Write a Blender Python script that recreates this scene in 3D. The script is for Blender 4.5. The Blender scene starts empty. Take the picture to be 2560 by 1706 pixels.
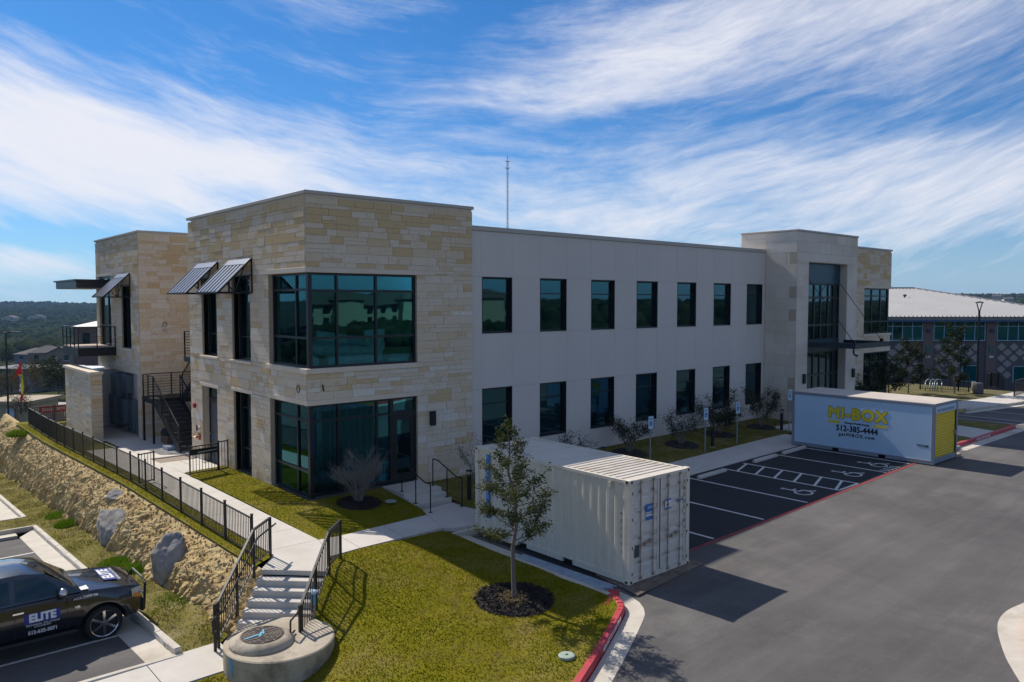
import bpy, bmesh, math, random
import numpy as np
from mathutils import Vector, Matrix, noise
from mathutils.geometry import delaunay_2d_cdt
R = math.radians
S = bpy.context.scene
COL = S.collection

# ------------------------------------------------------------ camera
CAMP = Vector((-11.222, -22.913, 6.296))
YAW, PIT = R(49.01), R(2.885)
cd = bpy.data.cameras.new('camera'); cam = bpy.data.objects.new('camera', cd); COL.objects.link(cam)
_f = Vector((math.cos(YAW)*math.cos(PIT), math.sin(YAW)*math.cos(PIT), -math.sin(PIT)))
_r = Vector((math.sin(YAW), -math.cos(YAW), 0)); _u = _r.cross(_f)
cam.matrix_world = Matrix(((_r.x,_u.x,-_f.x,CAMP.x),(_r.y,_u.y,-_f.y,CAMP.y),(_r.z,_u.z,-_f.z,CAMP.z),(0,0,0,1)))
cd.sensor_fit = 'HORIZONTAL'; cd.sensor_width = 36; cd.lens = 27.14
cd.clip_start = 0.1; cd.clip_end = 9000
S.camera = cam

# ------------------------------------------------------------ sky, sun, exposure
SUN_EL, SUN_AZ = R(43.0), R(93.1)          # azimuth measured from +X towards +Y
w = bpy.data.worlds.new('World'); S.world = w; w.use_nodes = True
nt = w.node_tree; nt.nodes.clear()
def wn(t, **k):
    n = nt.nodes.new(t)
    for a, b in k.items(): setattr(n, a, b)
    return n
def wl(a, b): nt.links.new(a, b)
sky = wn('ShaderNodeTexSky', sky_type='NISHITA', sun_disc=False)
sky.sun_elevation = SUN_EL; sky.sun_rotation = math.pi/2 - SUN_AZ
sky.altitude = 300; sky.air_density = 1.0; sky.dust_density = 0.3; sky.ozone_density = 2.0
tc = wn('ShaderNodeTexCoord')
sep = wn('ShaderNodeSeparateXYZ'); wl(tc.outputs['Generated'], sep.inputs[0])
def wm(op, a, b=None, c=None, clamp=False):
    n = wn('ShaderNodeMath', operation=op, use_clamp=clamp)
    for i, v in enumerate((a, b, c)):
        if v is None: continue
        if isinstance(v, (int, float)): n.inputs[i].default_value = v
        else: wl(v, n.inputs[i])
    return n.outputs[0]
# high cirrus: noise over the direction, drawn out along near-level streaks that sag in the middle
zc = wm('MAXIMUM', sep.outputs[2], 0.0)
uu = wm('ADD', wm('MULTIPLY', sep.outputs[0], _r.x), wm('MULTIPLY', sep.outputs[1], _r.y))
zz = wm('SUBTRACT', sep.outputs[2], wm('MULTIPLY', wm('MULTIPLY', uu, uu), 0.42))
comb = wn('ShaderNodeCombineXYZ'); wl(sep.outputs[0], comb.inputs[0]); wl(sep.outputs[1], comb.inputs[1]); wl(zz, comb.inputs[2])
def wmap(vec, sz, loc=(0,0,0)):
    b = wn('ShaderNodeMapping'); wl(vec, b.inputs[0]); b.inputs['Scale'].default_value = (1,1,sz); b.inputs['Location'].default_value = loc
    return b.outputs[0]
def wnoise(vec, scale, detail, rough, dist=0.0):
    n = wn('ShaderNodeTexNoise'); n.inputs['Scale'].default_value = scale; n.inputs['Detail'].default_value = detail
    n.inputs['Roughness'].default_value = rough; n.inputs['Distortion'].default_value = dist
    wl(vec, n.inputs['Vector']); return n.outputs['Fac']
wt_ = wn('ShaderNodeTexNoise'); wt_.inputs['Scale'].default_value = 3.0; wt_.inputs['Detail'].default_value = 4; wl(comb.outputs[0], wt_.inputs['Vector'])
wv = wn('ShaderNodeVectorMath', operation='MULTIPLY_ADD'); wl(wt_.outputs['Color'], wv.inputs[0]); wv.inputs[1].default_value = (.10,.10,.075); wl(comb.outputs[0], wv.inputs[2])
wvec = wv.outputs[0]
big = wnoise(wmap(wvec, 2.6, (3.1,.7,0)), 3.0, 7, 0.58, 0.2)
fine = wnoise(wmap(wvec, 4.2, (1.3,4.2,0)), 7.0, 12, 0.68, 0.3)
streak = wnoise(wmap(wvec, 9.0, (.2,9.1,0)), 5.0, 12, 0.66, 0.15)
# the cloud banks seen in the photograph, as soft patches by direction (azimuth, height)
azn = wm('ARCTAN2', sep.outputs[1], sep.outputs[0]); eln = wm('ARCSINE', sep.outputs[2])
def bank(cx, cy, sx, sy, amt, tilt=0.0):
    a0 = YAW - math.atan((cx-1280)/1930); e0 = math.atan((756-cy)/1930*math.cos(math.atan((cx-1280)/1930)))
    u = wm('SUBTRACT', a0, azn); v = wm('SUBTRACT', eln, e0); v = wm('ADD', v, wm('MULTIPLY', u, tilt))
    u = wm('DIVIDE', u, sx/1930); v = wm('DIVIDE', v, sy/1930)
    q = wm('ADD', wm('MULTIPLY', u, u), wm('MULTIPLY', v, v))
    return wm('MULTIPLY', wm('EXPONENT', wm('MULTIPLY', q, -1.0)), amt)
acc = None
for b in ((120,330,520,130,.42,.10),(620,420,430,70,.26,.16),(330,500,300,75,.22,.1),(1950,100,720,110,.30,-.12),(1450,150,350,70,.12,-.25),(2350,420,520,90,.26,.02),(1650,560,900,95,.20,0),(900,330,300,45,.12,.12),
          (40,655,300,30,.22,0),(2000,520,500,60,.12,0),(350,60,420,70,-.24,.05),(1180,120,260,80,-.16,0),(1500,320,420,50,-.14,.0),(2450,300,360,40,-.14,0),(60,585,260,35,-.16,0)):
    n = bank(*b); acc = n if acc is None else wm('ADD', acc, n)
dn = wm('ADD', wm('ADD', wm('MULTIPLY', big, .75), wm('MULTIPLY', fine, 0.85)), wm('ADD', wm('MULTIPLY', streak, 0.60), acc))
cl = wn('ShaderNodeMapRange', interpolation_type='SMOOTHSTEP')
cl.inputs['From Min'].default_value = 0.86; cl.inputs['From Max'].default_value = 1.74
wl(dn, cl.inputs['Value'])
# thin veil low over the horizon
veil = wm('MULTIPLY', wm('POWER', wm('SUBTRACT', 1.0, zc), 10.0), 0.45)
cov = wm('MAXIMUM', wm('MULTIPLY', cl.outputs[0], 0.95), veil)
hsv = wn('ShaderNodeMix', data_type='RGBA', blend_type='MULTIPLY'); hsv.inputs['Factor'].default_value = 1.0
wl(sky.outputs[0], hsv.inputs['A']); hsv.inputs['B'].default_value = (.13,.38,.63,1)
mixc = wn('ShaderNodeMix', data_type='RGBA'); wl(cov, mixc.inputs['Factor'])
wl(hsv.outputs['Result'], mixc.inputs['A'])
CLOUD_RGB = (5.5, 5.5, 5.85, 1)
mixc.inputs['B'].default_value = CLOUD_RGB
bg = wn('ShaderNodeBackground'); bg.inputs['Strength'].default_value = 0.095
wl(mixc.outputs['Result'], bg.inputs['Color'])
wo = wn('ShaderNodeOutputWorld'); wl(bg.outputs[0], wo.inputs['Surface'])
sd = bpy.data.lights.new('sun', 'SUN'); sd.energy = 3.1; sd.angle = R(0.55); sd.color = (1.0, 0.93, 0.83)
so = bpy.data.objects.new('sun', sd); COL.objects.link(so)
_s = Vector((math.cos(SUN_AZ)*math.cos(SUN_EL), math.sin(SUN_AZ)*math.cos(SUN_EL), math.sin(SUN_EL)))
so.rotation_euler = _s.to_track_quat('Z', 'Y').to_euler(); so.location = _s*60
S.view_settings.view_transform = 'Standard'; S.view_settings.look = 'None'
S.view_settings.gamma = 1.0; S.view_settings.use_curve_mapping = False
S.view_settings.exposure = 0.76
S.render.engine = 'CYCLES'
S.cycles.use_denoising = True
S.cycles.max_bounces = 8; S.cycles.transparent_max_bounces = 24; S.cycles.caustics_reflective = False; S.cycles.caustics_refractive = False

# ------------------------------------------------------------ helpers
rnd = random.Random(7)
WL = {}
def wloc(o):
    return WL.get(o.name, Vector((0, 0, 0))) if o else Vector((0, 0, 0))
def tag(o, label=None, cat=None, group=None, kind=None):
    if label: o['label'] = label
    if cat: o['category'] = cat
    if group: o['group'] = group
    if kind: o['kind'] = kind
    return o
def thing(name, loc, label, cat, group=None):
    o = bpy.data.objects.new(name, None); COL.objects.link(o); o.location = loc
    o.empty_display_size = 0.2
    WL[o.name] = Vector(loc); return tag(o, label, cat, group)
class MB:
    def __init__(s): s.v = []; s.f = []; s.m = []
    def add(s, vs, fs, mi=0):
        b = len(s.v); s.v += [tuple(p) for p in vs]
        s.f += [tuple(b+i for i in f) for f in fs]; s.m += [mi]*len(fs); return s
    def hexa(s, p, mi=0):   # 8 points: bottom 4 ccw, top 4 ccw
        return s.add(p, [(3,2,1,0),(4,5,6,7),(0,1,5,4),(1,2,6,5),(2,3,7,6),(3,0,4,7)], mi)
    def box(s, x0, x1, y0, y1, z0, z1, mi=0):
        return s.hexa([(x0,y0,z0),(x1,y0,z0),(x1,y1,z0),(x0,y1,z0),(x0,y0,z1),(x1,y0,z1),(x1,y1,z1),(x0,y1,z1)], mi)
    def bar(s, a, b, w, h, up=(0,0,1), mi=0):
        a, b = Vector(a), Vector(b); d = (b-a).normalized(); u = Vector(up)
        if abs(d.dot(u)) > .99: u = Vector((0,1,0))
        r = d.cross(u).normalized()*w/2; u = r.cross(d).normalized()*h/2
        return s.hexa([a-r-u, a+r-u, b+r-u, b-r-u, a-r+u, a+r+u, b+r+u, b-r+u], mi)
    def tube(s, a, b, r0, r1=None, n=8, mi=0, cap=True):
        a, b = Vector(a), Vector(b); r1 = r0 if r1 is None else r1
        d = (b-a).normalized(); u = Vector((0,0,1)) if abs(d.z) < .95 else Vector((1,0,0))
        x = d.cross(u).normalized(); y = d.cross(x).normalized()
        vs = []
        for p, r in ((a, r0), (b, r1)):
            vs += [p + x*math.cos(2*math.pi*i/n)*r + y*math.sin(2*math.pi*i/n)*r for i in range(n)]
        fs = [(i, (i+1) % n, n+(i+1) % n, n+i) for i in range(n)]
        if cap: fs += [tuple(range(n-1, -1, -1)), tuple(range(n, 2*n))]
        return s.add(vs, fs, mi)
    def path(s, pts, r, n=8, mi=0):
        pts = [Vector(p) for p in pts]
        for i in range(len(pts)-1): s.tube(pts[i], pts[i+1], r, r, n, mi)
        return s
    def lathe(s, prof, c=(0,0,0), n=24, mi=0, a0=0, cap=True):
        c = Vector(c); vs = []
        for r, z in prof:
            vs += [c + Vector((r*math.cos(2*math.pi*i/n+a0), r*math.sin(2*math.pi*i/n+a0), z)) for i in range(n)]
        fs = []
        for k in range(len(prof)-1):
            fs += [(k*n+i, k*n+(i+1) % n, (k+1)*n+(i+1) % n, (k+1)*n+i) for i in range(n)]
        if cap: fs += [tuple(range(n-1, -1, -1)), tuple(range((len(prof)-1)*n, len(prof)*n))]
        return s.add(vs, fs, mi)
    def prism(s, poly, z0, z1, mi=0):
        n = len(poly); zz0 = z0 if callable(z0) else (lambda x, y: z0); zz1 = z1 if callable(z1) else (lambda x, y: z1)
        vs = [(x, y, zz0(x, y)) for x, y in poly] + [(x, y, zz1(x, y)) for x, y in poly]
        fs = [tuple(range(n-1, -1, -1)), tuple(range(n, 2*n))] + [(i, (i+1) % n, n+(i+1) % n, n+i) for i in range(n)]
        return s.add(vs, fs, mi)
    def build(s, name, mat, parent=None, smooth=False, bevel=0, recenter=True):
        me = bpy.data.meshes.new(name)
        V = np.array(s.v, dtype=np.float64).reshape(-1, 3)
        c = (V.min(0)+V.max(0))/2 if recenter and len(V) else np.zeros(3)
        me.from_pydata((V-c).tolist(), [], s.f)
        for m in (mat if isinstance(mat, (list, tuple)) else [mat]): me.materials.append(m)
        if any(s.m): me.polygons.foreach_set('material_index', s.m)
        if smooth: me.polygons.foreach_set('use_smooth', [True]*len(me.polygons))
        me.update()
        o = bpy.data.objects.new(name, me); COL.objects.link(o)
        if bevel:
            bm = bmesh.new(); bm.from_mesh(me)
            bmesh.ops.bevel(bm, geom=bm.edges[:], offset=bevel, segments=1, affect='EDGES', clamp_overlap=True)
            bm.to_mesh(me); bm.free()
        WL[o.name] = Vector(c.tolist())
        o.location = Vector(c.tolist()) - wloc(parent)
        if parent: o.parent = parent
        return o
def share(src, name, loc, parent=None, rotz=0.0):   # another object with the same mesh at a world location
    o = bpy.data.objects.new(name, src.data); COL.objects.link(o)
    WL[o.name] = Vector(loc); o.location = Vector(loc)-wloc(parent); o.rotation_euler = (0, 0, rotz)
    if parent: o.parent = parent
    return o
def copy_tree(o, parent=None):
    c = o.copy(); COL.objects.link(c); c.parent = parent
    if c.parent: pass
    for ch in list(o.children): copy_tree(ch, c)
    return c
def place(o, loc, rotz=0, scale=1.0, label=None):
    o.location = loc; o.rotation_euler = (0, 0, rotz); o.scale = (scale,)*3
    if label: o['label'] = label
    return o
def raw_mesh(name, V, F, mat, parent=None, attr=None, smooth=False):   # numpy arrays: quads or tris
    V = np.asarray(V, np.float32); F = np.asarray(F, np.int32); k = F.shape[1]
    me = bpy.data.meshes.new(name)
    me.vertices.add(len(V)); me.vertices.foreach_set('co', V.ravel())
    me.loops.add(F.size); me.loops.foreach_set('vertex_index', F.ravel())
    me.polygons.add(len(F)); me.polygons.foreach_set('loop_start', np.arange(0, F.size, k, dtype=np.int32))
    try: me.polygons.foreach_set('loop_total', np.full(len(F), k, np.int32))
    except Exception: pass
    if attr is not None:
        a = me.attributes.new('rnd', 'FLOAT', 'FACE'); a.data.foreach_set('value', np.asarray(attr, np.float32))
    me.materials.append(mat); me.update(calc_edges=True); me.validate()
    me.polygons.foreach_set('use_smooth', [bool(smooth)]*len(me.polygons))
    o = bpy.data.objects.new(name, me); COL.objects.link(o)
    WL[o.name] = Vector((0, 0, 0)); o.location = -wloc(parent)
    if parent: o.parent = parent
    return o
_fonts = {}
def text(parent, s, origin, right, up, size, mat, name='lettering', ext=0.004, off=0.0, align='CENTER', sx=1.0, spacing=1.0, mirror=False, bold=0.0):
    cu = bpy.data.curves.new('t', 'FONT'); cu.body = s; cu.size = size; cu.extrude = ext; cu.offset = off
    cu.align_x = align; cu.align_y = 'CENTER'; cu.space_character = spacing; cu.resolution_u = 3
    t = bpy.data.objects.new('t', cu); me = bpy.data.meshes.new_from_object(t)
    bpy.data.objects.remove(t); bpy.data.curves.remove(cu)
    me.name = name; me.materials.clear(); me.materials.append(mat)
    r = Vector(right).normalized(); u = Vector(up).normalized(); n = r.cross(u)
    k = -1 if mirror else 1
    V = np.zeros(len(me.vertices)*3); me.vertices.foreach_get('co', V); V = V.reshape(-1, 3)
    M = np.array([r[:], u[:], n[:]]); V[:, 0] *= sx*k
    if bold:        # thicken strokes with shifted copies, each a hair apart in depth
        nv = len(V); F_ = [tuple(p.vertices) for p in me.polygons]; sh_ = [(0,0),(bold,0),(-bold,0),(0,bold),(0,-bold),(bold*.7,bold*.7),(-bold*.7,-bold*.7),(bold*.7,-bold*.7),(-bold*.7,bold*.7)]
        V = np.concatenate([V+[a, b, .0004*i] for i, (a, b) in enumerate(sh_)]); bpy.data.meshes.remove(me); me = bpy.data.meshes.new(name)
        me.from_pydata(V.tolist(), [], [tuple(v+nv*i for v in f) for i in range(len(sh_)) for f in F_]); me.materials.append(mat)
    V = V @ M; me.vertices.foreach_set('co', V.ravel())
    if mirror: me.flip_normals()
    me.update()
    o = bpy.data.objects.new(name, me); COL.objects.link(o)
    WL[o.name] = Vector(origin); o.location = Vector(origin)-wloc(parent)
    if parent: o.parent = parent
    return o
def quad_on(mb, origin, right, up, w, h, t=0.004, mi=0):   # thin plate centred at origin
    o = Vector(origin); r = Vector(right).normalized()*w/2; u = Vector(up).normalized()*h/2
    n = r.cross(u).normalized()*t
    return mb.hexa([o-r-u, o+r-u, o+r+u, o-r+u, o-r-u+n, o+r-u+n, o+r+u+n, o-r+u+n], mi)

# ------------------------------------------------------------ materials
def mat(name, col, rough=0.8, col2=None, scale=3.0, detail=6, lo=0.35, hi=0.65, bump=0.0, bscale=None, metal=0.0, spec=0.5,
        per_obj=0.0, coat=0.0, stretch=None, ior=None, dirt=None, dscale=0.6):
    m = bpy.data.materials.new(name); m.use_nodes = True; t = m.node_tree; N = t.nodes; L = t.links
    p = N['Principled BSDF']; p.inputs['Roughness'].default_value = rough; p.inputs['Metallic'].default_value = metal
    p.inputs['Specular IOR Level'].default_value = spec; p.inputs['Coat Weight'].default_value = coat
    if ior: p.inputs['IOR'].default_value = ior
    c4 = lambda c: (c[0], c[1], c[2], 1)
    p.inputs['Base Color'].default_value = c4(col)
    geo = N.new('ShaderNodeNewGeometry'); vec = geo.outputs['Position']
    if stretch:
        mpn = N.new('ShaderNodeMapping'); mpn.inputs['Scale'].default_value = stretch; L.new(vec, mpn.inputs[0]); vec = mpn.outputs[0]
    out = None
    if col2 is not None:
        n = N.new('ShaderNodeTexNoise'); n.inputs['Scale'].default_value = scale; n.inputs['Detail'].default_value = detail
        n.inputs['Roughness'].default_value = 0.62; L.new(vec, n.inputs['Vector'])
        r = N.new('ShaderNodeMapRange'); r.inputs['From Min'].default_value = lo; r.inputs['From Max'].default_value = hi
        L.new(n.outputs['Fac'], r.inputs['Value'])
        x = N.new('ShaderNodeMix'); x.data_type = 'RGBA'; L.new(r.outputs[0], x.inputs['Factor'])
        x.inputs['A'].default_value = c4(col); x.inputs['B'].default_value = c4(col2); out = x.outputs['Result']
    if dirt is not None:
        n = N.new('ShaderNodeTexNoise'); n.inputs['Scale'].default_value = dscale; n.inputs['Detail'].default_value = 8
        n.inputs['Roughness'].default_value = 0.7; L.new(geo.outputs['Position'], n.inputs['Vector'])
        r = N.new('ShaderNodeMapRange'); r.inputs['From Min'].default_value = 0.5; r.inputs['From Max'].default_value = 0.72
        L.new(n.outputs['Fac'], r.inputs['Value'])
        x = N.new('ShaderNodeMix'); x.data_type = 'RGBA'; L.new(r.outputs[0], x.inputs['Factor'])
        if out: L.new(out, x.inputs['A'])
        else: x.inputs['A'].default_value = c4(col)
        x.inputs['B'].default_value = c4(dirt); out = x.outputs['Result']
    if per_obj:
        oi = N.new('ShaderNodeObjectInfo'); at = N.new('ShaderNodeAttribute'); at.attribute_name = 'rnd'
        ad = N.new('ShaderNodeMath'); ad.operation = 'ADD'; L.new(oi.outputs['Random'], ad.inputs[0]); L.new(at.outputs['Fac'], ad.inputs[1])
        fr = N.new('ShaderNodeMath'); fr.operation = 'FRACT'; L.new(ad.outputs[0], fr.inputs[0])
        r = N.new('ShaderNodeMapRange'); r.inputs['To Min'].default_value = 1-per_obj; r.inputs['To Max'].default_value = 1+per_obj
        L.new(fr.outputs[0], r.inputs['Value'])
        h = N.new('ShaderNodeHueSaturation'); L.new(r.outputs[0], h.inputs['Value'])
        if out: L.new(out, h.inputs['Color'])
        else: h.inputs['Color'].default_value = c4(col)
        out = h.outputs[0]
    if out: L.new(out, p.inputs['Base Color'])
    if bump:
        n = N.new('ShaderNodeTexNoise'); n.inputs['Scale'].default_value = bscale or scale*4; n.inputs['Detail'].default_value = 5
        L.new(vec, n.inputs['Vector'])
        b = N.new('ShaderNodeBump'); b.inputs['Strength'].default_value = bump; b.inputs['Distance'].default_value = 0.02
        L.new(n.outputs['Fac'], b.inputs['Height']); L.new(b.outputs[0], p.inputs['Normal'])
    return m
M = {}
M['concrete'] = mat('concrete', (.62,.575,.51), .9, (.55,.51,.45), 1.3, bump=.15, bscale=60, dirt=(.50,.455,.39), dscale=.5)
M['curb'] = mat('curb_concrete', (.60,.55,.465), .9, (.52,.47,.39), 2.0, bump=.15, bscale=50, dirt=(.40,.34,.26), dscale=.8)
M['wall_concrete'] = mat('cast_concrete', (.50,.435,.34), .9, (.36,.30,.215), 1.6, detail=10, bump=.25, bscale=40, dirt=(.15,.12,.085), dscale=1.5)
def asphalt_mat():
    m = mat('asphalt', (.126,.117,.113), .92, (.102,.095,.092), .35, detail=10, bump=.3, bscale=90, dirt=(.158,.148,.141), dscale=.33, spec=.3)
    t = m.node_tree; N = t.nodes; L = t.links; p = N['Principled BSDF']; src = p.inputs['Base Color'].links[0].from_socket
    geo = N.new('ShaderNodeNewGeometry')
    def nz(scale, detail, st, lo, hi, a, b, rot=0):
        mp = N.new('ShaderNodeMapping'); mp.inputs['Scale'].default_value = st; L.new(geo.outputs['Position'], mp.inputs[0])
        mp.inputs['Rotation'].default_value = (0,0,rot)
        n = N.new('ShaderNodeTexNoise'); n.inputs['Scale'].default_value = scale; n.inputs['Detail'].default_value = detail; n.inputs['Roughness'].default_value = .7; n.inputs['Distortion'].default_value = .4; L.new(mp.outputs[0], n.inputs['Vector'])
        r = N.new('ShaderNodeMapRange'); r.inputs['From Min'].default_value = lo; r.inputs['From Max'].default_value = hi; r.inputs['To Min'].default_value = a; r.inputs['To Max'].default_value = b; L.new(n.outputs['Fac'], r.inputs['Value']); return r.outputs[0]
    def mul(x, y):
        q = N.new('ShaderNodeMath'); q.operation = 'MULTIPLY'; L.new(x, q.inputs[0]); L.new(y, q.inputs[1]); return q.outputs[0]
    f = mul(nz(40, 6, (1,1,1), .35, .65, .86, 1.14), nz(1.0, 8, (.12,1.3,1), .42, .60, .90, 1.08, .25))     # aggregate, wheel streaks along the drive
    f = mul(f, nz(.22, 6, (1,.4,1), .40, .58, .86, 1.06))
    f = mul(f, nz(1.3, 9, (1,1,1), .66, .74, 1.0, .78))                    # oil spots
    f = mul(f, nz(.55, 7, (.10,1.0,1), .60, .70, 1.0, .84, -.35)); f = mul(f, nz(2.2, 8, (1,1,1), .60, .72, 1.0, 1.12))
    h = N.new('ShaderNodeHueSaturation'); L.new(src, h.inputs['Color']); L.new(f, h.inputs['Value']); L.new(h.outputs[0], p.inputs['Base Color']); return m
M['asphalt'] = asphalt_mat()
M['asphalt_dark'] = mat('sealed_asphalt', (.015,.016,.018), .9, (.024,.024,.025), .8, bump=.2, bscale=90)
M['white_paint'] = mat('white_road_paint', (.72,.70,.66), .8, (.52,.51,.49), 6.0)
M['red_paint'] = mat('red_kerb_paint', (.52,.045,.060), .6, (.42,.040,.050), 3.0, dirt=(.36,.06,.06), dscale=2.0)
M['red_line'] = mat('red_road_paint', (.30,.035,.045), .8, (.20,.04,.045), 5.0)
M['white_letter'] = mat('white_lettering', (.75,.70,.70), .7)
M['stucco'] = mat('stucco', (.67,.605,.54), .95, (.635,.575,.515), .6, bump=.12, bscale=140, stretch=(1.2,1.2,.35))
M['joint'] = mat('stucco_joint', (.52,.475,.43), .95)
M['mortar'] = mat('mortar', (.50,.415,.31), .95, (.44,.36,.26), 4)
M['cap'] = mat('metal_coping', (.47,.43,.37), .55, (.44,.40,.35), 1.0)
M['cut_stone'] = mat('cut_limestone', (.72,.615,.49), .9, (.67,.56,.43), 1.2, bump=.08, bscale=50)
M['black'] = mat('black_metal', (.010,.010,.011), .45, spec=.4)
M['bronze'] = mat('dark_bronze_frame', (.009,.010,.012), .4, spec=.5)
M['fence'] = mat('powder_coated_black', (.016,.015,.015), .45, (.022,.020,.019), 8)
M['grey_door'] = mat('grey_door_paint', (.075,.075,.082), .6)
M['roofing'] = mat('roof_membrane', (.45,.44,.42), .9, (.38,.37,.36), .5)
M['awning'] = mat('awning_metal', (.20,.22,.27), .34, metal=.85)
M['gravel_dark'] = mat('mulch', (.040,.030,.026), .95, (.018,.014,.013), 30, bump=1.0, bscale=45)
M['interior'] = mat('interior_wall', (.20,.20,.19), .9)
M['foil'] = mat('wrapped_insulation', (.82,.86,.88), .4, (.50,.56,.60), 5, bump=.3, bscale=12)
M['wood'] = mat('plywood', (.26,.20,.15), .9, (.14,.10,.075), 2.2, stretch=(1,6,1), dirt=(.07,.05,.045), dscale=2.4)
M['lumber'] = mat('sawn_lumber', (.48,.36,.22), .85, (.40,.28,.16), 6)
M['steel'] = mat('galvanised_tube', (.42,.48,.55), .32, (.30,.35,.42), 5, metal=.75)
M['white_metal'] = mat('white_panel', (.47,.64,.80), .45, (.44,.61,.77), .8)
M['grey_metal'] = mat('grey_steel', (.22,.25,.29), .5)
M['yellow'] = mat('yellow_door', (.72,.52,.012), .45)
M['yellow_print'] = mat('yellow_print', (.75,.60,.02), .6)
M['black_print'] = mat('black_print', (.012,.012,.016), .6)
M['blue_print'] = mat('blue_print', (.01,.15,.48), .5)
M['white_print'] = mat('white_print', (.78,.78,.78), .6)
M['sign_white'] = mat('sign_sheet', (.55,.75,.80), .4)
M['sign_blue'] = mat('sign_blue', (.01,.08,.42), .4)
M['post_steel'] = mat('galvanised_post', (.33,.38,.42), .45, metal=.5)
M['cream'] = mat('container_cream', (.76,.69,.56), .6, (.64,.58,.465), 2.6, stretch=(5,5,.12), dirt=(.62,.55,.46), dscale=1.2)  # vertical streaks in the colour imitate shading of the corrugation; dirt patches on top
M['cream_roof'] = mat('container_roof', (.66,.60,.51), .6, (.58,.52,.44), .8, dirt=(.46,.37,.27), dscale=.8)
M['door_paint'] = mat('container_door', (.73,.68,.60), .6, (.66,.61,.53), 1.5, dirt=(.54,.47,.39), dscale=1.6)
M['rust'] = mat('rusty_gear', (.22,.15,.10), .8, (.40,.34,.27), 9)
M['dark_rubber'] = mat('dark_rubber', (.012,.012,.012), .8)
M['cast_iron'] = mat('cast_iron', (.085,.058,.045), .7, (.045,.032,.026), 14, bump=.3, bscale=60)
M['spray_blue'] = mat('spray_paint_blue', (.12,.36,.50), .8)
M['electric'] = mat('cabinet_grey', (.13,.17,.20), .5, (.11,.15,.18), 2)
M['redgloss'] = mat('red_gloss', (.42,.01,.012), .35)
M['brass'] = mat('brass', (.55,.45,.32), .3, metal=.9)
M['bark'] = mat('bark', (.16,.13,.105), .95, (.10,.08,.065), 12, bump=.6, bscale=60)
M['twig'] = mat('twigs', (.22,.195,.175), .9)
M['green_lid'] = mat('green_plastic_lid', (.26,.34,.27), .6, (.36,.42,.34), 8)
M['car'] = mat('black_car_paint', (.006,.008,.013), .22, coat=1.0)
M['car_trim'] = mat('car_trim', (.012,.012,.013), .6)
M['tyre'] = mat('tyre_rubber', (.013,.013,.013), .85)
M['chrome'] = mat('chrome', (.62,.62,.64), .14, metal=1.0)
M['amber'] = mat('amber_lens', (.65,.22,.02), .25)
M['lens'] = mat('clear_lens', (.45,.46,.46), .1)
M['grey_rock'] = mat('grey_rock', (.34,.325,.31), .95, (.16,.155,.155), 2.2, bump=.8, bscale=10, dirt=(.38,.31,.21), dscale=1.4)
M['red_vinyl'] = mat('red_vinyl', (.40,.035,.03), .6)
M['grey_vinyl'] = mat('grey_vinyl', (.26,.24,.24), .6)
M['flag_red'] = mat('flag_red', (.55,.015,.02), .7)
M['flag_yellow'] = mat('flag_yellow', (.65,.60,.02), .7)
def glass(name, tint, refl, f0, vary=0.0):
    m = bpy.data.materials.new(name); m.use_nodes = True; t = m.node_tree; N = t.nodes; L = t.links
    N.remove(N['Principled BSDF'])
    tr = N.new('ShaderNodeBsdfTransparent'); tr.inputs[0].default_value = (*tint, 1)
    gl = N.new('ShaderNodeBsdfGlossy'); gl.inputs['Color'].default_value = (*refl, 1); gl.inputs['Roughness'].default_value = 0.0
    fr = N.new('ShaderNodeFresnel'); fr.inputs['IOR'].default_value = f0
    mx = N.new('ShaderNodeMixShader'); L.new(fr.outputs[0], mx.inputs[0]); L.new(tr.outputs[0], mx.inputs[1]); L.new(gl.outputs[0], mx.inputs[2])
    # slight waviness of the pane
    geo = N.new('ShaderNodeNewGeometry'); n = N.new('ShaderNodeTexNoise'); n.inputs['Scale'].default_value = 0.9
    L.new(geo.outputs['Position'], n.inputs['Vector'])
    b = N.new('ShaderNodeBump'); b.inputs['Strength'].default_value = 0.05; b.inputs['Distance'].default_value = 0.03
    L.new(n.outputs['Fac'], b.inputs['Height']); L.new(b.outputs[0], gl.inputs['Normal']); L.new(b.outputs[0], fr.inputs['Normal'])
    L.new(mx.outputs[0], N['Material Output'].inputs['Surface']); return m
M['glass'] = glass('tinted_glass', (.62,.84,.84), (.28,.80,.95), 1.8)
def dark_glass(name, base, ior, tint, rough=.02):
    m = mat(name, base, rough, ior=ior); p = m.node_tree.nodes['Principled BSDF']
    p.inputs['Specular Tint'].default_value = (*tint, 1); return m
M['dglass'] = dark_glass('tinted_window_glass', (.002,.008,.010), 2.1, (.25,.82,1.0))
M['car_glass'] = dark_glass('car_glass', (.006,.012,.014), 1.6, (.8,1,1))
M['teal_glass'] = dark_glass('teal_window_glass', (.004,.085,.095), 2.0, (.5,1.0,1.0), .03)
M['teal_glass_dark'] = dark_glass('teal_window_glass_dark', (.003,.030,.034), 2.0, (.5,1.0,1.0), .03)

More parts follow.
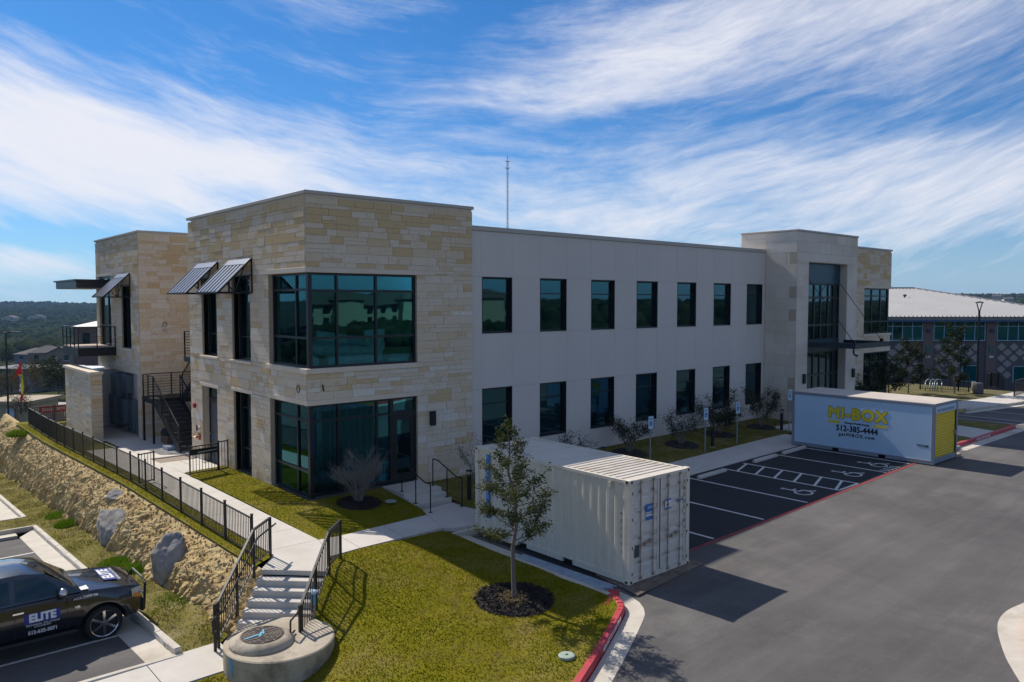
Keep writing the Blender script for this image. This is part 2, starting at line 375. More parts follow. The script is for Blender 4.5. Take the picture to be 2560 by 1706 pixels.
def stone_mat():
    m = bpy.data.materials.new('rough_limestone'); m.use_nodes = True; t = m.node_tree; N = t.nodes; L = t.links
    p = N['Principled BSDF']; p.inputs['Roughness'].default_value = .92; p.inputs['Specular IOR Level'].default_value = .2
    oi = N.new('ShaderNodeObjectInfo'); at = N.new('ShaderNodeAttribute'); at.attribute_name = 'rnd'
    ad = N.new('ShaderNodeMath'); L.new(oi.outputs['Random'], ad.inputs[0]); L.new(at.outputs['Fac'], ad.inputs[1])
    fr = N.new('ShaderNodeMath'); fr.operation = 'FRACT'; L.new(ad.outputs[0], fr.inputs[0])
    geo = N.new('ShaderNodeNewGeometry'); sp = N.new('ShaderNodeSeparateXYZ'); L.new(geo.outputs['Position'], sp.inputs[0])
    hz = N.new('ShaderNodeMapRange'); hz.inputs['From Min'].default_value = 6.4; hz.inputs['From Max'].default_value = 9.0
    hz.inputs['To Max'].default_value = .30; L.new(sp.outputs[2], hz.inputs['Value'])
    a2 = N.new('ShaderNodeMath'); L.new(fr.outputs[0], a2.inputs[0]); L.new(hz.outputs[0], a2.inputs[1])
    ra = N.new('ShaderNodeValToRGB'); cr = ra.color_ramp
    stops = [(0,(.74,.68,.59)),(.13,(.71,.60,.47)),(.50,(.70,.575,.43)),(.78,(.68,.545,.385)),(.90,(.66,.50,.32)),(1,(.62,.445,.24))]
    while len(cr.elements) < len(stops): cr.elements.new(.5)
    for e, (q, c) in zip(cr.elements, stops): e.position = q; e.color = (*c, 1)
    L.new(a2.outputs[0], ra.inputs[0])
    n = N.new('ShaderNodeTexNoise'); n.inputs['Scale'].default_value = 2.4; n.inputs['Detail'].default_value = 8; n.inputs['Roughness'].default_value = .65
    L.new(geo.outputs['Position'], n.inputs['Vector'])
    r = N.new('ShaderNodeMapRange'); r.inputs['From Min'].default_value = .56; r.inputs['From Max'].default_value = .74; r.inputs['To Max'].default_value = .75
    L.new(n.outputs['Fac'], r.inputs['Value'])
    x = N.new('ShaderNodeMix'); x.data_type = 'RGBA'; L.new(r.outputs[0], x.inputs['Factor']); L.new(ra.outputs[0], x.inputs['A']); x.inputs['B'].default_value = (.48,.37,.22,1)
    n2 = N.new('ShaderNodeTexNoise'); n2.inputs['Scale'].default_value = 9; n2.inputs['Detail'].default_value = 6; L.new(geo.outputs['Position'], n2.inputs['Vector'])
    r2 = N.new('ShaderNodeMapRange'); r2.inputs['To Min'].default_value = .84; r2.inputs['To Max'].default_value = 1.14; L.new(n2.outputs['Fac'], r2.inputs['Value'])
    h = N.new('ShaderNodeHueSaturation'); L.new(r2.outputs[0], h.inputs['Value']); L.new(x.outputs['Result'], h.inputs['Color'])
    L.new(h.outputs[0], p.inputs['Base Color'])
    b = N.new('ShaderNodeBump'); b.inputs['Strength'].default_value = .10; b.inputs['Distance'].default_value = .0012
    L.new(n2.outputs['Fac'], b.inputs['Height']); L.new(b.outputs[0], p.inputs['Normal'])
    return m
M['stone'] = stone_mat()
def turf_mat(name, g1, g2, tan, tanlo=.48, tanhi=.68, scale=.55):
    m = mat(name, g1, .95, g2, 1.7, lo=.35, hi=.65, bump=.8, bscale=28, dirt=tan, dscale=scale, spec=.05)
    return m
M['turf'] = turf_mat('turf', (.135,.130,.006), (.180,.158,.010), (.235,.185,.055))
M['turf_dry'] = turf_mat('dry_turf', (.12,.115,.015), (.19,.16,.05), (.27,.22,.11), scale=.9)
def blade_mat(name, cols, spread=.45):
    m = bpy.data.materials.new(name); m.use_nodes = True; t = m.node_tree; N = t.nodes; L = t.links
    p = N['Principled BSDF']; p.inputs['Roughness'].default_value = .7; p.inputs['Specular IOR Level'].default_value = .05
    at = N.new('ShaderNodeAttribute'); at.attribute_name = 'rnd'
    ra = N.new('ShaderNodeValToRGB'); cr = ra.color_ramp
    while len(cr.elements) < len(cols): cr.elements.new(.5)
    for i, (e, c) in enumerate(zip(cr.elements, cols)): e.position = i/(len(cols)-1); e.color = (*c, 1)
    geo = N.new('ShaderNodeNewGeometry'); n = N.new('ShaderNodeTexNoise'); n.inputs['Scale'].default_value = .75; n.inputs['Detail'].default_value = 9; n.inputs['Roughness'].default_value = .68
    L.new(geo.outputs['Position'], n.inputs['Vector'])
    r = N.new('ShaderNodeMapRange'); r.inputs['From Min'].default_value = .34; r.inputs['From Max'].default_value = .66
    r.inputs['To Min'].default_value = -.55; r.inputs['To Max'].default_value = .55; L.new(n.outputs['Fac'], r.inputs['Value'])
    ad = N.new('ShaderNodeMath'); ad.use_clamp = True; k_ = N.new('ShaderNodeMath'); k_.operation = 'MULTIPLY_ADD'; L.new(at.outputs['Fac'], k_.inputs[0]); k_.inputs[1].default_value = spread; k_.inputs[2].default_value = .5-.5*spread
    L.new(k_.outputs[0], ad.inputs[0]); L.new(r.outputs[0], ad.inputs[1])
    L.new(ad.outputs[0], ra.inputs[0]); L.new(ra.outputs[0], p.inputs['Base Color'])
    tl = N.new('ShaderNodeBsdfTranslucent'); L.new(ra.outputs[0], tl.inputs[0])
    mx = N.new('ShaderNodeMixShader'); mx.inputs[0].default_value = .3
    L.new(p.outputs[0], mx.inputs[1]); L.new(tl.outputs[0], mx.inputs[2]); L.new(mx.outputs[0], N['Material Output'].inputs['Surface'])
    return m
M['blade'] = blade_mat('grass_blades', [(.125,.155,.004),(.175,.180,.005),(.215,.192,.008),(.285,.225,.030),(.37,.28,.11)])
M['blade_dry'] = blade_mat('dry_grass_blades', [(.085,.115,.008),(.15,.145,.018),(.22,.185,.045),(.30,.25,.11),(.36,.30,.16)])
M['blade_lush'] = blade_mat('lush_grass_blades', [(.085,.17,.008),(.12,.21,.010),(.16,.23,.015)])
M['leaf_oak'] = blade_mat('oak_leaves', [(.030,.045,.012),(.055,.075,.020),(.085,.100,.032),(.12,.115,.045)], 1.0)
M['leaf_shrub'] = blade_mat('shrub_leaves', [(.022,.030,.016),(.040,.050,.026),(.060,.066,.036)], 1.0)
M['leaf_far'] = blade_mat('dark_leaves', [(.016,.026,.010),(.030,.044,.016),(.050,.062,.024)], 1.0)
M['leaf_brown'] = blade_mat('winter_leaves', [(.050,.048,.026),(.085,.075,.040),(.12,.10,.055)], 1.0)

# ------------------------------------------------------------ ground levels
def clamp(x, a, b): return max(a, min(b, x))
def z_lot(x, y=0):
    if x >= 3: return -.64 + .0235*(min(x, 22)-4)
    return max(-.6635 + .055*(x-3), -1.42)
def z_low(y): return -1.40 - .058*(clamp(y, -5.9, 60)+3.9)
def z_up(y): return -.2 - .028*clamp(y-7, 0, 14)
def inside(P, poly):
    x, y = P[:, 0], P[:, 1]; r = np.zeros(len(P), bool); n = len(poly)
    for i in range(n):
        x0, y0 = poly[i]; x1, y1 = poly[(i+1) % n]
        if y0 == y1: continue
        c = (y0 > y) != (y1 > y)
        r ^= c & (x < (x1-x0)*(y-y0)/(y1-y0)+x0)
    return r
def subdivide(poly, step):
    out = []
    for i in range(len(poly)):
        a, b = np.array(poly[i]), np.array(poly[(i+1) % len(poly)]); k = max(1, int(np.linalg.norm(b-a)/step))
        out += [tuple(a+(b-a)*j/k) for j in range(k)]
    return out
def sheet(name, poly, zf, m, step=.5, lift=0.0, rough=0.0, kind='structure', skirt=0.0):
    bd = subdivide(poly, step); P = np.array(bd); lo, hi = P.min(0), P.max(0)
    gx, gy = np.meshgrid(np.arange(lo[0]+step*.5, hi[0], step), np.arange(lo[1]+step*.5, hi[1], step))
    G = np.stack([gx.ravel(), gy.ravel()], 1)
    r2 = np.random.RandomState(3); G = G + r2.uniform(-.2, .2, G.shape)*step
    G = G[inside(G, poly)]
    if len(G):
        d = np.min(np.linalg.norm(G[:, None, :]-P[None, ::1, :], axis=2), axis=1) if len(G)*len(P) < 6e6 else np.full(len(G), 9.)
        G = G[d > step*.35]
    pts = [Vector(p) for p in bd]+[Vector(p) for p in G.tolist()]
    n = len(bd)
    res = delaunay_2d_cdt(pts, [(i, (i+1) % n) for i in range(n)], [list(range(n))], 1, 1e-5)
    vs = []
    for v in res[0]:
        z = zf(v.x, v.y)+lift
        if rough: z += rough*(noise.noise(Vector((v.x*1.7, v.y*1.7, 3)))+.5*noise.noise(Vector((v.x*5, v.y*5, 9))))
        vs.append((v.x, v.y, z))
    mb = MB(); mb.v = vs; mb.f = [tuple(f) for f in res[2]]; mb.m = [0]*len(mb.f)
    o = mb.build(name, m, smooth=True); o['kind'] = kind
    return o
def tps(ctrl):
    A = np.array(ctrl, float); X = A[:, :2]; z = A[:, 2]; n = len(A)
    def U(r): return np.where(r > 1e-9, r*r*np.log(np.maximum(r, 1e-9)), 0)
    K = U(np.linalg.norm(X[:, None]-X[None], axis=2))+np.eye(n)*.02
    Pm = np.hstack([np.ones((n, 1)), X]); Lm = np.zeros((n+3, n+3)); Lm[:n, :n] = K; Lm[:n, n:] = Pm; Lm[n:, :n] = Pm.T
    cf = np.linalg.solve(Lm, np.concatenate([z, np.zeros(3)]))
    def f(x, y):
        d = np.hypot(X[:, 0]-x, X[:, 1]-y); return float(U(d) @ cf[:n]+cf[n]+cf[n+1]*x+cf[n+2]*y)
    return f
def grass(name, poly, zf, m, dens, h, label, wdt=.014, seed=1, hole=None, lean=.6, patch=0.0):
    rs = np.random.RandomState(seed); P = np.array(poly); lo, hi = P.min(0), P.max(0)
    n = int(dens*(hi[0]-lo[0])*(hi[1]-lo[1])); X = rs.uniform(lo, hi, (n, 2)); X = X[inside(X, poly)]
    if hole is not None:
        for (cx, cy, r) in hole: X = X[np.hypot(X[:, 0]-cx, X[:, 1]-cy) > r]
    if patch:
        k = np.sin(X[:, 0]*2.1+np.sin(X[:, 1]*1.3)*2)+np.sin(X[:, 1]*2.7+np.cos(X[:, 0]*1.9)*2)
        X = X[rs.uniform(0, 1, len(X)) > patch*(k < .2)]
    n = len(X); Z = np.array([zf(x, y) for x, y in X])
    clump = .5+.5*np.sin(X[:, 0]*9+np.sin(X[:, 1]*7)*2)*np.sin(X[:, 1]*8+np.cos(X[:, 0]*6)*2)
    a = rs.uniform(0, 2*np.pi, n); hh = h*rs.uniform(.5, 1.2, n)*(.75+.3*clump); ln = h*rs.uniform(.2, lean+.9, n); b = rs.uniform(0, 2*np.pi, n)
    ww = wdt*rs.uniform(.6, 1.3, n)
    dx, dy = np.cos(a)*ww, np.sin(a)*ww
    V = np.empty((n, 3, 3))
    V[:, 0] = np.stack([X[:, 0]-dx, X[:, 1]-dy, Z-.01], 1); V[:, 1] = np.stack([X[:, 0]+dx, X[:, 1]+dy, Z-.01], 1)
    V[:, 2] = np.stack([X[:, 0]+np.cos(b)*ln, X[:, 1]+np.sin(b)*ln, Z+hh], 1)
    o = raw_mesh(name, V.reshape(-1, 3), np.arange(3*n).reshape(-1, 3), m, attr=rs.uniform(.1, .9, n))
    tag(o, label, 'grass', kind='stuff'); return o

# ---- asphalt of the upper lot and drive (one sheet), painted lines laid above it
XC = 2.26                                  # outer face of the kerb beside the cream container
sheet('drive', [(-30,-60),(75,-60),(75,-7.2),(45.3,-7.3),(39.4,-6.25),(36,-5.2),(34.6,-5.2),(24.5,-5.2),(10,-5.05),(4,-4.85),(2.75,-5.0),(2.6,-10.95)]+[(1.35+1.25*math.cos(R(a)), -10.95+1.25*math.sin(R(a))) for a in (-20,-42,-64)]+[(1.05,-12.55),(0,-13.05),(-1.1,-13.55),(-6.5,-16.1),(-30,-27)], z_lot, M['asphalt'], 2.5)
def z_road(x, y): return z_lot(x)
def strip(mb, a, b, wd, lift=.008, mi=0, n=None):
    a, b = Vector((*a, 0)), Vector((*b, 0)); L_ = (b-a).length; k = n or max(1, int(L_/1.0)); d = (b-a).normalized(); s = Vector((-d.y, d.x, 0))*wd/2
    for i in range(k):
        p, q = a+(b-a)*i/k, a+(b-a)*(i+1)/k
        mb.add([(c.x, c.y, z_lot(c.x)+lift) for c in (p-s, q-s, q+s, p+s)], [(0,1,2,3)], mi)
sheet('parking_bays', [(5.6,-5.0),(10,-5.09),(21.35,-5.24),(21.35,-10.18),(2.9,-10.2),(2.9,-5.05)], z_lot, M['asphalt_dark'], 1.0, lift=.004)
mk = MB()
for x in (7.65, 10.33, 13.05): strip(mk, (x,-5.1), (x,-10.1), .10)
for x in (15.28, 16.68, 19.06, 21.2): strip(mk, (x,-5.35), (x,-10.1), .10)
for i in range(6):
    y = -5.95-i*.80
    strip(mk, (15.32, y-.0), (16.64, y+.42), .10, .009)
strip(mk, (15.28,-10.08), (16.68,-10.1), .10, .009)
for i in range(4): strip(mk, (19.3+i*.3, -9.75), (19.42+i*.3, -10.1), .1, .009)
def wheelchair(mb, cx, cy, s=1.0, lift=.010):
    # symbol drawn lying on the ground; its head points towards the building (+Y), arms to +X
    def P(u, v): return (cx+u*s, cy+v*s)
    def ring(c, r, a0, a1, wd, n=16):
        for i in range(n):
            t0, t1 = a0+(a1-a0)*i/n, a0+(a1-a0)*(i+1)/n
            strip(mb, P(c[0]+r*math.cos(t0), c[1]+r*math.sin(t0)), P(c[0]+r*math.cos(t1), c[1]+r*math.sin(t1)), wd*s, lift, n=1)
    ring((-.02,.62), .055, 0, 2*math.pi, .11, 10)
    ring((-.02,-.18), .30, R(100), R(395), .085)
    strip(mb, P(-.02,.50), P(0,.02), .10*s, lift, n=1); strip(mb, P(0,.28), P(.26,.28), .08*s, lift, n=1)
    strip(mb, P(0,.02), P(.27,.02), .09*s, lift, n=1); strip(mb, P(.27,.02), P(.42,-.36), .09*s, lift, n=1); strip(mb, P(.42,-.36), P(.54,-.33), .08*s, lift, n=1)
for x in (14.15, 17.9, 20.1): wheelchair(mk, x, -9.2, .98)
for x in (34.6, 35.9, 37.3, 40.3, 43.0, 45.7): strip(mk, (x,-6.6 if x > 38 else -5.6), (x,-10.2), .10)
o = mk.build('road_marking', M['white_paint']); o['kind'] = 'structure'
mk = MB()
for i in range(19): strip(mk, (2.75+i, -10.24), (3.75+i, -10.24-.0), .12)
o = mk.build('red_fire_lane_line', M['red_line']); o['kind'] = 'structure'

# ---- pavement (sidewalk) in front of the building, cut into slabs by tooled joints
def slabs(name, quads, zf, m, th=.12, gap=.012):
    mb = MB()
    for q in quads:
        c = np.mean(q, axis=0); q2 = [tuple(c+(np.array(p)-c)*(1-gap/np.linalg.norm(np.array(p)-c))) for p in q]
        mb.prism(q2, lambda x, y: zf(x, y)-th, zf)
    o = mb.build(name, m); o['kind'] = 'structure'; return o
def z_walk(x, y):
    if x < -1.55: return z_up(y)
    if x < 3.0: return -.2+(-.465+.2)*(x+1.55)/4.55
    return max(z_lot(x)+.13*clamp((14-x)/6, .08, 1), z_lot(x)+.01)
q = []
ys = lambda x: -4.83 if x < 4 else (-5.03-(x-10)*.0143 if x > 10 else -4.83-(x-4)*.0333)
xs = list(np.arange(4.3, 25, 1.5))
for a, b in zip(xs[:-1], xs[1:]): q.append([(a,ys(a)),(b,ys(b)),(b,-3.2),(a,-3.2)])
slabs('pavement', q, z_walk, M['concrete'])
q = [[(2.75,-2.3),(4.3,-2.0),(4.3,-3.2),(4.3,-4.8),(2.42,-4.62),(2.1,-4.46),(2.6,-2.88)],
     [(.55,-4.72),(2.1,-4.46),(2.6,-2.88),(.75,-3.3)],[(-1.0,-5.0),(.55,-4.72),(.75,-3.3),(-.9,-3.66)],[(-1.95,-5.18),(-1.0,-5.0),(-.9,-3.66),(-1.55,-3.7)]]
slabs('cross_path', q, z_walk, M['concrete'])
# left walk along the stone face with the landing at the top of the stairs
us, vs_ = Vector((-.7071,-.7071)), Vector((.7071,-.7071))
L0 = Vector((-3.73,-4.97)); SW = 1.62; R0 = L0+vs_*SW
q = [[(-3.02,-4.12),tuple(L0),tuple(R0),(-1.95,-5.18),(-1.55,-3.7),(-3.02,-3.7)]]
yy = -3.7
while yy < 16: q.append([(-3.02,yy),(-1.55,yy),(-1.55,min(yy+1.45,16)),(-3.02,min(yy+1.45,16))]); yy += 1.45
slabs('left_path', q, lambda x, y: z_up(y), M['concrete'])
q = []
for x in (-1.55, -.1, 1.35, 2.8):
    for y in (11.6, 13.2, 14.8, 16.4, 18.0): q.append([(x,y),(x+1.45,y),(x+1.45,y+1.6),(x,y+1.6)])
for y in (19.6, 21.2, 22.8): q.append([(-1.55,y),(.35,y),(.35,y+1.6),(-1.55,y+1.6)])
for x in (-1.55, -.78): q.append([(x,8.7),(x+.76,8.7),(x+.76,10.2),(x,10.2)])
q.append([(-1.55,7.3),(-.02,7.3),(-.02,8.7),(-1.55,8.7)])
slabs('patio', q, lambda x, y: z_up(y)-.004, M['concrete'])
mbx = sheet('gravel_bed', [(-1.5,10.2),(1.2,10.97),(1.2,11.6),(-1.5,11.6)], lambda x, y: z_up(y)-.05, mat('river_gravel', (.22,.17,.13), .95, (.36,.30,.24), 22, bump=1., bscale=30), .3)

# ---- concrete stairs down to the lower lot
NST, RIS, TRD = 7, .145, .28
mb = MB()
for k in range(NST):
    a = L0+us*(TRD*k); b = R0+us*(TRD*k); c = R0+us*(TRD*(k+1)); d = L0+us*(TRD*(k+1))
    zt = -.2-RIS*(k+1)
    nose = us*.02
    mb.prism([tuple(a), tuple(d+nose), tuple(c+nose), tuple(b)], -1.6, zt)
st = mb.build('concrete_stairs', M['concrete'], bevel=.012); st['kind'] = 'structure'
# lower pavement
q = []; x = -5.1
while x > -13: q.append([(x-1.55,-7.35),(x,-7.35),(x,-5.92),(x-1.55,-5.92)]); x -= 1.55
q.append([(-5.1,-7.35),(-3.95,-7.6),(-5.1,-6.25),(-5.1,-5.92)])
slabs('lower_pavement', q, lambda x, y: -1.25 - .012*max(0, -5-x), M['concrete'])
# ---- lower lot
sheet('lower_lot', [(-40,-6.06),(-5.95,-6.06),(-6.62,-5.6),(-6.62,9.2),(-40,9.4)], lambda x, y: z_low(y), M['asphalt'], 2.0)
sheet('lower_lot_beyond', [(-40,13.0),(-6.8,13.0),(-6.8,60),(-40,60)], lambda x, y: z_low(y), M['asphalt'], 3.0)
sheet('lower_drive', [(-40,-27),(-12,-18.2),(-12,-6.3),(-40,-6.3)], lambda x, y: -1.40, M['asphalt'], 3.0, lift=-.02)
def gutter(pts, zf, name='gutter'):
    pass
mb = MB()
def ribbon(mb, inner, outer, zi, zo, th=.2, mi=0):
    n = len(inner)
    for i in range(n-1):
        a, b, c, d = inner[i], inner[i+1], outer[i+1], outer[i]
        za, zb, zc_, zd = zi(*a), zi(*b), zo(*c), zo(*d)
        mb.hexa([(*a,za-th),(*b,zb-th),(*c,zc_-th),(*d,zd-th),(*a,za),(*b,zb),(*c,zc_),(*d,zd)], mi)
def pl(x, y0, y1, n): return [(x, y0+(y1-y0)*i/n) for i in range(n+1)]
zc1 = lambda x, y: z_low(y)+.15; zg1 = lambda x, y: z_low(y)+.006
ribbon(mb, pl(-5.90,-5.92,10.4,12), pl(-6.06,-5.92,10.4,12), zc1, zc1)
ribbon(mb, pl(-6.90,10.5,10.5,1), pl(-6.9,10.4,10.4,1), zc1, zc1)
ribbon(mb, [(-5.9,10.56),(-40,10.56)], [(-5.9,10.40),(-40,10.40)], zc1, zc1)
ribbon(mb, [(-5.9,12.55),(-40,12.55)], [(-5.9,12.71),(-40,12.71)], zc1, zc1)
ribbon(mb, pl(-5.90,12.55,40,12), pl(-6.06,12.55,40,12), zc1, zc1)
ribbon(mb, [(-5.9,-5.92),(-40,-5.92)], [(-5.9,-6.06),(-40,-6.06)], lambda x, y: -1.245, lambda x, y: -1.25)
kb = mb.build('lower_kerb', M['curb'], bevel=.02); kb['kind'] = 'structure'
mb = MB()
ribbon(mb, pl(-6.063,-5.92,10.4,12), pl(-6.63,-5.92,9.4,12), zg1, zg1, .1)
ribbon(mb, [(-6.63,10.397),(-40,10.397)], [(-6.63,9.8),(-40,9.8)], zg1, zg1, .1)
ribbon(mb, pl(-6.063,12.713,40,12), pl(-6.8,13.2,40,12), zg1, zg1, .1)
kb = mb.build('lower_gutter', M['curb']); kb['kind'] = 'structure'
mb = MB()
def lot_strip(a, b, wd, zf, lift=.012, k=6):
    a, b = Vector((*a, 0)), Vector((*b, 0)); d = (b-a).normalized(); s = Vector((-d.y, d.x, 0))*wd/2
    for i in range(k):
        p, q_ = a+(b-a)*i/k, a+(b-a)*(i+1)/k
        mb.add([(c.x, c.y, zf(c.x, c.y)+lift) for c in (p-s, q_-s, q_+s, p+s)], [(0,1,2,3)])
for y in (-3.75, -1.2, 1.3, 3.9, 6.5): lot_strip((-6.65,y), (-12,y-.05), .11, lambda x, y: z_low(y))
o = mb.build('lower_bay_marking', M['white_paint']); o['kind'] = 'structure'
# bay numbers stencilled on white patches of the kerb face
mb = MB()
pat = [(-5.0,'13'),(-2.55,'12'),(0.1,'11'),(2.7,'10'),(5.2,'9'),(7.9,'8')]
for y, s in pat: mb.box(-6.068,-6.06,y-.45,y+.45,z_low(y)+.02,z_low(y)+.145)
o = mb.build('kerb_number_patch', M['white_paint']); o['kind'] = 'structure'
for y, s in pat:
    o = text(None, s, (-6.075,y-.3,z_low(y)+.085), (0,-1,0), (0,0,1), .14, M['black_print'], name='bay_number', ext=.002); o['kind'] = 'structure'

# ---- lawn between drive, stairs and pavements
def redk(t):      # inner line of the red kerb, from the container round to beyond the frame
    pts = [(2.10,-4.7),(2.10,-10.95)]+[(1.35+.75*math.cos(R(a)), -10.95+.75*math.sin(R(a))) for a in (-13,-26,-39,-52,-64)]+[(.87,-12.06),(-.10,-12.55),(-1.30,-13.13),(-6.5,-15.65),(-14,-19.2)]
    return pts
KIN = redk(0)
def offs(pts, d):
    out = []
    for i, p in enumerate(pts):
        a = Vector(pts[max(i-1, 0)]); b = Vector(pts[min(i+1, len(pts)-1)]); t = (b-a).normalized()
        n = Vector((-t.y, t.x)); out.append((p[0]+n.x*d, p[1]+n.y*d))
    return out
KOUT = offs(KIN, .17); KG = offs(KIN, .19); KGO = offs(KIN, .62)
zk = lambda x, y: z_lot(x)+.16
lawn_poly = [(-1.93,-5.2),(-.98,-5.02),(.57,-4.74),(2.06,-4.5)]+[(p[0]-.0, p[1]) for p in KIN[0:]]+[(-14,-7.37),(-5.1,-7.37),(-3.97,-7.58),tuple(R0+us*1.0),tuple(R0)]
lawn_z = tps([(-1.93,-5.2,-.22),(0,-4.85,-.31),(2.06,-4.5,-.47),(2.1,-7,-.52),(2.1,-9,-.54),(2.1,-11,-.55),(.37,-9.66,-.62),(-.62,-12.36,-.72),(1.4,-11.8,-.60),(-.1,-12.55,-.69),(-1.3,-13.13,-.75),
   (-2.56,-6.14,-.27),(-3.25,-6.85,-.72),(-3.97,-7.58,-1.18),(-3.25,-8.3,-.93),(-3.9,-8.8,-1.12),(-4.6,-8.9,-1.33),(-5.5,-8.6,-1.45),(-5.9,-7.5,-1.30),(-8,-7.37,-1.31),(-12,-7.37,-1.36),(-14,-12,-1.5),(-6.5,-15.65,-1.05),(-14,-19.2,-1.3),(-3.5,-11.5,-.95),(-5.5,-11.5,-1.30),(-1.6,-8.0,-.50),(-2.3,-9.5,-.68),(-8,-10,-1.5)])
lz = lambda x, y: lawn_z(x, y)+.02*noise.noise(Vector((x*1.1, y*1.1, 0)))
sheet('lawn', lawn_poly, lambda x, y: lz(x, y), M['turf'], .30, lift=-.004)
near_poly = [p for p in lawn_poly if p[0] > -7.5 and p[1] > -16]+[]
near_poly = [(-1.93,-5.22),(-.98,-5.06),(.57,-4.78),(2.04,-4.54)]+[(p[0]-.02, p[1]+.01) for p in KIN[0:11]]+[(-6.5,-15.6),(-9,-12),(-9,-7.42),(-5.1,-7.42),(-3.95,-7.65),tuple(R0+us*1.0+vs_*.05),tuple(R0+vs_*.05)]
lawn_holes = [(.37,-9.66,.93),(-4.44,-7.62,1.13),(-.62,-12.36,.17)]
grass('lawn_grass', near_poly, lz, M['blade'], 800, .036, 'short yellowish green lawn grass on the slope in front of the stairs', seed=4, hole=lawn_holes)
# kerb beside the container, turning into the red fire lane kerb
mb = MB(); zgut = lambda x, y: z_lot(x)+.006
ribbon(mb, KIN[:2], KOUT[:2], zk, zk, .3)
ribbon(mb, [(2.10,-4.62),(2.6,-4.66),(4.3,-4.86)], [(2.27,-4.80),(2.7,-4.83),(4.3,-5.02)], zk, zk, .3)
kb = mb.build('kerb', M['curb'], bevel=.02); kb['kind'] = 'structure'
mb = MB(); ribbon(mb, KG, KGO, zgut, zgut, .1); kb = mb.build('gutter', M['curb']); kb['kind'] = 'structure'
rk = thing('red_kerb', (.4,-12.4,z_lot(.4)), 'red painted fire lane kerb with white stencilled words along the lawn', 'kerb')
mb = MB(); ribbon(mb, KIN[1:], KOUT[1:], lambda x, y: zk(x, y)+.002, lambda x, y: zk(x, y)+.002, .3); mb.build('kerb_stone', M['red_paint'], rk, bevel=.025)
mb = MB()
mb.bar((2.28,-11.0,z_lot(2.3)+.011),(2.72,-10.65,z_lot(2.7)+.011),.28,.004); mb.bar((2.05,-11.1,zk(2,0)-.02),(1.72,-11.28,zk(2,0)-.05),.09,.05)
mb.build('paint_patch', M['red_paint'], rk)
a, b = Vector((1.60+.078,-11.67-.150)), Vector((-.10+.073,-12.55-.155))
dirx = (a-b).normalized(); mid = (a+b)/2
zt = z_lot(mid.x)+.085; nrm = Vector((dirx.y, -dirx.x))
pos = mid+nrm*.012
text(rk, 'FIRE LANE  TOW AWAY ZONE', (pos.x, pos.y, zt), (dirx.x, dirx.y, .055), (0,0,1), .125, M['white_letter'], name='stencil', ext=.003, off=.003, sx=.86)
# mulch ring with straw, tree bed
def disc_bed(name, c, r, zf, m, label, ry=None, lift=.02, up=.05):
    vs, fs = [], []; n = 34; ry = ry or r; rr = random.Random(int(c[0]*100))
    for k in range(6):
        for i in range(n):
            a = 2*math.pi*i/n; q_ = k/5*(1+.05*rr.uniform(-1, 1))
            x, y = c[0]+r*q_*math.cos(a), c[1]+ry*q_*math.sin(a)
            vs.append((x, y, zf(x, y)+lift+up*(1-(k/5)**3)*(.6+.8*rr.random()) - (.04 if k == 5 else 0)))
    for k in range(5):
        for i in range(n): fs.append((k*n+i, k*n+(i+1) % n, (k+1)*n+(i+1) % n, (k+1)*n+i))
    mb = MB(); mb.add(vs, fs); o = mb.build(name, m); tag(o, label, 'mulch bed', kind='stuff'); return o
def chips(name, c, r, zf, m, n, seed, label, sz=.035, ring=0.0):
    rs = np.random.RandomState(seed); a = rs.uniform(0, 2*np.pi, n); q_ = np.sqrt(rs.uniform(ring*ring, 1, n))*r
    X = c[0]+np.cos(a)*q_; Y = c[1]+np.sin(a)*q_; Z = np.array([zf(x, y) for x, y in zip(X, Y)])+.055*(1-(q_/r)**3)+rs.uniform(.02, .05, n)
    d = rs.normal(0, 1, (n, 3)); d[:, 2] *= .5; d /= np.linalg.norm(d, axis=1)[:, None]; e = np.cross(d, rs.normal(0, 1, (n, 3))); e /= np.linalg.norm(e, axis=1)[:, None]
    C_ = np.stack([X, Y, Z], 1); s = sz*rs.uniform(.5, 1.5, (n, 1))
    V = np.stack([C_-d*s-e*s*.25, C_+d*s-e*s*.25, C_+d*s+e*s*.25, C_-d*s+e*s*.25], 1)
    o = raw_mesh(name, V.reshape(-1, 3), np.arange(4*n).reshape(-1, 4), m); tag(o, label, 'mulch', kind='stuff'); return o
TREE = (.37,-9.66)
disc_bed('mulch_bed', TREE, .95, lz, M['gravel_dark'], 'round bed of dark mulch at the foot of the lawn tree')
chips('mulch_chips', TREE, .93, lz, M['gravel_dark'], 2600, 3, 'dark mulch chips round the lawn tree')
chips('straw', (TREE[0]-.05, TREE[1]), .42, lz, mat('straw', (.38,.27,.12), .9, (.25,.18,.08), 20), 1100, 5, 'tan straw round the trunk of the lawn tree', .05)

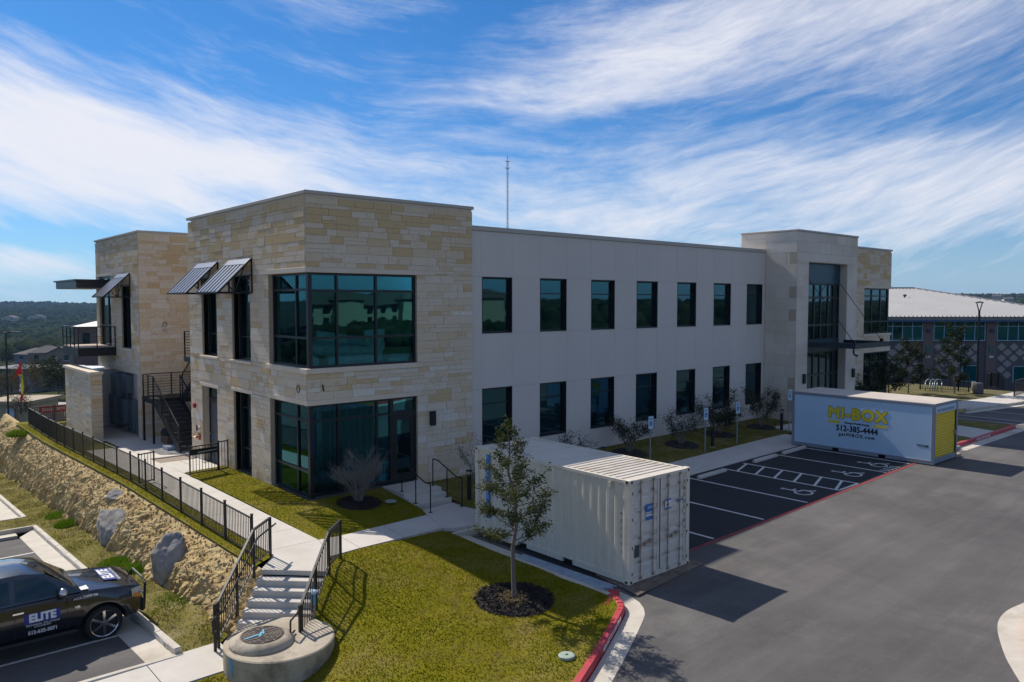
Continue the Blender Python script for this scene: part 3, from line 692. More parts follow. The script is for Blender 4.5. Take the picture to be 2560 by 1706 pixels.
# ---- building side lawns
fz = lambda x, y: -.13+.03*noise.noise(Vector((x, y, 2)))+(-.07 if x < -1 else 0)
def front_z(x, y):      # 0 at the stone wall, walk level at the path
    t = clamp((-y)/3.2, 0, 1.15); zw = z_walk(x, -3)-.0
    return (-.03)*(1-t)+zw*t
def left_z(x, y): return z_up(y)+.02+.06*clamp((x+1.5)/1.5, 0, 1)
sl_poly = [(-1.53,-3.66),(-.9,-3.64),(.75,-3.28),(2.6,-2.86),(2.74,-2.35),(2.74,0),(0,0),(0,7.25),(-1.53,7.25)]
def sl_z(x, y):
    if y > 0: return left_z(x, y)
    t = clamp(-y/3.2, 0, 1); return left_z(x, y)*(1-t)+(z_walk(x, y)-.012)*t
sheet('entry_lawn', sl_poly, sl_z, M['turf'], .3)
grass('entry_lawn_grass', [(x*.995, y*.995) for x, y in sl_poly], sl_z, M['blade'], 700, .036, 'lawn grass between the stone wall and the paths', seed=6, hole=[(1.22,-1.05,.72)])
def ffz(x, y):
    t = clamp(-y/3.15, 0, 1); return FWB(x)*(1-t)+(z_walk(x, -3)-.015)*t
FWB = lambda x: lerp2(x)
def lerp2(x): return -.22+.16*clamp((x-6)/14, 0, 1)
fs_poly = [(4.26,-3.2),(24.6,-3.2),(25.2,-1.85),(27.2,-1.85),(27.2,.05),(4.26,.05)]
sheet('front_lawn', fs_poly, ffz, M['turf_dry'], .4)
grass('front_lawn_grass', fs_poly, ffz, M['blade_dry'], 260, .055, 'shaded lawn grass along the foot of the stucco wall', seed=8)
fl_poly = [(-3.58,-4.0),(-3.03,-4.1),(-3.03,17.5),(-1.6,17.5),(-1.6,30),(-3.75,30)]
sheet('fence_lawn', [(-3.72,-4.6),(-3.05,-4.12),(-3.05,16),(-1.57,16),(-1.57,19.0),(-2.0,19.2),(-2.0,26),(5,26),(5,29),(-3.9,29)], lambda x, y: z_up(y)-.02, M['turf'], .4)
grass('fence_lawn_grass', [(-3.70,-4.3),(-3.06,-4.12),(-3.06,16),(-2.0,18),(-2.0,28),(-3.8,28)], lambda x, y: z_up(y)-.02, M['blade'], 330, .06, 'thin strip of grass between the metal fence and the path', seed=9)
# ---- lower lawn strip and the cut rock bank
lower_poly = [(-5.9,-5.9),(-5.05,-5.95),(-4.3,-5.3),(-4.5,-3.0),(-4.6,0),(-4.7,10),(-4.7,40),(-5.9,40)]
def low_z(x, y):
    k = clamp((y+5.9)/.9, 0, 1)
    return (z_low(y)+.14+.06*clamp((x+5.9)/1.2, 0, 1.5)+.03*noise.noise(Vector((x*2, y*1.2, 5))))*k+(1-k)*(-1.265)
sheet('lower_lawn', lower_poly, low_z, M['turf_dry'], .35)
sheet('island_lawn', [(-40,10.56),(-5.9,10.56),(-5.9,12.55),(-40,12.55)], lambda x, y: z_low(y)+.13, M['turf_dry'], 1.0)
grass('lower_lawn_grass', [(-5.88,-5.85),(-5.05,-5.9),(-4.5,-5.0),(-4.6,0),(-4.75,10),(-4.75,26),(-5.88,26)], low_z, M['blade_dry'], 520, .06, 'patchy dry grass strip between the kerb and the rock bank', seed=11, patch=.65)
grass('island_grass', [(-9.5,10.58),(-5.9,10.58),(-5.9,12.53),(-9.5,12.53)], lambda x, y: z_low(y)+.13, M['blade_dry'], 420, .06, 'patchy grass on the kerbed end of the lower parking bays', seed=12, patch=.5)

def rock_bank():
    ny, nu = 560, 46; y0, y1 = -6.1, 34.0; vs = []
    def prof(y):
        zt = z_up(y)-.06-.70*max(0, -4.75-y); zb = min(z_low(y)+.10, zt-.05)
        k = clamp((y+5.9)/2.6, 0, 1)                       # dies out at the stairs
        zb = zb*k+(1-k)*(zt+(zb-zt)*.75)
        brk = .42+.10*noise.noise(Vector((y*.35, 1.3, 0)))
        zm = zt+(zb-zt)*brk
        return [(-3.60,zt),(-3.78,zt-.05),(-4.06,zt+(zm-zt)*.35),(-4.36,zt+(zm-zt)*.75),(-4.60,zm),(-4.80,zm+(zb-zm)*.45),(-4.92,zb+.12),(-5.12,zb-.15)]
    for j in range(ny+1):
        y = y0+(y1-y0)*j/ny; pr = prof(y); seg = len(pr)-1
        sh = .12*noise.noise(Vector((y*.5, 0, 7)))+.22*clamp((-3.2-y)/3, 0, 1)
        for i in range(nu+1):
            t = i/nu*seg; k = min(int(t), seg-1); f_ = t-k
            x = pr[k][0]*(1-f_)+pr[k+1][0]*f_+sh*(i/nu); z = pr[k][1]*(1-f_)+pr[k+1][1]*f_
            amp = clamp((i/nu-.10)*5, 0, 1)
            p = Vector((x, y, z))
            low = clamp((i/nu-.55)*5, 0, 1)
            # vertical fluting of the cut face, rubble texture above
            d = .20*noise.noise(Vector((y*.9, z*.35, 2)))+.10*noise.noise(Vector((y*2.6, z*.8, 4)))*(.5+low)
            d += .065*noise.noise(p*5)*(1.25-low*.5)+.04*noise.noise(p*11)+.022*noise.noise(p*23)
            rid = abs(noise.noise(Vector((y*3.1+z*.8, z*1.6, 11)))); d -= .12*low*max(0, .22-rid)*4
            if y < -4.2: x = min(x, y+1.26)
            vs.append((x-d*amp*.9, y+.05*noise.noise(p*6)*amp, z+d*.45*amp*(1-low)))
    W_ = nu+1
    F = [(j*W_+i, (j+1)*W_+i, (j+1)*W_+i+1, j*W_+i+1) for j in range(ny) for i in range(nu)]
    m = mat('cut_limestone_bank', (.36,.245,.085), .97, (.50,.38,.18), 1.9, detail=12, lo=.38, hi=.62, bump=1.6, bscale=12, dirt=(.25,.155,.065), dscale=1.6)
    o = raw_mesh('rock_bank', np.array(vs), np.array(F), m); o['kind'] = 'structure'
    return vs, W_, nu, ny
bank, BW, BNU, BNY = rock_bank()
# loose rubble lying on the bank
def rubble():
    rs = np.random.RandomState(5); base = np.array([(1,0,0),(-1,0,0),(0,1,0),(0,-1,0),(0,0,1),(0,0,-1)], float)
    fc = np.array([(0,2,4),(2,1,4),(1,3,4),(3,0,4),(2,0,5),(1,2,5),(3,1,5),(0,3,5)]); V, F = [], []; n = 0
    B = np.array(bank).reshape(BNY+1, BW, 3)
    for k in range(5200):
        j = rs.randint(0, BNY*3//4); i = int(rs.uniform(.12, .72)*BNU)
        c = B[j, i]; s = .012+.05*rs.random()**4
        v = base*rs.uniform(.5, 1.2, (6, 3))*s; a = rs.uniform(0, 6.28)
        r_ = np.array([[np.cos(a), -np.sin(a), 0],[np.sin(a), np.cos(a), 0],[0, 0, 1]]); V.append(v@r_+c+[0, 0, s*.3]); F.append(fc+n); n += 6
    o = raw_mesh('rubble', np.concatenate(V), np.concatenate(F), mat('limestone_rubble', (.46,.36,.21), .95, (.34,.245,.12), 8))
    tag(o, 'loose limestone rubble scattered over the cut bank', 'rubble', kind='stuff')
rubble()
def boulder(loc, sx, sy, sz, rot, label, seed):
    rr = random.Random(seed); bm = bmesh.new(); bmesh.ops.create_icosphere(bm, subdivisions=5, radius=1)
    cuts = []
    for _ in range(13):
        n = Vector((rr.uniform(-1,1), rr.uniform(-1,1), rr.uniform(-.8,1))).normalized(); cuts.append((n, rr.uniform(.62,.86)))
    for v in bm.verts:
        p = v.co.copy()
        for n, d in cuts:
            t = p.dot(n)-d
            if t > 0: p -= n*t*.93
        p *= 1+.07*noise.noise(p*2.2+Vector((seed,0,0)))+.05*noise.noise(p*5)+.03*noise.noise(p*11)+.016*noise.noise(p*23)
        v.co = Vector((p.x*sx, p.y*sy, p.z*sz))
    me = bpy.data.meshes.new('boulder'); bm.to_mesh(me); bm.free(); me.materials.append(M['grey_rock'])
    me.polygons.foreach_set('use_smooth', [True]*len(me.polygons))
    o = bpy.data.objects.new('boulder', me); COL.objects.link(o); o.location = loc; o.rotation_euler = (0, .1, rot)
    return tag(o, label, 'boulder', 'grey boulders in the rock bank')
boulder((-4.50,-.85,-.98), .56, .66, .88, .2, 'biggest dark grey boulder jutting from the bank nearest the stairs', 3)
boulder((-4.62,5.1,-1.25), .46, 1.2, .78, .05, 'wide brownish grey boulder set halfway along the bank face', 8)
boulder((-4.10,6.6,-.58), .40, .6, .28, .3, 'small flat grey rock showing through the top of the bank', 14)
def weeds(name, c, r, h, n, m, label, zf, seed, group='weeds along the rock bank'):
    rs = np.random.RandomState(seed); a = rs.uniform(0, 6.28, n); q_ = np.sqrt(rs.random(n))*r
    X = c[0]+np.cos(a)*q_; Y = c[1]+np.sin(a)*q_*1.3; Z = np.array([zf(x, y) for x, y in zip(X, Y)])
    hh = h*rs.uniform(.4, 1.1, n)*(1-.6*(q_/r)**2); b = rs.uniform(0, 6.28, n); l = hh*rs.uniform(.2, .8, n); ww = .018
    e = rs.uniform(0, 6.28, n)
    V = np.stack([np.stack([X-np.cos(e)*ww, Y-np.sin(e)*ww, Z-.02], 1), np.stack([X+np.cos(e)*ww, Y+np.sin(e)*ww, Z-.02], 1), np.stack([X+np.cos(b)*l, Y+np.sin(b)*l, Z+hh], 1)], 1)
    o = raw_mesh(name, V.reshape(-1, 3), np.arange(3*n).reshape(-1, 3), m, attr=rs.uniform(.1, .9, n))
    V0 = Vector((c[0], c[1], zf(*c)))
    return tag(o, label, 'weed', group)
weeds('weed_clump', (-4.9,1.0), .42, .24, 1300, M['blade_lush'], 'lush green weed clump at the foot of the biggest boulder', low_z, 1)
weeds('weed_clump', (-5.15,2.3), .55, .13, 1500, M['blade_lush'], 'low spreading green weeds on the kerb side of the biggest boulder', low_z, 2)
weeds('weed_clump', (-5.15,9.3), .40, .30, 900, M['blade_lush'], 'tall green grass tuft at the corner of the kerbed island', low_z, 3)
weeds('weed_clump', (-5.05,11.4), .45, .24, 800, M['blade_lush'], 'green weeds with pale flowers against the bank beside the island', low_z, 4)
weeds('weed_clump', (-5.0,-2.6), .5, .08, 700, M['blade_lush'], 'low green weeds under the bank nearest the lower pavement', low_z, 5)
weeds('weed_clump', (-4.3,25.5), .5, .45, 900, M['blade_lush'], 'bushy green weeds on top of the bank at its far end', lambda x, y: z_up(y)-.25, 6)

# ------------------------------------------------------------ the office building
B = thing('office_building', (6, 6, 0), 'long two storey office building of pale limestone blocks and grey stucco with dark windows', 'office building')
class Face:          # a wall plane: u runs along the wall, z up, d into the wall
    def __init__(s, o, du, dn): s.o = Vector((*o, 0)); s.du = Vector((*du, 0)); s.dn = Vector((*dn, 0))
    def p(s, u, z, d=0.0): q = s.o+s.du*u+s.dn*d; return Vector((q.x, q.y, z))
    def box(s, mb, u0, u1, z0, z1, d0, d1, mi=0):
        P = [s.p(u0,z0,d0), s.p(u1,z0,d0), s.p(u1,z0,d1), s.p(u0,z0,d1), s.p(u0,z1,d0), s.p(u1,z1,d0), s.p(u1,z1,d1), s.p(u0,z1,d1)]
        if s.du.cross(s.dn).z < 0: P = [P[3],P[2],P[1],P[0],P[7],P[6],P[5],P[4]]
        return mb.hexa(P, mi)
FA = Face((0,0), (1,0), (0,1)); FB = Face((0,0), (0,1), (1,0))
FC = Face((0,18.3), (1,0), (0,1)); FD = Face((0,18.3), (0,1), (1,0))
FS = Face((0,.06), (1,0), (0,1))
YR = .0
FE = Face((36.3,.0), (1,0), (0,1)); FF = Face((43.0,0), (0,1), (-1,0))
def cells(u0, u1, z0, z1, holes):
    us_ = sorted({u0, u1, *[c for h in holes for c in h[:2] if u0 < c < u1]}); zs_ = sorted({z0, z1, *[c for h in holes for c in h[2:] if z0 < c < z1]})
    out = []
    for a, b in zip(zs_[:-1], zs_[1:]):
        row = []
        for c, d in zip(us_[:-1], us_[1:]):
            m_ = ((c+d)/2, (a+b)/2)
            if any(h[0] < m_[0] < h[1] and h[2] < m_[1] < h[3] for h in holes): continue
            if row and abs(row[-1][1]-c) < 1e-6: row[-1] = (row[-1][0], d, a, b)
            else: row.append((c, d, a, b))
        out += row
    return out
def wall(name, face, u0, u1, z0, z1, holes, m, th=.25, d0=.016):
    mb = MB()
    for c in cells(u0, u1, z0, z1, holes): face.box(mb, *c, d0, d0+th)
    return mb.build(name, m, B)
STONES = []          # (weight, wall, 8 points)
SR = random.Random(21)
def stones(face, wallobj, u0, u1, z0, z1, holes, wt=1.0, ustart=0.0, proud=.006, dep=.075):
    zcuts = sorted({z0, z1, *[c for h in holes for c in h[2:] if z0 < c < z1]})
    for a, b in zip(zcuts[:-1], zcuts[1:]):
        hs = []; t = 0
        while t < b-a-.02:
            h = SR.choice([.13,.17,.22,.26,.30,.33]); hs.append(h); t += h
        k = (b-a)/t; z = a
        free = [(u0+ustart, u1)]
        for h in holes:
            if h[2] <= a+1e-6 and h[3] >= b-1e-6:
                nf = []
                for f_ in free:
                    if h[1] <= f_[0] or h[0] >= f_[1]: nf.append(f_); continue
                    if h[0] > f_[0]: nf.append((f_[0], h[0]))
                    if h[1] < f_[1]: nf.append((h[1], f_[1]))
                free = nf
        for h in hs:
            zz = z+h*k
            for (f0, f1) in free:
                u = f0; ends = []
                while u < f1-.02:
                    l = SR.uniform(.34, 1.0)*(1.0 if h > .16 else 1.15); u2 = u+l
                    if f1-u2 < .24: u2 = f1
                    ends.append((u, u2)); u = u2
                for (e0, e1) in ends:
                    sub = [(z, zz)]
                    if h*k > .24 and SR.random() < .25: mz = z+h*k*SR.uniform(.4, .6); sub = [(z, mz), (mz, zz)]
                    for (s0, s1) in sub:
                        g = .005; j = [-SR.random()*proud*.28 for _ in range(4)]; base = -SR.random()**8*proud*3.0
                        P = [face.p(e0+g, s0+g, base+j[0]), face.p(e1-g, s0+g, base+j[1]), face.p(e1-g, s0+g, dep), face.p(e0+g, s0+g, dep),
                             face.p(e0+g, s1-g, base+j[2]), face.p(e1-g, s1-g, base+j[3]), face.p(e1-g, s1-g, dep), face.p(e0+g, s1-g, dep)]
                        if face.du.cross(face.dn).z < 0: P = [P[3],P[2],P[1],P[0],P[7],P[6],P[5],P[4]]
                        c = sum(P, Vector())/8; n = -face.dn; dv = CAMP-c
                        STONES.append(((e1-e0)*(s1-s0)*max(.02, n.dot(dv.normalized()))/dv.length_squared*wt, wallobj, P))
            z = zz
H1, HT = 9.85, 9.66
hA = [(-1,4.22,4.15,7.25),(-1,4.22,-1,2.95)]; bandsA = [(-1,5.02,7.25,7.42),(-1,4.42,3.98,4.15),(-1,4.42,2.95,3.12)]
wA = wall('stone_wall', FA, 0, 6.715, -.6, HT, hA, M['mortar'])
stones(FA, wA, 0, 6.715, -.3, HT, hA+bandsA)
hB = [(-1,2.9,4.15,7.25),(-1,2.9,-1,2.95),(4.5,6.24,4.12,7.25),(7.82,9.48,4.12,7.25),(7.93,9.62,-1,2.84),(4.57,6.22,-1,2.92)]
bandsB = [(-1,3.1,7.25,7.42),(-1,3.1,3.98,4.15),(-1,3.12,2.95,3.12),(4.36,6.40,4.02,4.12),(7.70,9.66,4.02,4.12),(4.4,6.42,2.92,3.06),(7.75,9.82,2.84,2.98)]
wB = wall('stone_wall', FB, .3, 10.974, -.6, HT, hB, M['mortar'])
stones(FB, wB, 0, 10.974, -.35, HT, hB+bandsB, ustart=.085, proud=.005)
hC = []
wC = wall('stone_wall', FC, 0, 6.0, -.7, HT, hC, M['mortar'])
stones(FC, wC, 0, 4.0, -.55, HT, hC)
hD = [(1.52,3.25,3.88,7.12),(5.3,7.8,3.7,7.72),(.62,20,-1,2.62)]
bandsD = [(1.4,3.4,3.76,3.88),(5.2,8.46,7.72,7.86)]
wD = wall('stone_wall', FD, .3, 8.46, -.7, HT, hD, M['mortar'])
stones(FD, wD, 0, 8.46, -.6, HT, hD+bandsD, ustart=.085, proud=.005)
hE = [(2.72,7.0,4.2,7.2),(2.8,7.0,-1,2.97)]
bandsE = [(2.6,6.9,7.2,7.36),(2.6,6.9,4.05,4.2),(2.6,6.9,2.97,3.12)]
wE = wall('stone_wall', FE, 0, 6.7, -.3, HT, hE, M['mortar'])
stones(FE, wE, 0, 6.7, -.2, HT, hE+bandsE)
wF = wall('stone_wall', FF, .3, 9, -.3, HT, [(-1,2.9,4.2,7.2),(-1,2.9,-1,2.97)], M['mortar'])
STONES.sort(key=lambda s: -s[0])
for wgt, wo_, P in STONES[:300]:
    mb = MB(); mb.hexa(P); mb.build('stone', M['stone'], wo_)
rest = STONES[300:]
V = np.array([[tuple(p) for p in s[2]] for s in rest]).reshape(-1, 3)
F0 = np.array([(3,2,1,0),(4,5,6,7),(0,1,5,4),(1,2,6,5),(2,3,7,6),(3,0,4,7)])
F = (F0[None]+8*np.arange(len(rest))[:, None, None]).reshape(-1, 4)
o = raw_mesh('stone', V, F, M['stone'], wA, attr=np.repeat(np.random.RandomState(2).random(len(rest)), 6)); o['kind'] = 'stuff'
# cut stone bands: lintels and sills, a little proud of the face
def band(face, u0, u1, z0, z1, pr=.03, name='lintel', dep=.2):
    mb = MB(); face.box(mb, u0, u1, z0+.003, z1-.003, -pr, dep); return mb.build(name, M['cut_stone'], B, bevel=.008)
band(FA, -.03, 5.02, 7.25, 7.42, .012); band(FA, -.06, 4.42, 3.98, 4.15, .06, 'sill'); band(FA, -.03, 4.42, 2.95, 3.12, .012)
band(FB, .21, 3.1, 7.25, 7.42, .012); band(FB, .21, 3.1, 3.98, 4.15, .06, 'sill'); band(FB, .21, 3.12, 2.95, 3.12, .012)
for (a, b, c, d) in bandsB[3:5]: band(FB, a, b, c, d, .07, 'sill')
for (a, b, c, d) in bandsB[5:]: band(FB, a, b, c, d, .015)
band(FD, 1.4, 3.4, 3.76, 3.88, .06, 'sill'); band(FD, 5.2, 8.46, 7.72, 7.86, .012)
band(FE, 2.6, 6.75, 7.2, 7.36, .02); band(FE, 2.6, 6.79, 4.05, 4.2, .07, 'sill'); band(FE, 2.6, 6.75, 2.97, 3.12, .02)
# parapet copings
def coping(x0, x1, y0, y1, z, h=.11, o_=.05, w_=.36):
    mb = MB()
    mb.box(x0-o_, x1+o_, y0-o_, y0+w_, z, z+h); mb.box(x0-o_, x1+o_, y1-w_, y1+o_, z, z+h)
    mb.box(x0-o_, x0+w_, y0+w_, y1-w_, z, z+h); mb.box(x1-w_, x1+o_, y0+w_, y1-w_, z, z+h)
    mb.build('coping', M['cap'], B, bevel=.01)
coping(0, 6.715, 0, 10.974, HT+.085); coping(0, 6.5, 18.3, 26.76, HT+.085); coping(36.3, 43.0, 0, 9, HT+.085)
HP = HT+.08; HQ = HT+.083; HR_ = HT+.002
for bx_ in ((6.43,6.70,.31,10.9,8.5,HP),(.31,6.4,10.66,10.94,-.6,HP),(.02,6.70,.02,.30,HR_,HQ),(.02,.30,.31,10.6,HR_,HQ),(.02,6.4,18.32,18.6,HR_,HQ),(.02,.3,18.61,26.7,HR_,HQ),(.31,6.4,26.4,26.7,-1,HP),(6.1,6.4,18.61,26.39,-1,HP),(36.32,42.9,.02,.3,HR_,HQ),(42.68,42.98,.31,8.9,HR_,HQ),(36.4,42.6,8.6,8.9,-.3,HP),(36.32,36.6,.31,8.55,8.5,HP)):
    MB().box(*bx_).build('wall_core', M['cut_stone'], B)
mb = MB()
for bx_ in ((.31,6.42,.31,10.65,9.1,9.2),(.31,6.09,18.61,26.39,9.1,9.2),(6.72,36.3,.4,19.6,8.85,8.95),(36.61,42.67,.31,8.59,9.1,9.2),(27.55,33.75,-1.3,1.28,9.6,9.7),(4.32,6.70,11.25,18.2,8.85,8.95)):
    MB().box(*bx_).build('roof', M['roofing'], B)
mb = MB()      # rear and recess walls
mb.box(6.72,43,19.6,19.9,-.6,9.1); mb.box(4.0,4.3,10.98,18.28,-.7,9.1); mb.box(36.35,36.6,8.92,19.55,-.3,9.1); mb.box(6.45,6.7,10.98,11.2,-.6,9.1)
mb.build('rear_wall', M['stucco'], B)

# ---- stucco front: panels between recessed joints
X0, PIT_, WW = 7.225, 3.024, 1.524; T2, B2, T1, B1, ZP = 7.262, 5.096, 2.976, .78, 9.0
holes = []
for i in range(7):
    x = X0+PIT_*i; holes += [(x, x+WW, B2, T2), (x, x+WW, B1, T1)]
back = MB()
for c in cells(6.72, 27.2, -.6, ZP, holes): FS.box(back, *c, .02, .30)
sw = back.build('stucco_wall', M['joint'], B)
ucuts = [6.72]
for i in range(7): ucuts += [X0+PIT_*i, X0+PIT_*i+WW]
ucuts += [27.2]; zcuts = [-.5, B1, T1, B2, T2, ZP]
for a, b in zip(ucuts[:-1], ucuts[1:]):
    for c, d in zip(zcuts[:-1], zcuts[1:]):
        if any(h[0]-.01 < (a+b)/2 < h[1]+.01 and h[2] < (c+d)/2 < h[3] for h in holes): continue
        mb = MB(); g = .004; FS.box(mb, a+g, b-g, c+g, d-g, 0, .018); mb.build('panel', M['stucco'], sw)
mb = MB(); mb.box(6.72,27.15,-.0,.42,ZP+.002,ZP+.17); mb.build('coping', M['cap'], B, bevel=.01)
mb = MB(); mb.box(33.9,36.3,.1,.4,-.3,ZP); mb.build('stucco_wall', M['stucco'], B)
# ---- windows
def window(face, u0, u1, z0, z1, d, us__=(), zs__=(), fw=.055, depth=.10, gl=None, name='window', sides=(1,1,1,1), mull=None, gd=.05, frame_mat=None, skip=()):
    gl = gl or M['dglass']; mull = mull or fw; mb = MB()
    if sides[0]: face.box(mb, u0, u0+fw, z0, z1, d, d+depth)
    if sides[1]: face.box(mb, u1-fw, u1, z0, z1, d, d+depth)
    a0, a1 = u0+(fw if sides[0] else 0), u1-(fw if sides[1] else 0)
    face.box(mb, a0, a1, z0, z0+fw, d+.002, d+depth-.002); face.box(mb, a0, a1, z1-fw, z1, d+.002, d+depth-.002)
    ue = [a0]+[x for x in us__]+[a1]; ze = [z0+fw]+[z for z in zs__]+[z1-fw]
    for u in us__: face.box(mb, u-mull/2, u+mull/2, z0+fw, z1-fw, d+.001, d+depth-.003)
    for k in range(len(ue)-1):
        l = ue[k]+(mull/2 if k else 0); r = ue[k+1]-(mull/2 if k < len(ue)-2 else 0)
        for z in zs__:
            if (k, z) in skip: continue
            face.box(mb, l, r, z-mull/2, z+mull/2, d+.004, d+depth-.006)
    fr = mb.build(name, frame_mat or M['bronze'], B)
    for k in range(len(ue)-1):
        l = ue[k]+(mull/2 if k else 0); r = ue[k+1]-(mull/2 if k < len(ue)-2 else 0)
        for q_ in range(len(ze)-1):
            b_ = ze[q_]+(mull/2 if q_ else 0); t_ = ze[q_+1]-(mull/2 if q_ < len(ze)-2 else 0)
            pm = MB(); face.box(pm, l, r, b_, t_, d+gd, d+gd+.012); pm.build('pane', gl, fr)
    return fr
for i in range(7):
    x = X0+PIT_*i
    for (zb, zt) in ((B2, T2), (B1, T1)):
        # set back in the opening: metal lining, right jamb wide as seen from the left
        mb = MB()
        FS.box(mb, x-.001, x+.03, zb, zt, -.006, .22); FS.box(mb, x+WW-.03, x+WW+.001, zb, zt, -.006, .22)
        FS.box(mb, x+.03, x+WW-.03, zt-.03, zt+.001, -.006, .22); FS.box(mb, x+.03, x+WW-.03, zb-.001, zb+.03, -.02, .22)
        mb.build('window_lining', M['bronze'], B)
        window(FS, x+.03, x+WW-.03, zb+.03, zt-.03, .14, (), (zt-.62,), .05, .07, gd=.03)
# corner glazing of the stone block, both faces, see-through
window(FA, .12, 4.22, 4.15, 7.25, .10, (1.14, 2.62), (5.12, 6.67), .075, .12, M['glass'], gd=.05, mull=.075, sides=(0,1,1,1))
window(FB, .24, 2.9, 4.15, 7.25, .16, (1.11,), (5.12, 6.70), .075, .12, M['glass'], gd=.05, mull=.075, sides=(0,1,1,1))
window(FA, .12, 3.20, -.02, 2.95, .10, (1.14, 2.62), (2.40,), .075, .12, M['glass'], gd=.05, mull=.075, sides=(0,1,1,1))
window(FB, .24, 2.9, -.1, 2.95, .16, (1.11,), (.75, 2.41), .075, .12, M['glass'], gd=.05, mull=.075, sides=(0,1,1,1))
mb = MB()
for (z0, z1) in ((4.15,7.25),(-.1,2.95)): mb.box(.10,.235,.085,.235,z0,z1)
mb.build('corner_post', M['bronze'], B)
window(FA, 3.20, 4.22, 2.40, 2.95, .10, (), (), .07, .12, M['glass'], sides=(1,1,1,1))
# glazed entrance door
dr = MB(); FA.box(dr, 3.20, 3.32, -.05, 2.40, .095, .22); FA.box(dr, 4.12, 4.22, -.05, 2.40, .095, .22); FA.box(dr, 3.32, 4.12, 2.28, 2.40, .096, .22)
FA.box(dr, 3.32, 3.44, -.05, 2.28, .12, .18); FA.box(dr, 4.00, 4.12, -.05, 2.28, .12, .18); FA.box(dr, 3.44, 4.00, -.05, .22, .12, .18); FA.box(dr, 3.44, 4.00, 2.14, 2.28, .12, .18)
dr = dr.build('door', M['bronze'], B)
pm = MB(); FA.box(pm, 3.44, 4.00, .22, 2.14, .145, .157); pm.build('pane', M['glass'], dr)
pm = MB(); pm.path([(3.40,.12,.95),(3.40,.05,.98),(3.40,.05,1.22),(3.40,.12,1.25)], .014); pm.build('handle', M['chrome'], dr)
# narrow windows of the left face with deep stone reveals
def reveal(face, u0, u1, z0, z1, d1, sill=True):
    mb = MB(); t = .045
    face.box(mb, u0-t, u0, z0-.0, z1, .08, d1+.1); face.box(mb, u1, u1+t, z0, z1, .08, d1+.1); face.box(mb, u0, u1, z1, z1+t, .08, d1+.1)
    mb.build('reveal', M['cut_stone'], B)
for (u0, u1, z0, z1, trs) in ((4.5,6.24,4.12,7.25,(5.0,6.68)),(7.82,9.48,4.12,7.25,(5.0,6.68)),(4.57,6.22,-.15,2.92,(.75,2.30))):
    reveal(FB, u0, u1, z0, z1, .27); window(FB, u0, u1, z0, z1, .27, (), trs, .09, .09, M['dglass'], gd=.05, mull=.05)
reveal(FB, 7.93, 9.62, -.3, 2.84, .27)
window(FB, 7.93, 9.62, 2.26, 2.84, .27, (), (), .08, .09, M['dglass'])
dr = MB(); FB.box(dr, 7.93, 8.02, -.3, 2.26, .27, .38); FB.box(dr, 9.53, 9.62, -.3, 2.26, .27, .38); FB.box(dr, 8.02, 9.53, 2.18, 2.26, .272, .38); FB.box(dr, 8.02, 8.12, -.3, 2.18, .30, .36); FB.box(dr, 8.12, 9.53, -.3, 2.18, .305, .35, 1)
dr = dr.build('door', [M['bronze'], M['grey_door']], B)
pm = MB(); pm.box(.292,.304,8.1,8.42,1.22,1.42); pm.build('door_sign', M['white_print'], dr)
pm = MB(); pm.tube((.30,9.4,.85),(.22,9.4,.85),.03); pm.box(.21,.235,9.2,9.44,.83,.87); pm.build('handle', M['chrome'], dr)
pm = MB(); pm.box(.296,.304,9.3,9.45,.62,.74); pm.build('door_tag', M['blue_print'], dr)
reveal(FD, 1.52, 3.25, 3.88, 7.12, .25); window(FD, 1.52, 3.25, 3.88, 7.12, .25, (), (6.5,), .09, .09, M['dglass'], gd=.05, mull=.05)
window(FD, 5.3, 7.8, 3.7, 7.72, .10, (6.3,), (5.0,6.7), .10, .10, M['dglass'], mull=.09)
# right stone block glazing and tower
window(FE, 2.72, 6.62, 4.2, 7.2, .10, (4.05, 5.35), (5.0,6.7), .09, .12, M['dglass'], mull=.09)
window(FE, 2.8, 6.62, -.1, 2.97, .10, (4.1, 5.4), (2.3,), .09, .12, M['dglass'], mull=.09)
window(FF, .24, 2.9, 4.2, 7.2, .16, (1.2,), (6.7,), .09, .12, M['dglass'], mull=.09)
window(FF, .24, 2.9, -.1, 2.97, .16, (1.2,), (2.3,), .09, .12, M['dglass'], mull=.09)
mb = MB()
for (z0, z1) in ((4.2,7.2),(-.1,2.97)): mb.box(42.70,42.88,.085,.235,z0,z1)
mb.build('corner_post', M['bronze'], B)
TX0, TX1, TY = 27.2, 34.1, -1.8; TH = 10.16
FT = Face((TX0,TY), (1,0), (0,1)); FL = Face((TX0,TY), (0,1), (1,0)); FR = Face((TX1,TY), (0,1), (-1,0))
th = [(1.23,5.66,-1,8.49)]
mb = MB()
for c in cells(0, 6.9, -.3, TH-.1, th): FT.box(mb, *c, .03, .45)
mb.box(TX0+.03,TX0+.33,TY+.452,1.6,-.3,TH-.1); mb.box(TX1-.33,TX1-.03,TY+.452,1.6,-.3,TH-.1); mb.box(TX0+.34,TX1-.34,1.3,1.598,8.6,TH-.1)
tw = mb.build('tower_wall', M['mortar'], B)
TS = random.Random(4)
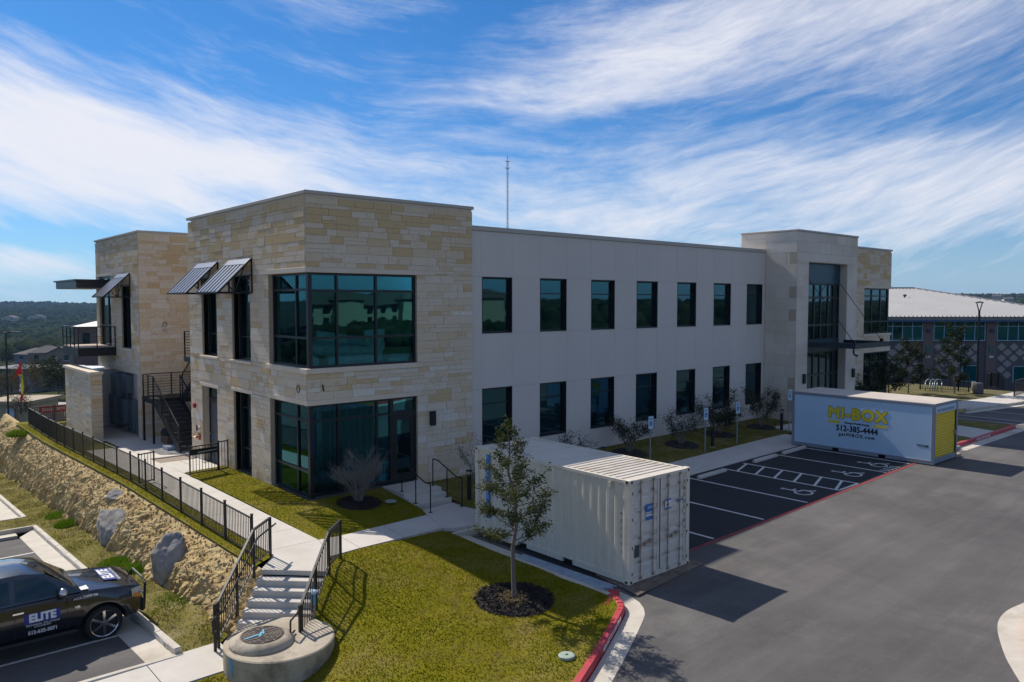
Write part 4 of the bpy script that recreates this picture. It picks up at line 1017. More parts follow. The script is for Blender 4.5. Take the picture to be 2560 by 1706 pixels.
def tiles(face, u0, u1, z0, z1, holes, d=.0, ln=1.22, ht=.61, t=.028):
    zs_ = [z0+ht*i for i in range(int((z1-z0)/ht)+1)]+[z1]
    for r_, (a, b) in enumerate(zip(zs_[:-1], zs_[1:])):
        if b-a < .03: continue
        us_ = [u0]; u = u0+(ln if r_ % 2 else ln/2)
        while u < u1-.15: us_.append(u); u += ln
        us_.append(u1)
        for c, e in zip(us_[:-1], us_[1:]):
            for q_ in cells(c, e, a, b, holes):
                mb = MB(); g = .004; o_ = TS.uniform(-.002, .002); face.box(mb, q_[0]+g, q_[1]-g, q_[2]+g, q_[3]-g, d+o_, d+t); mb.build('tile', M['tile'], tw)
M['tile'] = mat('limestone_tile', (.72,.635,.53), .9, (.675,.59,.485), .9, bump=.08, bscale=40, per_obj=.055, dirt=(.62,.51,.38), dscale=.35)
tiles(FT, 0, 6.9, -.2, TH-.1, th); tiles(FL, .032, 1.85, -.2, TH-.1, []); tiles(FL, 1.85, 3.4, 9.17, TH-.1, [])
coping(TX0, TX1, TY, 1.6, TH-.095, .1, .04, .5)
mb = MB(); FT.box(mb, 1.20, 1.235, -.2, 8.49, .03, .5); FT.box(mb, 5.655, 5.69, -.2, 8.49, .03, .5); FT.box(mb, 1.235, 5.655, 8.46, 8.49, .03, .5)
mb.build('reveal', M['cut_stone'], B)
navy = mat('navy_metal_panel', (.004,.045,.080), .3)
for z_ in ((7.35,8.455),(3.55,4.12)):
    mb = MB(); FT.box(mb, 1.24, 5.65, *z_, .42, .55); mb.build('spandrel_panel', navy, B)
window(FT, 1.24, 5.65, 4.12, 7.35, .45, (2.0, 2.75, 3.5, 4.35, 5.0), (5.0, 6.55), .10, .12, M['dglass'], mull=.11)
window(FT, 1.24, 5.65, -.1, 3.55, .45, (2.0, 2.75, 3.5, 4.35, 5.0), (2.2,), .10, .12, M['dglass'], mull=.11)
# entrance canopy hung on rods
cn = MB(); z0, z1 = 3.86, 4.13
cn.box(28.5,32.6,-4.40,-4.32,z0,z1); cn.box(28.5,28.58,-4.32,-1.82,z0,z1); cn.box(32.52,32.6,-4.32,-1.82,z0,z1); cn.box(28.58,32.52,-4.32,-1.36,z0+.05,z0+.09)
cn = cn.build('canopy', mat('canopy_metal', (.012,.022,.030), .45), B)
for x in (28.9, 32.2):
    mb = MB(); mb.tube((x,-1.40,7.75),(x,-4.15,4.14),.018); mb.box(x-.06,x+.06,-4.2,-4.05,4.10,4.30); mb.build('tie_rod', M['black'], cn)
mb = MB(); mb.path([(28.62,-4.25,3.87),(28.62,-4.25,3.62),(28.62,-4.35,3.52),(28.62,-4.48,3.50)], .05); mb.build('downspout', M['black'], cn)
mb = MB(); mb.box(28.6,32.5,-4.3,-1.9,z0-.004,z0+.045); mb.build('soffit', M['white_metal'], cn)
# wall lights
def wall_light(p, n, label=None):
    x, y, z = p; mb = MB()
    mb.box(x-.10,x+.10,y-.13,y-.0,z-.24,z+.24); mb.box(x-.115,x+.115,y-.15,y+.0,z+.24,z+.262); mb.box(x-.08,x+.08,y-.115,y-.02,z-.256,z-.24)
    mb.build('wall_light', M['black'], B, bevel=.006)
wall_light((4.83,-.012,2.09), 0); wall_light((28.03,-1.80,2.14), 0); wall_light((33.74,-1.80,2.12), 0)
def cable_ring(face, u, z):
    mb = MB(); n = 14
    pts = [face.p(u+.10*math.cos(a), z+.12*math.sin(a), -.03) for a in [2*math.pi*i/n for i in range(n+1)]]
    mb.path(pts, .012, 6); mb.build('cable_loop', M['black'], B)
cable_ring(FB, .62, 3.46); cable_ring(FC, 1.19, 5.16)
mb = MB(); mb.tube((.56,-.02,3.40),(.50,-.06,3.62),.022); mb.build('conduit_stub', M['black'], B)
mb = MB(); FC.box(mb, 1.1, 1.28, 4.75, 4.95, -.05, 0); mb.build('junction_box', M['cap'], B)
# fire bell, notice plates and fire inlet beside the grey door
mb = MB(); mb.box(-.10,-.01,10.33,10.53,1.83,2.03); mb.build('fire_bell', M['redgloss'], B, bevel=.02)
mb = MB(); mb.box(-.03,-.012,10.25,10.36,.86,1.10); mb.build('notice_plate', M['black'], B)
mb = MB(); mb.box(-.03,-.012,9.90,10.14,.84,1.10); pl_ = mb.build('notice_plate', M['white_print'], B)
text(pl_, 'FDC', (-.034,10.02,.97), (0,-1,0), (0,0,1), .13, M['redgloss'], ext=.002, off=.004)
mb = MB(); mb.lathe([(.15,0),(.15,.02)], (0,0,0), 20); 
mb.v = [(-.015-z, 10.0+x, .66+y) for (x, y, z) in mb.v]; fi = mb.build('fire_inlet', M['redgloss'], B)
mb = MB(); mb.tube((-.03,10.0,.66),(-.16,10.0,.66),.06,.06,12); mb.tube((-.15,10.0,.66),(-.24,10.12,.62),.05,.055,12); mb.tube((-.15,10.0,.66),(-.24,9.9,.62),.05,.055,12); mb.build('inlet_coupling', M['brass'], fi)
# metal sunshades
def awning(face, u0, u1, zt, zb, pr, label):
    mb = MB(); n = 6; w_ = u1-u0
    P = lambda u, t: face.p(u, zt+(zb-zt)*t, -.03-pr*t)
    # upper plate and frame
    a = MB(); q_ = [P(u0,.0), P(u1,.0), P(u1,.17), P(u0,.17)]
    nn = (q_[1]-q_[0]).cross(q_[3]-q_[0]).normalized()*.02
    a.hexa([x-nn for x in q_]+[x+nn for x in q_]); aw = a.build('awning', M['awning'], B)
    aw['label'] = label
    for u in (u0, u1):
        f_ = MB()
        f_.bar(P(u,0), P(u,1), .05, .06); f_.bar(face.p(u,zb,-.03), face.p(u,zt,-.03), .05, .05); f_.bar(face.p(u,zb,-.03), face.p(u,zb,-.03-pr), .05, .05)
        f_.bar(face.p(u,zb,-.03-pr*.52), P(u,.52), .04, .04); f_.bar(face.p(u,zb,-.03-pr*.5), P(u,.22), .035, .035); f_.bar(face.p(u,zb,-.03-pr*.5), P(u,.75), .035, .035)
        f_.build('side_frame', M['black'], aw)
    f_ = MB(); f_.bar(P(u0,1), P(u1,1), .05, .05); f_.bar(P(u0,.18), P(u1,.18), .04, .05); f_.bar(face.p(u0,zb,-.05), face.p(u1,zb,-.05), .05, .05); f_.bar(face.p(u0,zt-.6,-.05), face.p(u1,zt-.6,-.05), .04, .04)
    f_.build('frame', M['black'], aw)
    pitch = (w_-.1)/n; first = None
    for k in range(n):
        c = u0+.05+pitch*(k+.5); s_ = MB(); h = pitch*.26
        q_ = [P(c-h,.19), P(c+h,.19), P(c+h,.985), P(c-h,.985)]
        nn = (q_[1]-q_[0]).cross(q_[3]-q_[0]).normalized()*.018
        s_.hexa([x-nn for x in q_]+[x+nn for x in q_]); s_.build('slat', M['awning'], aw)
awning(FB, 4.24, 6.41, 7.86, 6.64, 1.22, 'awning nearest the building corner')
awning(FB, 7.53, 9.77, 7.86, 6.64, 1.22, 'awning farther from the building corner')
awning(FD, 1.45, 3.68, 7.76, 6.56, 1.25, 'awning of the rear stone block')
# rear block: recessed utility wall under the overhang, balcony, canopy
mb = MB(); mb.box(.34,.6,18.95,26.4,-.8,2.62); mb.box(-2.0,.338,24.3,24.55,-.8,2.55); mb.build('stucco_wall', M['stucco'], B)
mb = MB(); mb.box(.302,6,18.6,26.4,2.62,2.8); mb.build('soffit', M['stucco'], B)
def cab(y0, y1, z0, z1, d, m='electric'):
    mb = MB(); x1 = .338; mb.box(x1-d,x1,y0,y1,z0,z1); mb.box(x1-d-.012,x1-d,y0+.04,y1-.04,z0+.04,z1-.04)
    return mb.build('electrical_cabinet', M[m], B, bevel=.006)
cab(22.3,23.3,1.2,2.45,.5); cab(20.9,21.9,1.5,2.5,.35); cab(22.6,23.6,-.35,1.25,.55); cab(21.0,21.9,-.1,1.15,.5); cab(19.9,20.7,-.35,1.2,.32); cab(19.2,19.6,-.5,.15,.30)
mb = MB(); mb.tube((.2,21.4,1.15),(.2,21.4,1.5),.05); mb.tube((.1,22.9,1.2),(.1,22.9,-.6),.04); mb.tube((.2,20.3,-.35),(.2,20.3,-.6),.05); mb.tube((.2,21.4,-.1),(.2,21.4,-.6),.07); mb.build('conduit', M['electric'], B)
BY0, BY1, BP = 22.75, 26.5, 1.85
bl = MB(); bl.box(-BP,.0,BY0,BY1,3.42,3.86); bl = bl.build('balcony', M['black'], B)
mb = MB(); mb.box(-BP+.03,.0,BY0+.03,BY1-.03,3.863,3.89); mb.build('deck', mat('deck_tile', (.50,.40,.32), .9), bl)
for (x, y) in [(-BP+.03,BY0+.03+k*(BY1-BY0-.06)/4) for k in range(5)]+[(-BP/2,BY0+.03),(-.04,BY0+.03)]:
    mb = MB(); mb.bar((x,y,3.5 if x < -1.7 else 3.88),(x,y,4.98),.05,.05); mb.build('post', M['black'], bl)
for k in range(9):
    z = 4.0+.115*k; mb = MB()
    mb.bar((-BP+.03,BY0+.03,z),(-BP+.03,BY1-.03,z),.012,.014); mb.bar((-BP+.03,BY0+.03,z),(-.04,BY0+.03,z),.012,.014); mb.build('rail', M['black'], bl)
mb = MB(); mb.bar((-BP+.03,BY0+.0,4.98),(-BP+.03,BY1,4.98),.06,.035); mb.bar((-BP+.06,BY0+.03,4.98),(-.02,BY0+.03,4.98),.06,.035); mb.build('handrail', M['fence'], bl)
cn = MB(); cn.box(-1.85,.0,22.75,27.8,7.05,7.42); cn.box(-1.95,.0,22.65,27.9,7.42,7.50); cn = cn.build('canopy', M['bronze'], B)
mb = MB(); mb.box(-1.80,-.02,22.8,27.75,7.035,7.05); mb.build('soffit', M['cap'], cn)
# interior of the glazed corner
mb = MB(); mb.box(.3,6.4,.3,10.6,3.35,3.95); mb.box(.3,6.4,.3,10.6,7.5,7.6); mb.box(4.5,4.6,.33,7,3.96,7.49); mb.box(.33,4.49,5.6,5.7,3.96,7.49); mb.box(4.5,4.6,.33,7,-.1,3.34); mb.box(.33,4.49,4.0,4.1,-.1,3.34); mb.box(.3,6.4,.3,10.6,-.4,-.12)
mb.build('interior', M['interior'], B)
mb = MB()
for k in range(22):
    y0 = 3.78; mb.box(.5+k*.18, .5+k*.18+.10, y0-.05-(k % 2)*.06, y0, -.1, 2.6)
mb.build('curtain', mat('drape', (.16,.17,.16), .9), B)
def roll(a, b, r, lab):
    t = thing('insulation_roll', (a[0],a[1],3.95), lab, 'insulation roll', 'wrapped rolls stored behind the upper corner window')
    mb = MB(); mb.tube(a, b, r, r, 14); mb.build('wrap', M['foil'], t, smooth=False)
roll((1.3,1.15,4.25), (3.0,.75,4.28), .26, 'wrapped roll lying lowest behind the upper corner window')
roll((.9,1.7,4.72), (3.3,1.1,4.45), .27, 'wrapped roll leaning across the pile behind the upper corner window')
roll((1.3,1.9,5.1), (3.6,1.3,4.7), .22, 'thin wrapped roll on top of the pile behind the upper corner window')
roll((.6,.8,4.3), (.75,2.4,4.3), .22, 'wrapped roll lying behind the left pane of the upper corner window')
roll((3.55,.9,4.2), (4.1,.75,4.15), .12, 'short wrapped roll on the floor at the right end of the upper corner window')
sh_ = MB(); sh_.hexa([(2.85,1.0,4.3),(3.3,.9,4.2),(3.32,.93,4.2),(2.87,1.03,4.3),(2.7,1.1,5.3),(3.45,.9,5.35),(3.47,.93,5.35),(2.72,1.13,5.3)])
tag(sh_.build('plastic_sheet', M['foil']), 'crumpled plastic sheet standing upright beside the wrapped rolls', 'plastic sheet')

# ------------------------------------------------------------ entrance steps and rails
es = MB(); 
es.prism([(2.72,-1.4),(4.25,-1.4),(4.25,-.0),(2.72,-.0)], -.7, -.08)
for k in range(3): es.prism([(2.72,-1.4-.3*(k+1)-(.0)),(4.25,-1.4-.3*(k+1)),(4.25,-1.402-.3*k),(2.72,-1.402-.3*k)], -.8, -.08-.124*(k+1)+.0) if k < 2 else None
es = es.build('entry_steps', M['concrete'], bevel=.01); es['kind'] = 'structure'
def step_rail(x, label):
    t = thing('handrail', (x,-1.9,-.3), label, 'handrail', 'handrails of the entrance steps')
    zs_ = [(-1.05,-.08),(-1.88,-.32),(-2.72,-.46)]
    for y, z in zs_:
        mb = MB(); top = .86 if y > -1.2 else (.86-.40*(-y-1.05)/1.55 if y > -2 else .47)
        mb.tube((x,y,z),(x,y,top-.02),.02); mb.box(x-.06,x+.06,y-.06,y+.06,z,z+.012); mb.build('post', M['black'], t)
    mb = MB(); mb.path([(x,-1.05,.86),(x,-1.35,.86),(x,-2.4,.47),(x,-2.72,.47)], .021, 10); mb.build('rail', M['black'], t)
step_rail(2.86, 'black pipe handrail left of the glass entrance door')
step_rail(4.13, 'black pipe handrail on the right side of the entrance steps')

# ------------------------------------------------------------ black steel stair behind the stone block
t = thing('metal_stair', (.5,14,-.3), 'black steel outdoor staircase with open rails between the two stone blocks', 'staircase')
NS = 11; sy0, sz0, sy1, sz1 = 12.15, -.27, 15.75, 1.70
for k in range(NS):
    y = sy0+(sy1-sy0)*(k+.5)/NS; z = sz0+(sz1-sz0)*(k+1)/(NS+1)
    mb = MB(); mb.box(-.10,1.05,y-.02,y+.30,z-.035,z); mb.box(-.10,1.05,y-.025,y-.005,z-.16,z+.002)
    mb.build('step', mat('step_steel', (.03,.032,.036), .5) if k == 0 else bpy.data.materials['step_steel'], t)
for x in (-.14, 1.09):
    mb = MB(); mb.bar((x,sy0-.1,sz0),(x,sy1,sz1-.1),.05,.30); mb.build('stringer', M['black'], t)
mb = MB(); mb.box(-.2,2.6,15.75,17.45,1.45,1.70); mb.build('landing', M['black'], t)
for (x, y) in ((-.15,15.85),(-.15,17.38),(2.5,15.85),(2.5,17.38)):
    mb = MB(); mb.bar((x,y,z_up(y)-.1),(x,y,1.45),.09,.09); mb.build('post', M['black'], t)
def rail_panel(pa, pb, h, n, parent, posts=3):
    pa, pb = Vector(pa), Vector(pb); up = Vector((0,0,1))
    for i in range(posts):
        p = pa+(pb-pa)*i/(posts-1); mb = MB(); mb.bar(p, p+up*h, .05, .05); mb.build('post', M['black'], parent)
    for i in range(n):
        q_ = up*(h*(i+1)/(n+1)); mb = MB(); mb.bar(pa+q_, pb+q_, .014, .016); mb.build('rail', M['black'], parent)
    mb = MB(); mb.bar(pa+up*h, pb+up*h, .05, .04); mb.build('handrail', M['black'], parent)
rail_panel((-.15,15.8,1.7), (-.15,17.4,1.7), 1.07, 7, t); rail_panel((-.15,17.4,1.7), (2.5,17.4,1.7), 1.07, 7, t)
rail_panel((-.15,12.2,-.25), (-.15,15.8,1.7), 1.05, 7, t, 4); rail_panel((1.09,12.2,-.25), (1.09,15.8,1.7), 1.05, 2, t, 3)
for k in range(11):
    y = 15.7-(3.4)*(k+.5)/11; z = 1.7+2.1*(k+1)/12
    mb = MB(); mb.box(1.2,2.35,y-.3,y+.02,z-.035,z); mb.build('step', bpy.data.materials['step_steel'], t)
for x in (1.16, 2.4):
    mb = MB(); mb.bar((x,15.75,1.6),(x,12.2,3.75),.05,.30); mb.build('stringer', M['black'], t)
rail_panel((1.16,15.7,1.75), (1.16,12.2,3.9), 1.05, 7, t, 3)
mb = MB(); mb.box(.12,2.6,11.0,12.2,3.70,3.92); mb.build('landing', M['black'], t)
rail_panel((.16,11.1,3.92), (.16,12.15,3.92), 1.1, 8, t, 2); rail_panel((.16,12.15,3.92), (1.1,12.15,3.92), 1.1, 8, t, 2)
# things left under the stair
t = thing('cardboard_box', (.6,15.6,z_up(15.6)), 'brown cardboard boxes-coloured crate under the stair landing', 'box'); t['label'] = 'brown crate with a black cover under the steel stair landing'
mb = MB(); mb.box(.2,1.3,15.0,16.0,z_up(15.5),z_up(15.5)+.42); mb.build('box', mat('brown_card', (.19,.11,.065), .9), t, bevel=.01)
mb = MB(); mb.lathe([(.66,.0),(.68,.12),(.60,.26),(.3,.3)], (.75,15.5,z_up(15.5)+.42), 18); mb.build('cover', M['dark_rubber'], t)
mb = MB(); mb.box(-.35,.25,13.2,13.9,z_up(13.5)+.002,z_up(13.5)+.16); tag(mb.build('flat_carton', mat('pale_carton', (.42,.47,.52), .8), bevel=.015), 'pale flat carton lying beside the foot of the steel stair', 'carton')
# stone screen wall on the left of the utility yard
t = thing('screen_wall', (-1.85,22,-.6), 'free standing limestone screen wall with a pale cap beside the utility yard', 'garden wall')
FW = Face((-2.05,19.2), (0,1), (1,0)); FWE = Face((-2.05,19.2), (1,0), (0,1))
mb = MB(); mb.box(-1.99,-1.60,19.26,25.0,-.8,2.72); wl_ = mb.build('wall_core', M['mortar'], t)
n0 = len(STONES); stones(FW, wl_, 0, 5.8, -.65, 2.72, [], ustart=.085, proud=.005); stones(FWE, wl_, 0, .5, -.65, 2.72, [])
new = STONES[n0:]; new.sort(key=lambda s: -s[0])
for wgt, wo_, P in new[:260]:
    mb = MB(); mb.hexa(P); mb.build('stone', M['stone'], wl_)
if len(new) > 260:
    V = np.array([[tuple(p) for p in s[2]] for s in new[260:]]).reshape(-1, 3); F = (F0[None]+8*np.arange(len(new)-260)[:, None, None]).reshape(-1, 4)
    o = raw_mesh('stone', V, F, M['stone'], wl_, attr=np.repeat(np.random.RandomState(5).random(len(new)-260), 6)); o['kind'] = 'stuff'
mb = MB(); mb.box(-2.12,-1.50,19.12,25.1,2.72,2.86); mb.build('cap', M['cut_stone'], t, bevel=.012)

# ------------------------------------------------------------ metal picket fence along the bank
FX = -3.47; t = thing('metal_fence', (FX,12,z_up(12)), 'long black metal picket fence along the top of the rock bank', 'fence')
fy = [-3.85+2.42*.5*2*i*.5 for i in range(0, 28)]; npk = 0; far = MB()
pick_src = None; post_src = None
ys_f = list(np.arange(-3.85, 28.6, 1.83)); FH = 1.07
def fence_run(pts, parent, h, base, limit, pick_mat, far_mb, post=True, pitch=.105):
    global pick_src, npk
    for (a, b) in zip(pts[:-1], pts[1:]):
        a, b = Vector((*a, 0)), Vector((*b, 0)); a.z, b.z = base(a.x, a.y), base(b.x, b.y); up = Vector((0,0,1))
        for zz in (.10, h-.06):
            mb = MB(); mb.bar(a+up*zz, b+up*zz, .035, .035); mb.build('rail', pick_mat, parent)
        n = int((b-a).length/pitch)
        for i in range(1, n):
            p = a+(b-a)*i/n
            if npk < limit:
                if pick_src is None:
                    mb = MB(); mb.bar((0,0,0),(0,0,h-.12),.016,.016); mb.v = [(x+p.x, y+p.y, z+p.z+.08) for x, y, z in mb.v]
                    pick_src = mb.build('picket', pick_mat, parent)
                else: share(pick_src, 'picket', (p.x, p.y, p.z+.08+(h-.12)/2), parent)
                npk += 1
            else: far_mb.bar(p+up*.08, p+up*(h-.04), .016, .016)
fence_run([(FX, y) for y in ys_f], t, FH, lambda x, y: z_up(y)-.03, 285, M['fence'], far)
fence_run([(FX, ys_f[-1]), (-2.2, ys_f[-1]), (-.9, ys_f[-1]), (1.0, ys_f[-1])], t, FH, lambda x, y: z_up(y)-.03, 0, M['fence'], far)
o = far.build('picket', M['fence'], t); o['kind'] = 'stuff'
for (x, y) in [(FX, y) for y in ys_f]+[(-2.2, ys_f[-1]), (-.9, ys_f[-1])]:
    z = z_up(y)-.10
    if post_src is None:
        mb = MB(); mb.bar((x,y,z),(x,y,z+FH+.10),.055,.055); mb.box(x-.034,x+.034,y-.034,y+.034,z+FH+.10,z+FH+.125); post_src = mb.build('post', M['fence'], t)
        pz = (z+z+FH+.125)/2-z
    else: share(post_src, 'post', (x, y, z+pz), t)
# banner hung on the far return of the fence, read from behind
bn = thing('banner', (-.9, ys_f[-1]+.06, -.4), 'red and grey vinyl banner with white figures tied to the far fence, seen from behind', 'banner')
y = ys_f[-1]+.05
mb = MB(); mb.box(-2.95,-.02,y,y+.012,.02,.42); mb.box(-2.95,-.02,y,y+.012,-.55,.018,1); mb.build('sheet', [M['red_vinyl'], M['grey_vinyl']], bn)
text(bn, '05.0000', (-1.05,y-.008,-.13), (1,0,0), (0,0,1), .42, M['white_letter'], mirror=True, ext=.002, off=.004)
text(bn, 'FOR LEASE', (-2.25,y-.008,.2), (1,0,0), (0,0,1), .24, M['white_letter'], mirror=True, ext=.002, off=.004)
# open gate over the path
gt = thing('gate', (-1.6,6.6,-.2), 'open black metal gate with a dark push plate near the grey door', 'gate')
def gate_panel(a, b, parent, h, base, bars, name='frame'):
    a, b = Vector((*a, base)), Vector((*b, base)); up = Vector((0,0,1)); mb = MB()
    mb.bar(a+up*.1, b+up*.1, .04, .04); mb.bar(a+up*(h-.05), b+up*(h-.05), .04, .04); mb.bar(a+up*.05, a+up*h, .045, .045); mb.bar(b+up*.05, b+up*h, .045, .045); mb.build(name, M['fence'], parent)
    for i in range(1, bars):
        p = a+(b-a)*i/bars; mb = MB(); mb.bar(p+up*.1, p+up*(h-.05), .018, .018); mb.build('picket', M['fence'], parent)
gate_panel((-1.58,6.5), (-.50,6.62), gt, 1.15, -.2, 9)
mb = MB(); mb.hexa([(-1.56,6.46,.58),(-.52,6.57,.58),(-.52,6.60,.58),(-1.56,6.49,.58),(-1.56,6.46,.80),(-.52,6.57,.80),(-.52,6.60,.80),(-1.56,6.49,.80)]); mb.build('push_plate', M['black'], gt)
mb = MB(); mb.bar((-1.3,6.44,.67),(-.55,6.52,.70),.03,.05); mb.build('push_bar', M['steel'], gt)
gp = thing('fence_panel', (-.25,6.7,-.2), 'short fixed fence panel between the open gate and the stone wall', 'fence')
gate_panel((-.46,6.62), (-.08,6.7), gp, 1.2, -.2, 3)
gp = thing('fence_panel', (-3.2,6.4,-.2), 'short fence return across the path opposite the open gate', 'fence')
gate_panel((FX+.03,6.2), (-2.87,6.4), gp, 1.15, -.2, 5)

# ------------------------------------------------------------ stair railings
def stair_rail(off, label, top0, low, hand):
    # pickets, posts, sloping rails following the concrete stairs
    e = lambda s_: L0+us*s_+vs_*off
    t = thing('stair_railing', (*e(.8), -.8), label, 'railing', 'picket railings of the concrete stairs')
    h = .98; zt = -.2; n = NST*TRD; zb = zt-RIS*NST; sl = RIS/TRD
    def zg(s_): return zt-max(0, min(s_, n))*sl
    knots = [(top0, zt), (0, zt), (n, zb), (low, zb)]
    def line(dz, r, name, w_=None):
        for (s0, z0), (s1, z1) in zip(knots[:-1], knots[1:]):
            if abs(s1-s0) < .02: continue
            a, b = e(s0), e(s1); mb = MB(); mb.bar((a.x,a.y,z0+dz),(b.x,b.y,z1+dz),r,r); mb.build(name, M['fence'], t)
    line(h, .05, 'rail'); line(.14, .035, 'rail')
    for s_ in [top0, 0, n*.5, n, low]:
        a = e(s_); mb = MB(); mb.bar((a.x,a.y,zg(s_)-.35),(a.x,a.y,zg(s_)+h+.02),.055,.055); mb.build('post', M['fence'], t)
    s_ = top0+.10
    while s_ < low-.05:
        a = e(s_); mb = MB(); mb.bar((a.x,a.y,zg(s_)+.14),(a.x,a.y,zg(s_)+h),.017,.017); mb.build('picket', M['fence'], t); s_ += .11
    # round handrail on brackets, returning at its lower end
    io = hand; q_ = lambda s_, z: (*(e(s_)+vs_*io), z)
    mb = MB(); dz = .78
    mb.path([q_(top0-.12, zt+dz+.02), q_(0, zt+dz), q_(n, zb+dz), q_(low+.28, zb+dz), q_(low+.30, zb+dz-.05), q_(low+.30, zb+dz-.30), q_(low+.05, zb+dz-.31)], .021, 8)
    mb.build('handrail', M['fence'], t)
    for s_ in (0, n*.5, n):
        a = e(s_); mb = MB(); mb.tube((a.x,a.y,zg(s_)+dz-.05), q_(s_, zg(s_)+dz), .012); mb.build('bracket', M['fence'], t)
stair_rail(-.16, 'black picket railing on the rock bank side of the concrete stairs', -1.05, NST*TRD+.16, .10)
stair_rail(SW+.08, 'black picket railing on the lawn side of the concrete stairs', -.95, NST*TRD+.10, -.10)

# ------------------------------------------------------------ round concrete manhole chamber with iron cover
MH = (-4.44,-7.62); mt = -.80
t = thing('manhole_chamber', (*MH, -1.6), 'round raised concrete manhole chamber at the foot of the stairs', 'manhole')
mb = MB(); mb.lathe([(1.13,-1.75),(1.13,mt-.02),(1.10,mt)], (*MH, 0), 56); mb.build('chamber', M['wall_concrete'], t, smooth=False)
rx, ry = MH[0]-.36, MH[1]+.05
mb = MB(); mb.lathe([(.66,mt-.005),(.645,mt+.04),(.60,mt+.10),(.52,mt+.145),(.46,mt+.155),(.445,mt+.155)], (rx, ry, 0), 40); mb.build('collar', M['wall_concrete'], t, smooth=True)
cv = MB(); cv.lathe([(.44,mt+.11),(.44,mt+.165),(.43,mt+.168)], (rx, ry, 0), 40)
cv = cv.build('cover', M['cast_iron'], t)
for r_ in (.12, .19, .26, .33, .40):
    mb = MB(); k = max(5, int(r_*26)); zc_ = mt+.168
    for i in range(k):
        a0, a1 = 2*math.pi*i/k, 2*math.pi*(i+.72)/k; m_ = (a0+a1)/2
        mb.bar((rx+r_*math.cos(a0), ry+r_*math.sin(a0), zc_+.004), (rx+r_*math.cos(m_)*1.01, ry+r_*math.sin(m_)*1.01, zc_+.004), .03, .012)
        mb.bar((rx+r_*math.cos(m_)*1.01, ry+r_*math.sin(m_)*1.01, zc_+.004), (rx+r_*math.cos(a1), ry+r_*math.sin(a1), zc_+.004), .03, .012)
    mb.build('raised_ring', M['cast_iron'], cv)
mb = MB(); mb.bar((rx+.02,ry-.02,mt+.18),(rx+.10,ry+.20,mt+.18),.04,.004); mb.bar((rx-.38,ry-.02,mt+.181),(rx-.02,ry+.02,mt+.181),.05,.004); mb.bar((rx-.1,ry-.1,mt+.18),(rx+.03,ry+.1,mt+.18),.05,.004); mb.build('paint_mark', M['spray_blue'], cv)
mb = MB()
for i in range(5):
    a0 = R(186+i*1.2); a1 = R(188+i*1.2); p = lambda a, z: (MH[0]+1.135*math.cos(a), MH[1]+1.135*math.sin(a), z)
    mb.add([p(a0,-1.02-.05*i), p(a1,-1.0-.05*i), p(a1,-.86), p(a0,-.86+.01*i)], [(0,1,2,3)])
mb.build('paint_mark', M['spray_blue'], t)
# blue topped clean-out pipe
bp = Vector((-3.36,-7.0)); t = thing('vent_pipe', (bp.x,bp.y,-1.0), 'short rusty vent pipe with a blue and white top beside the stairs', 'pipe')
mb = MB(); mb.tube((bp.x,bp.y,-1.2),(bp.x,bp.y,-.52),.062,.062,14); mb.build('lower_pipe', M['rust'], t, smooth=False)
mb = MB(); mb.tube((bp.x,bp.y,-.52),(bp.x,bp.y,-.30),.064,.064,14); mb.build('collar', M['spray_blue'], t)
mb = MB(); mb.lathe([(.07,-.30),(.092,-.285),(.092,-.235),(.06,-.215)], (bp.x,bp.y,0), 16); mb.build('cap', M['white_metal'], t)
# irrigation lid
lx, ly = -.62, -12.36; t = thing('valve_lid', (lx,ly,lz(lx,ly)), 'round pale green plastic valve lid set in the lawn near the red kerb', 'lid')
mb = MB(); mb.lathe([(.165,0),(.165,.045),(.15,.055)], (lx,ly,lz(lx,ly)), 24); mb.build('lid', M['green_lid'], t)
mb = MB(); mb.box(lx-.03,lx+.03,ly-.015,ly+.015,lz(lx,ly)+.056,lz(lx,ly)+.062); mb.build('grip', M['dark_rubber'], t)
lx, ly = 2.1, -1.55; tag(MB().lathe([(.19,0),(.19,.03),(.17,.04)], (lx,ly,front_z(lx,ly)+.015), 20).build('valve_lid', M['green_lid']), 'green plastic valve lid in the grass left of the entrance steps', 'lid')

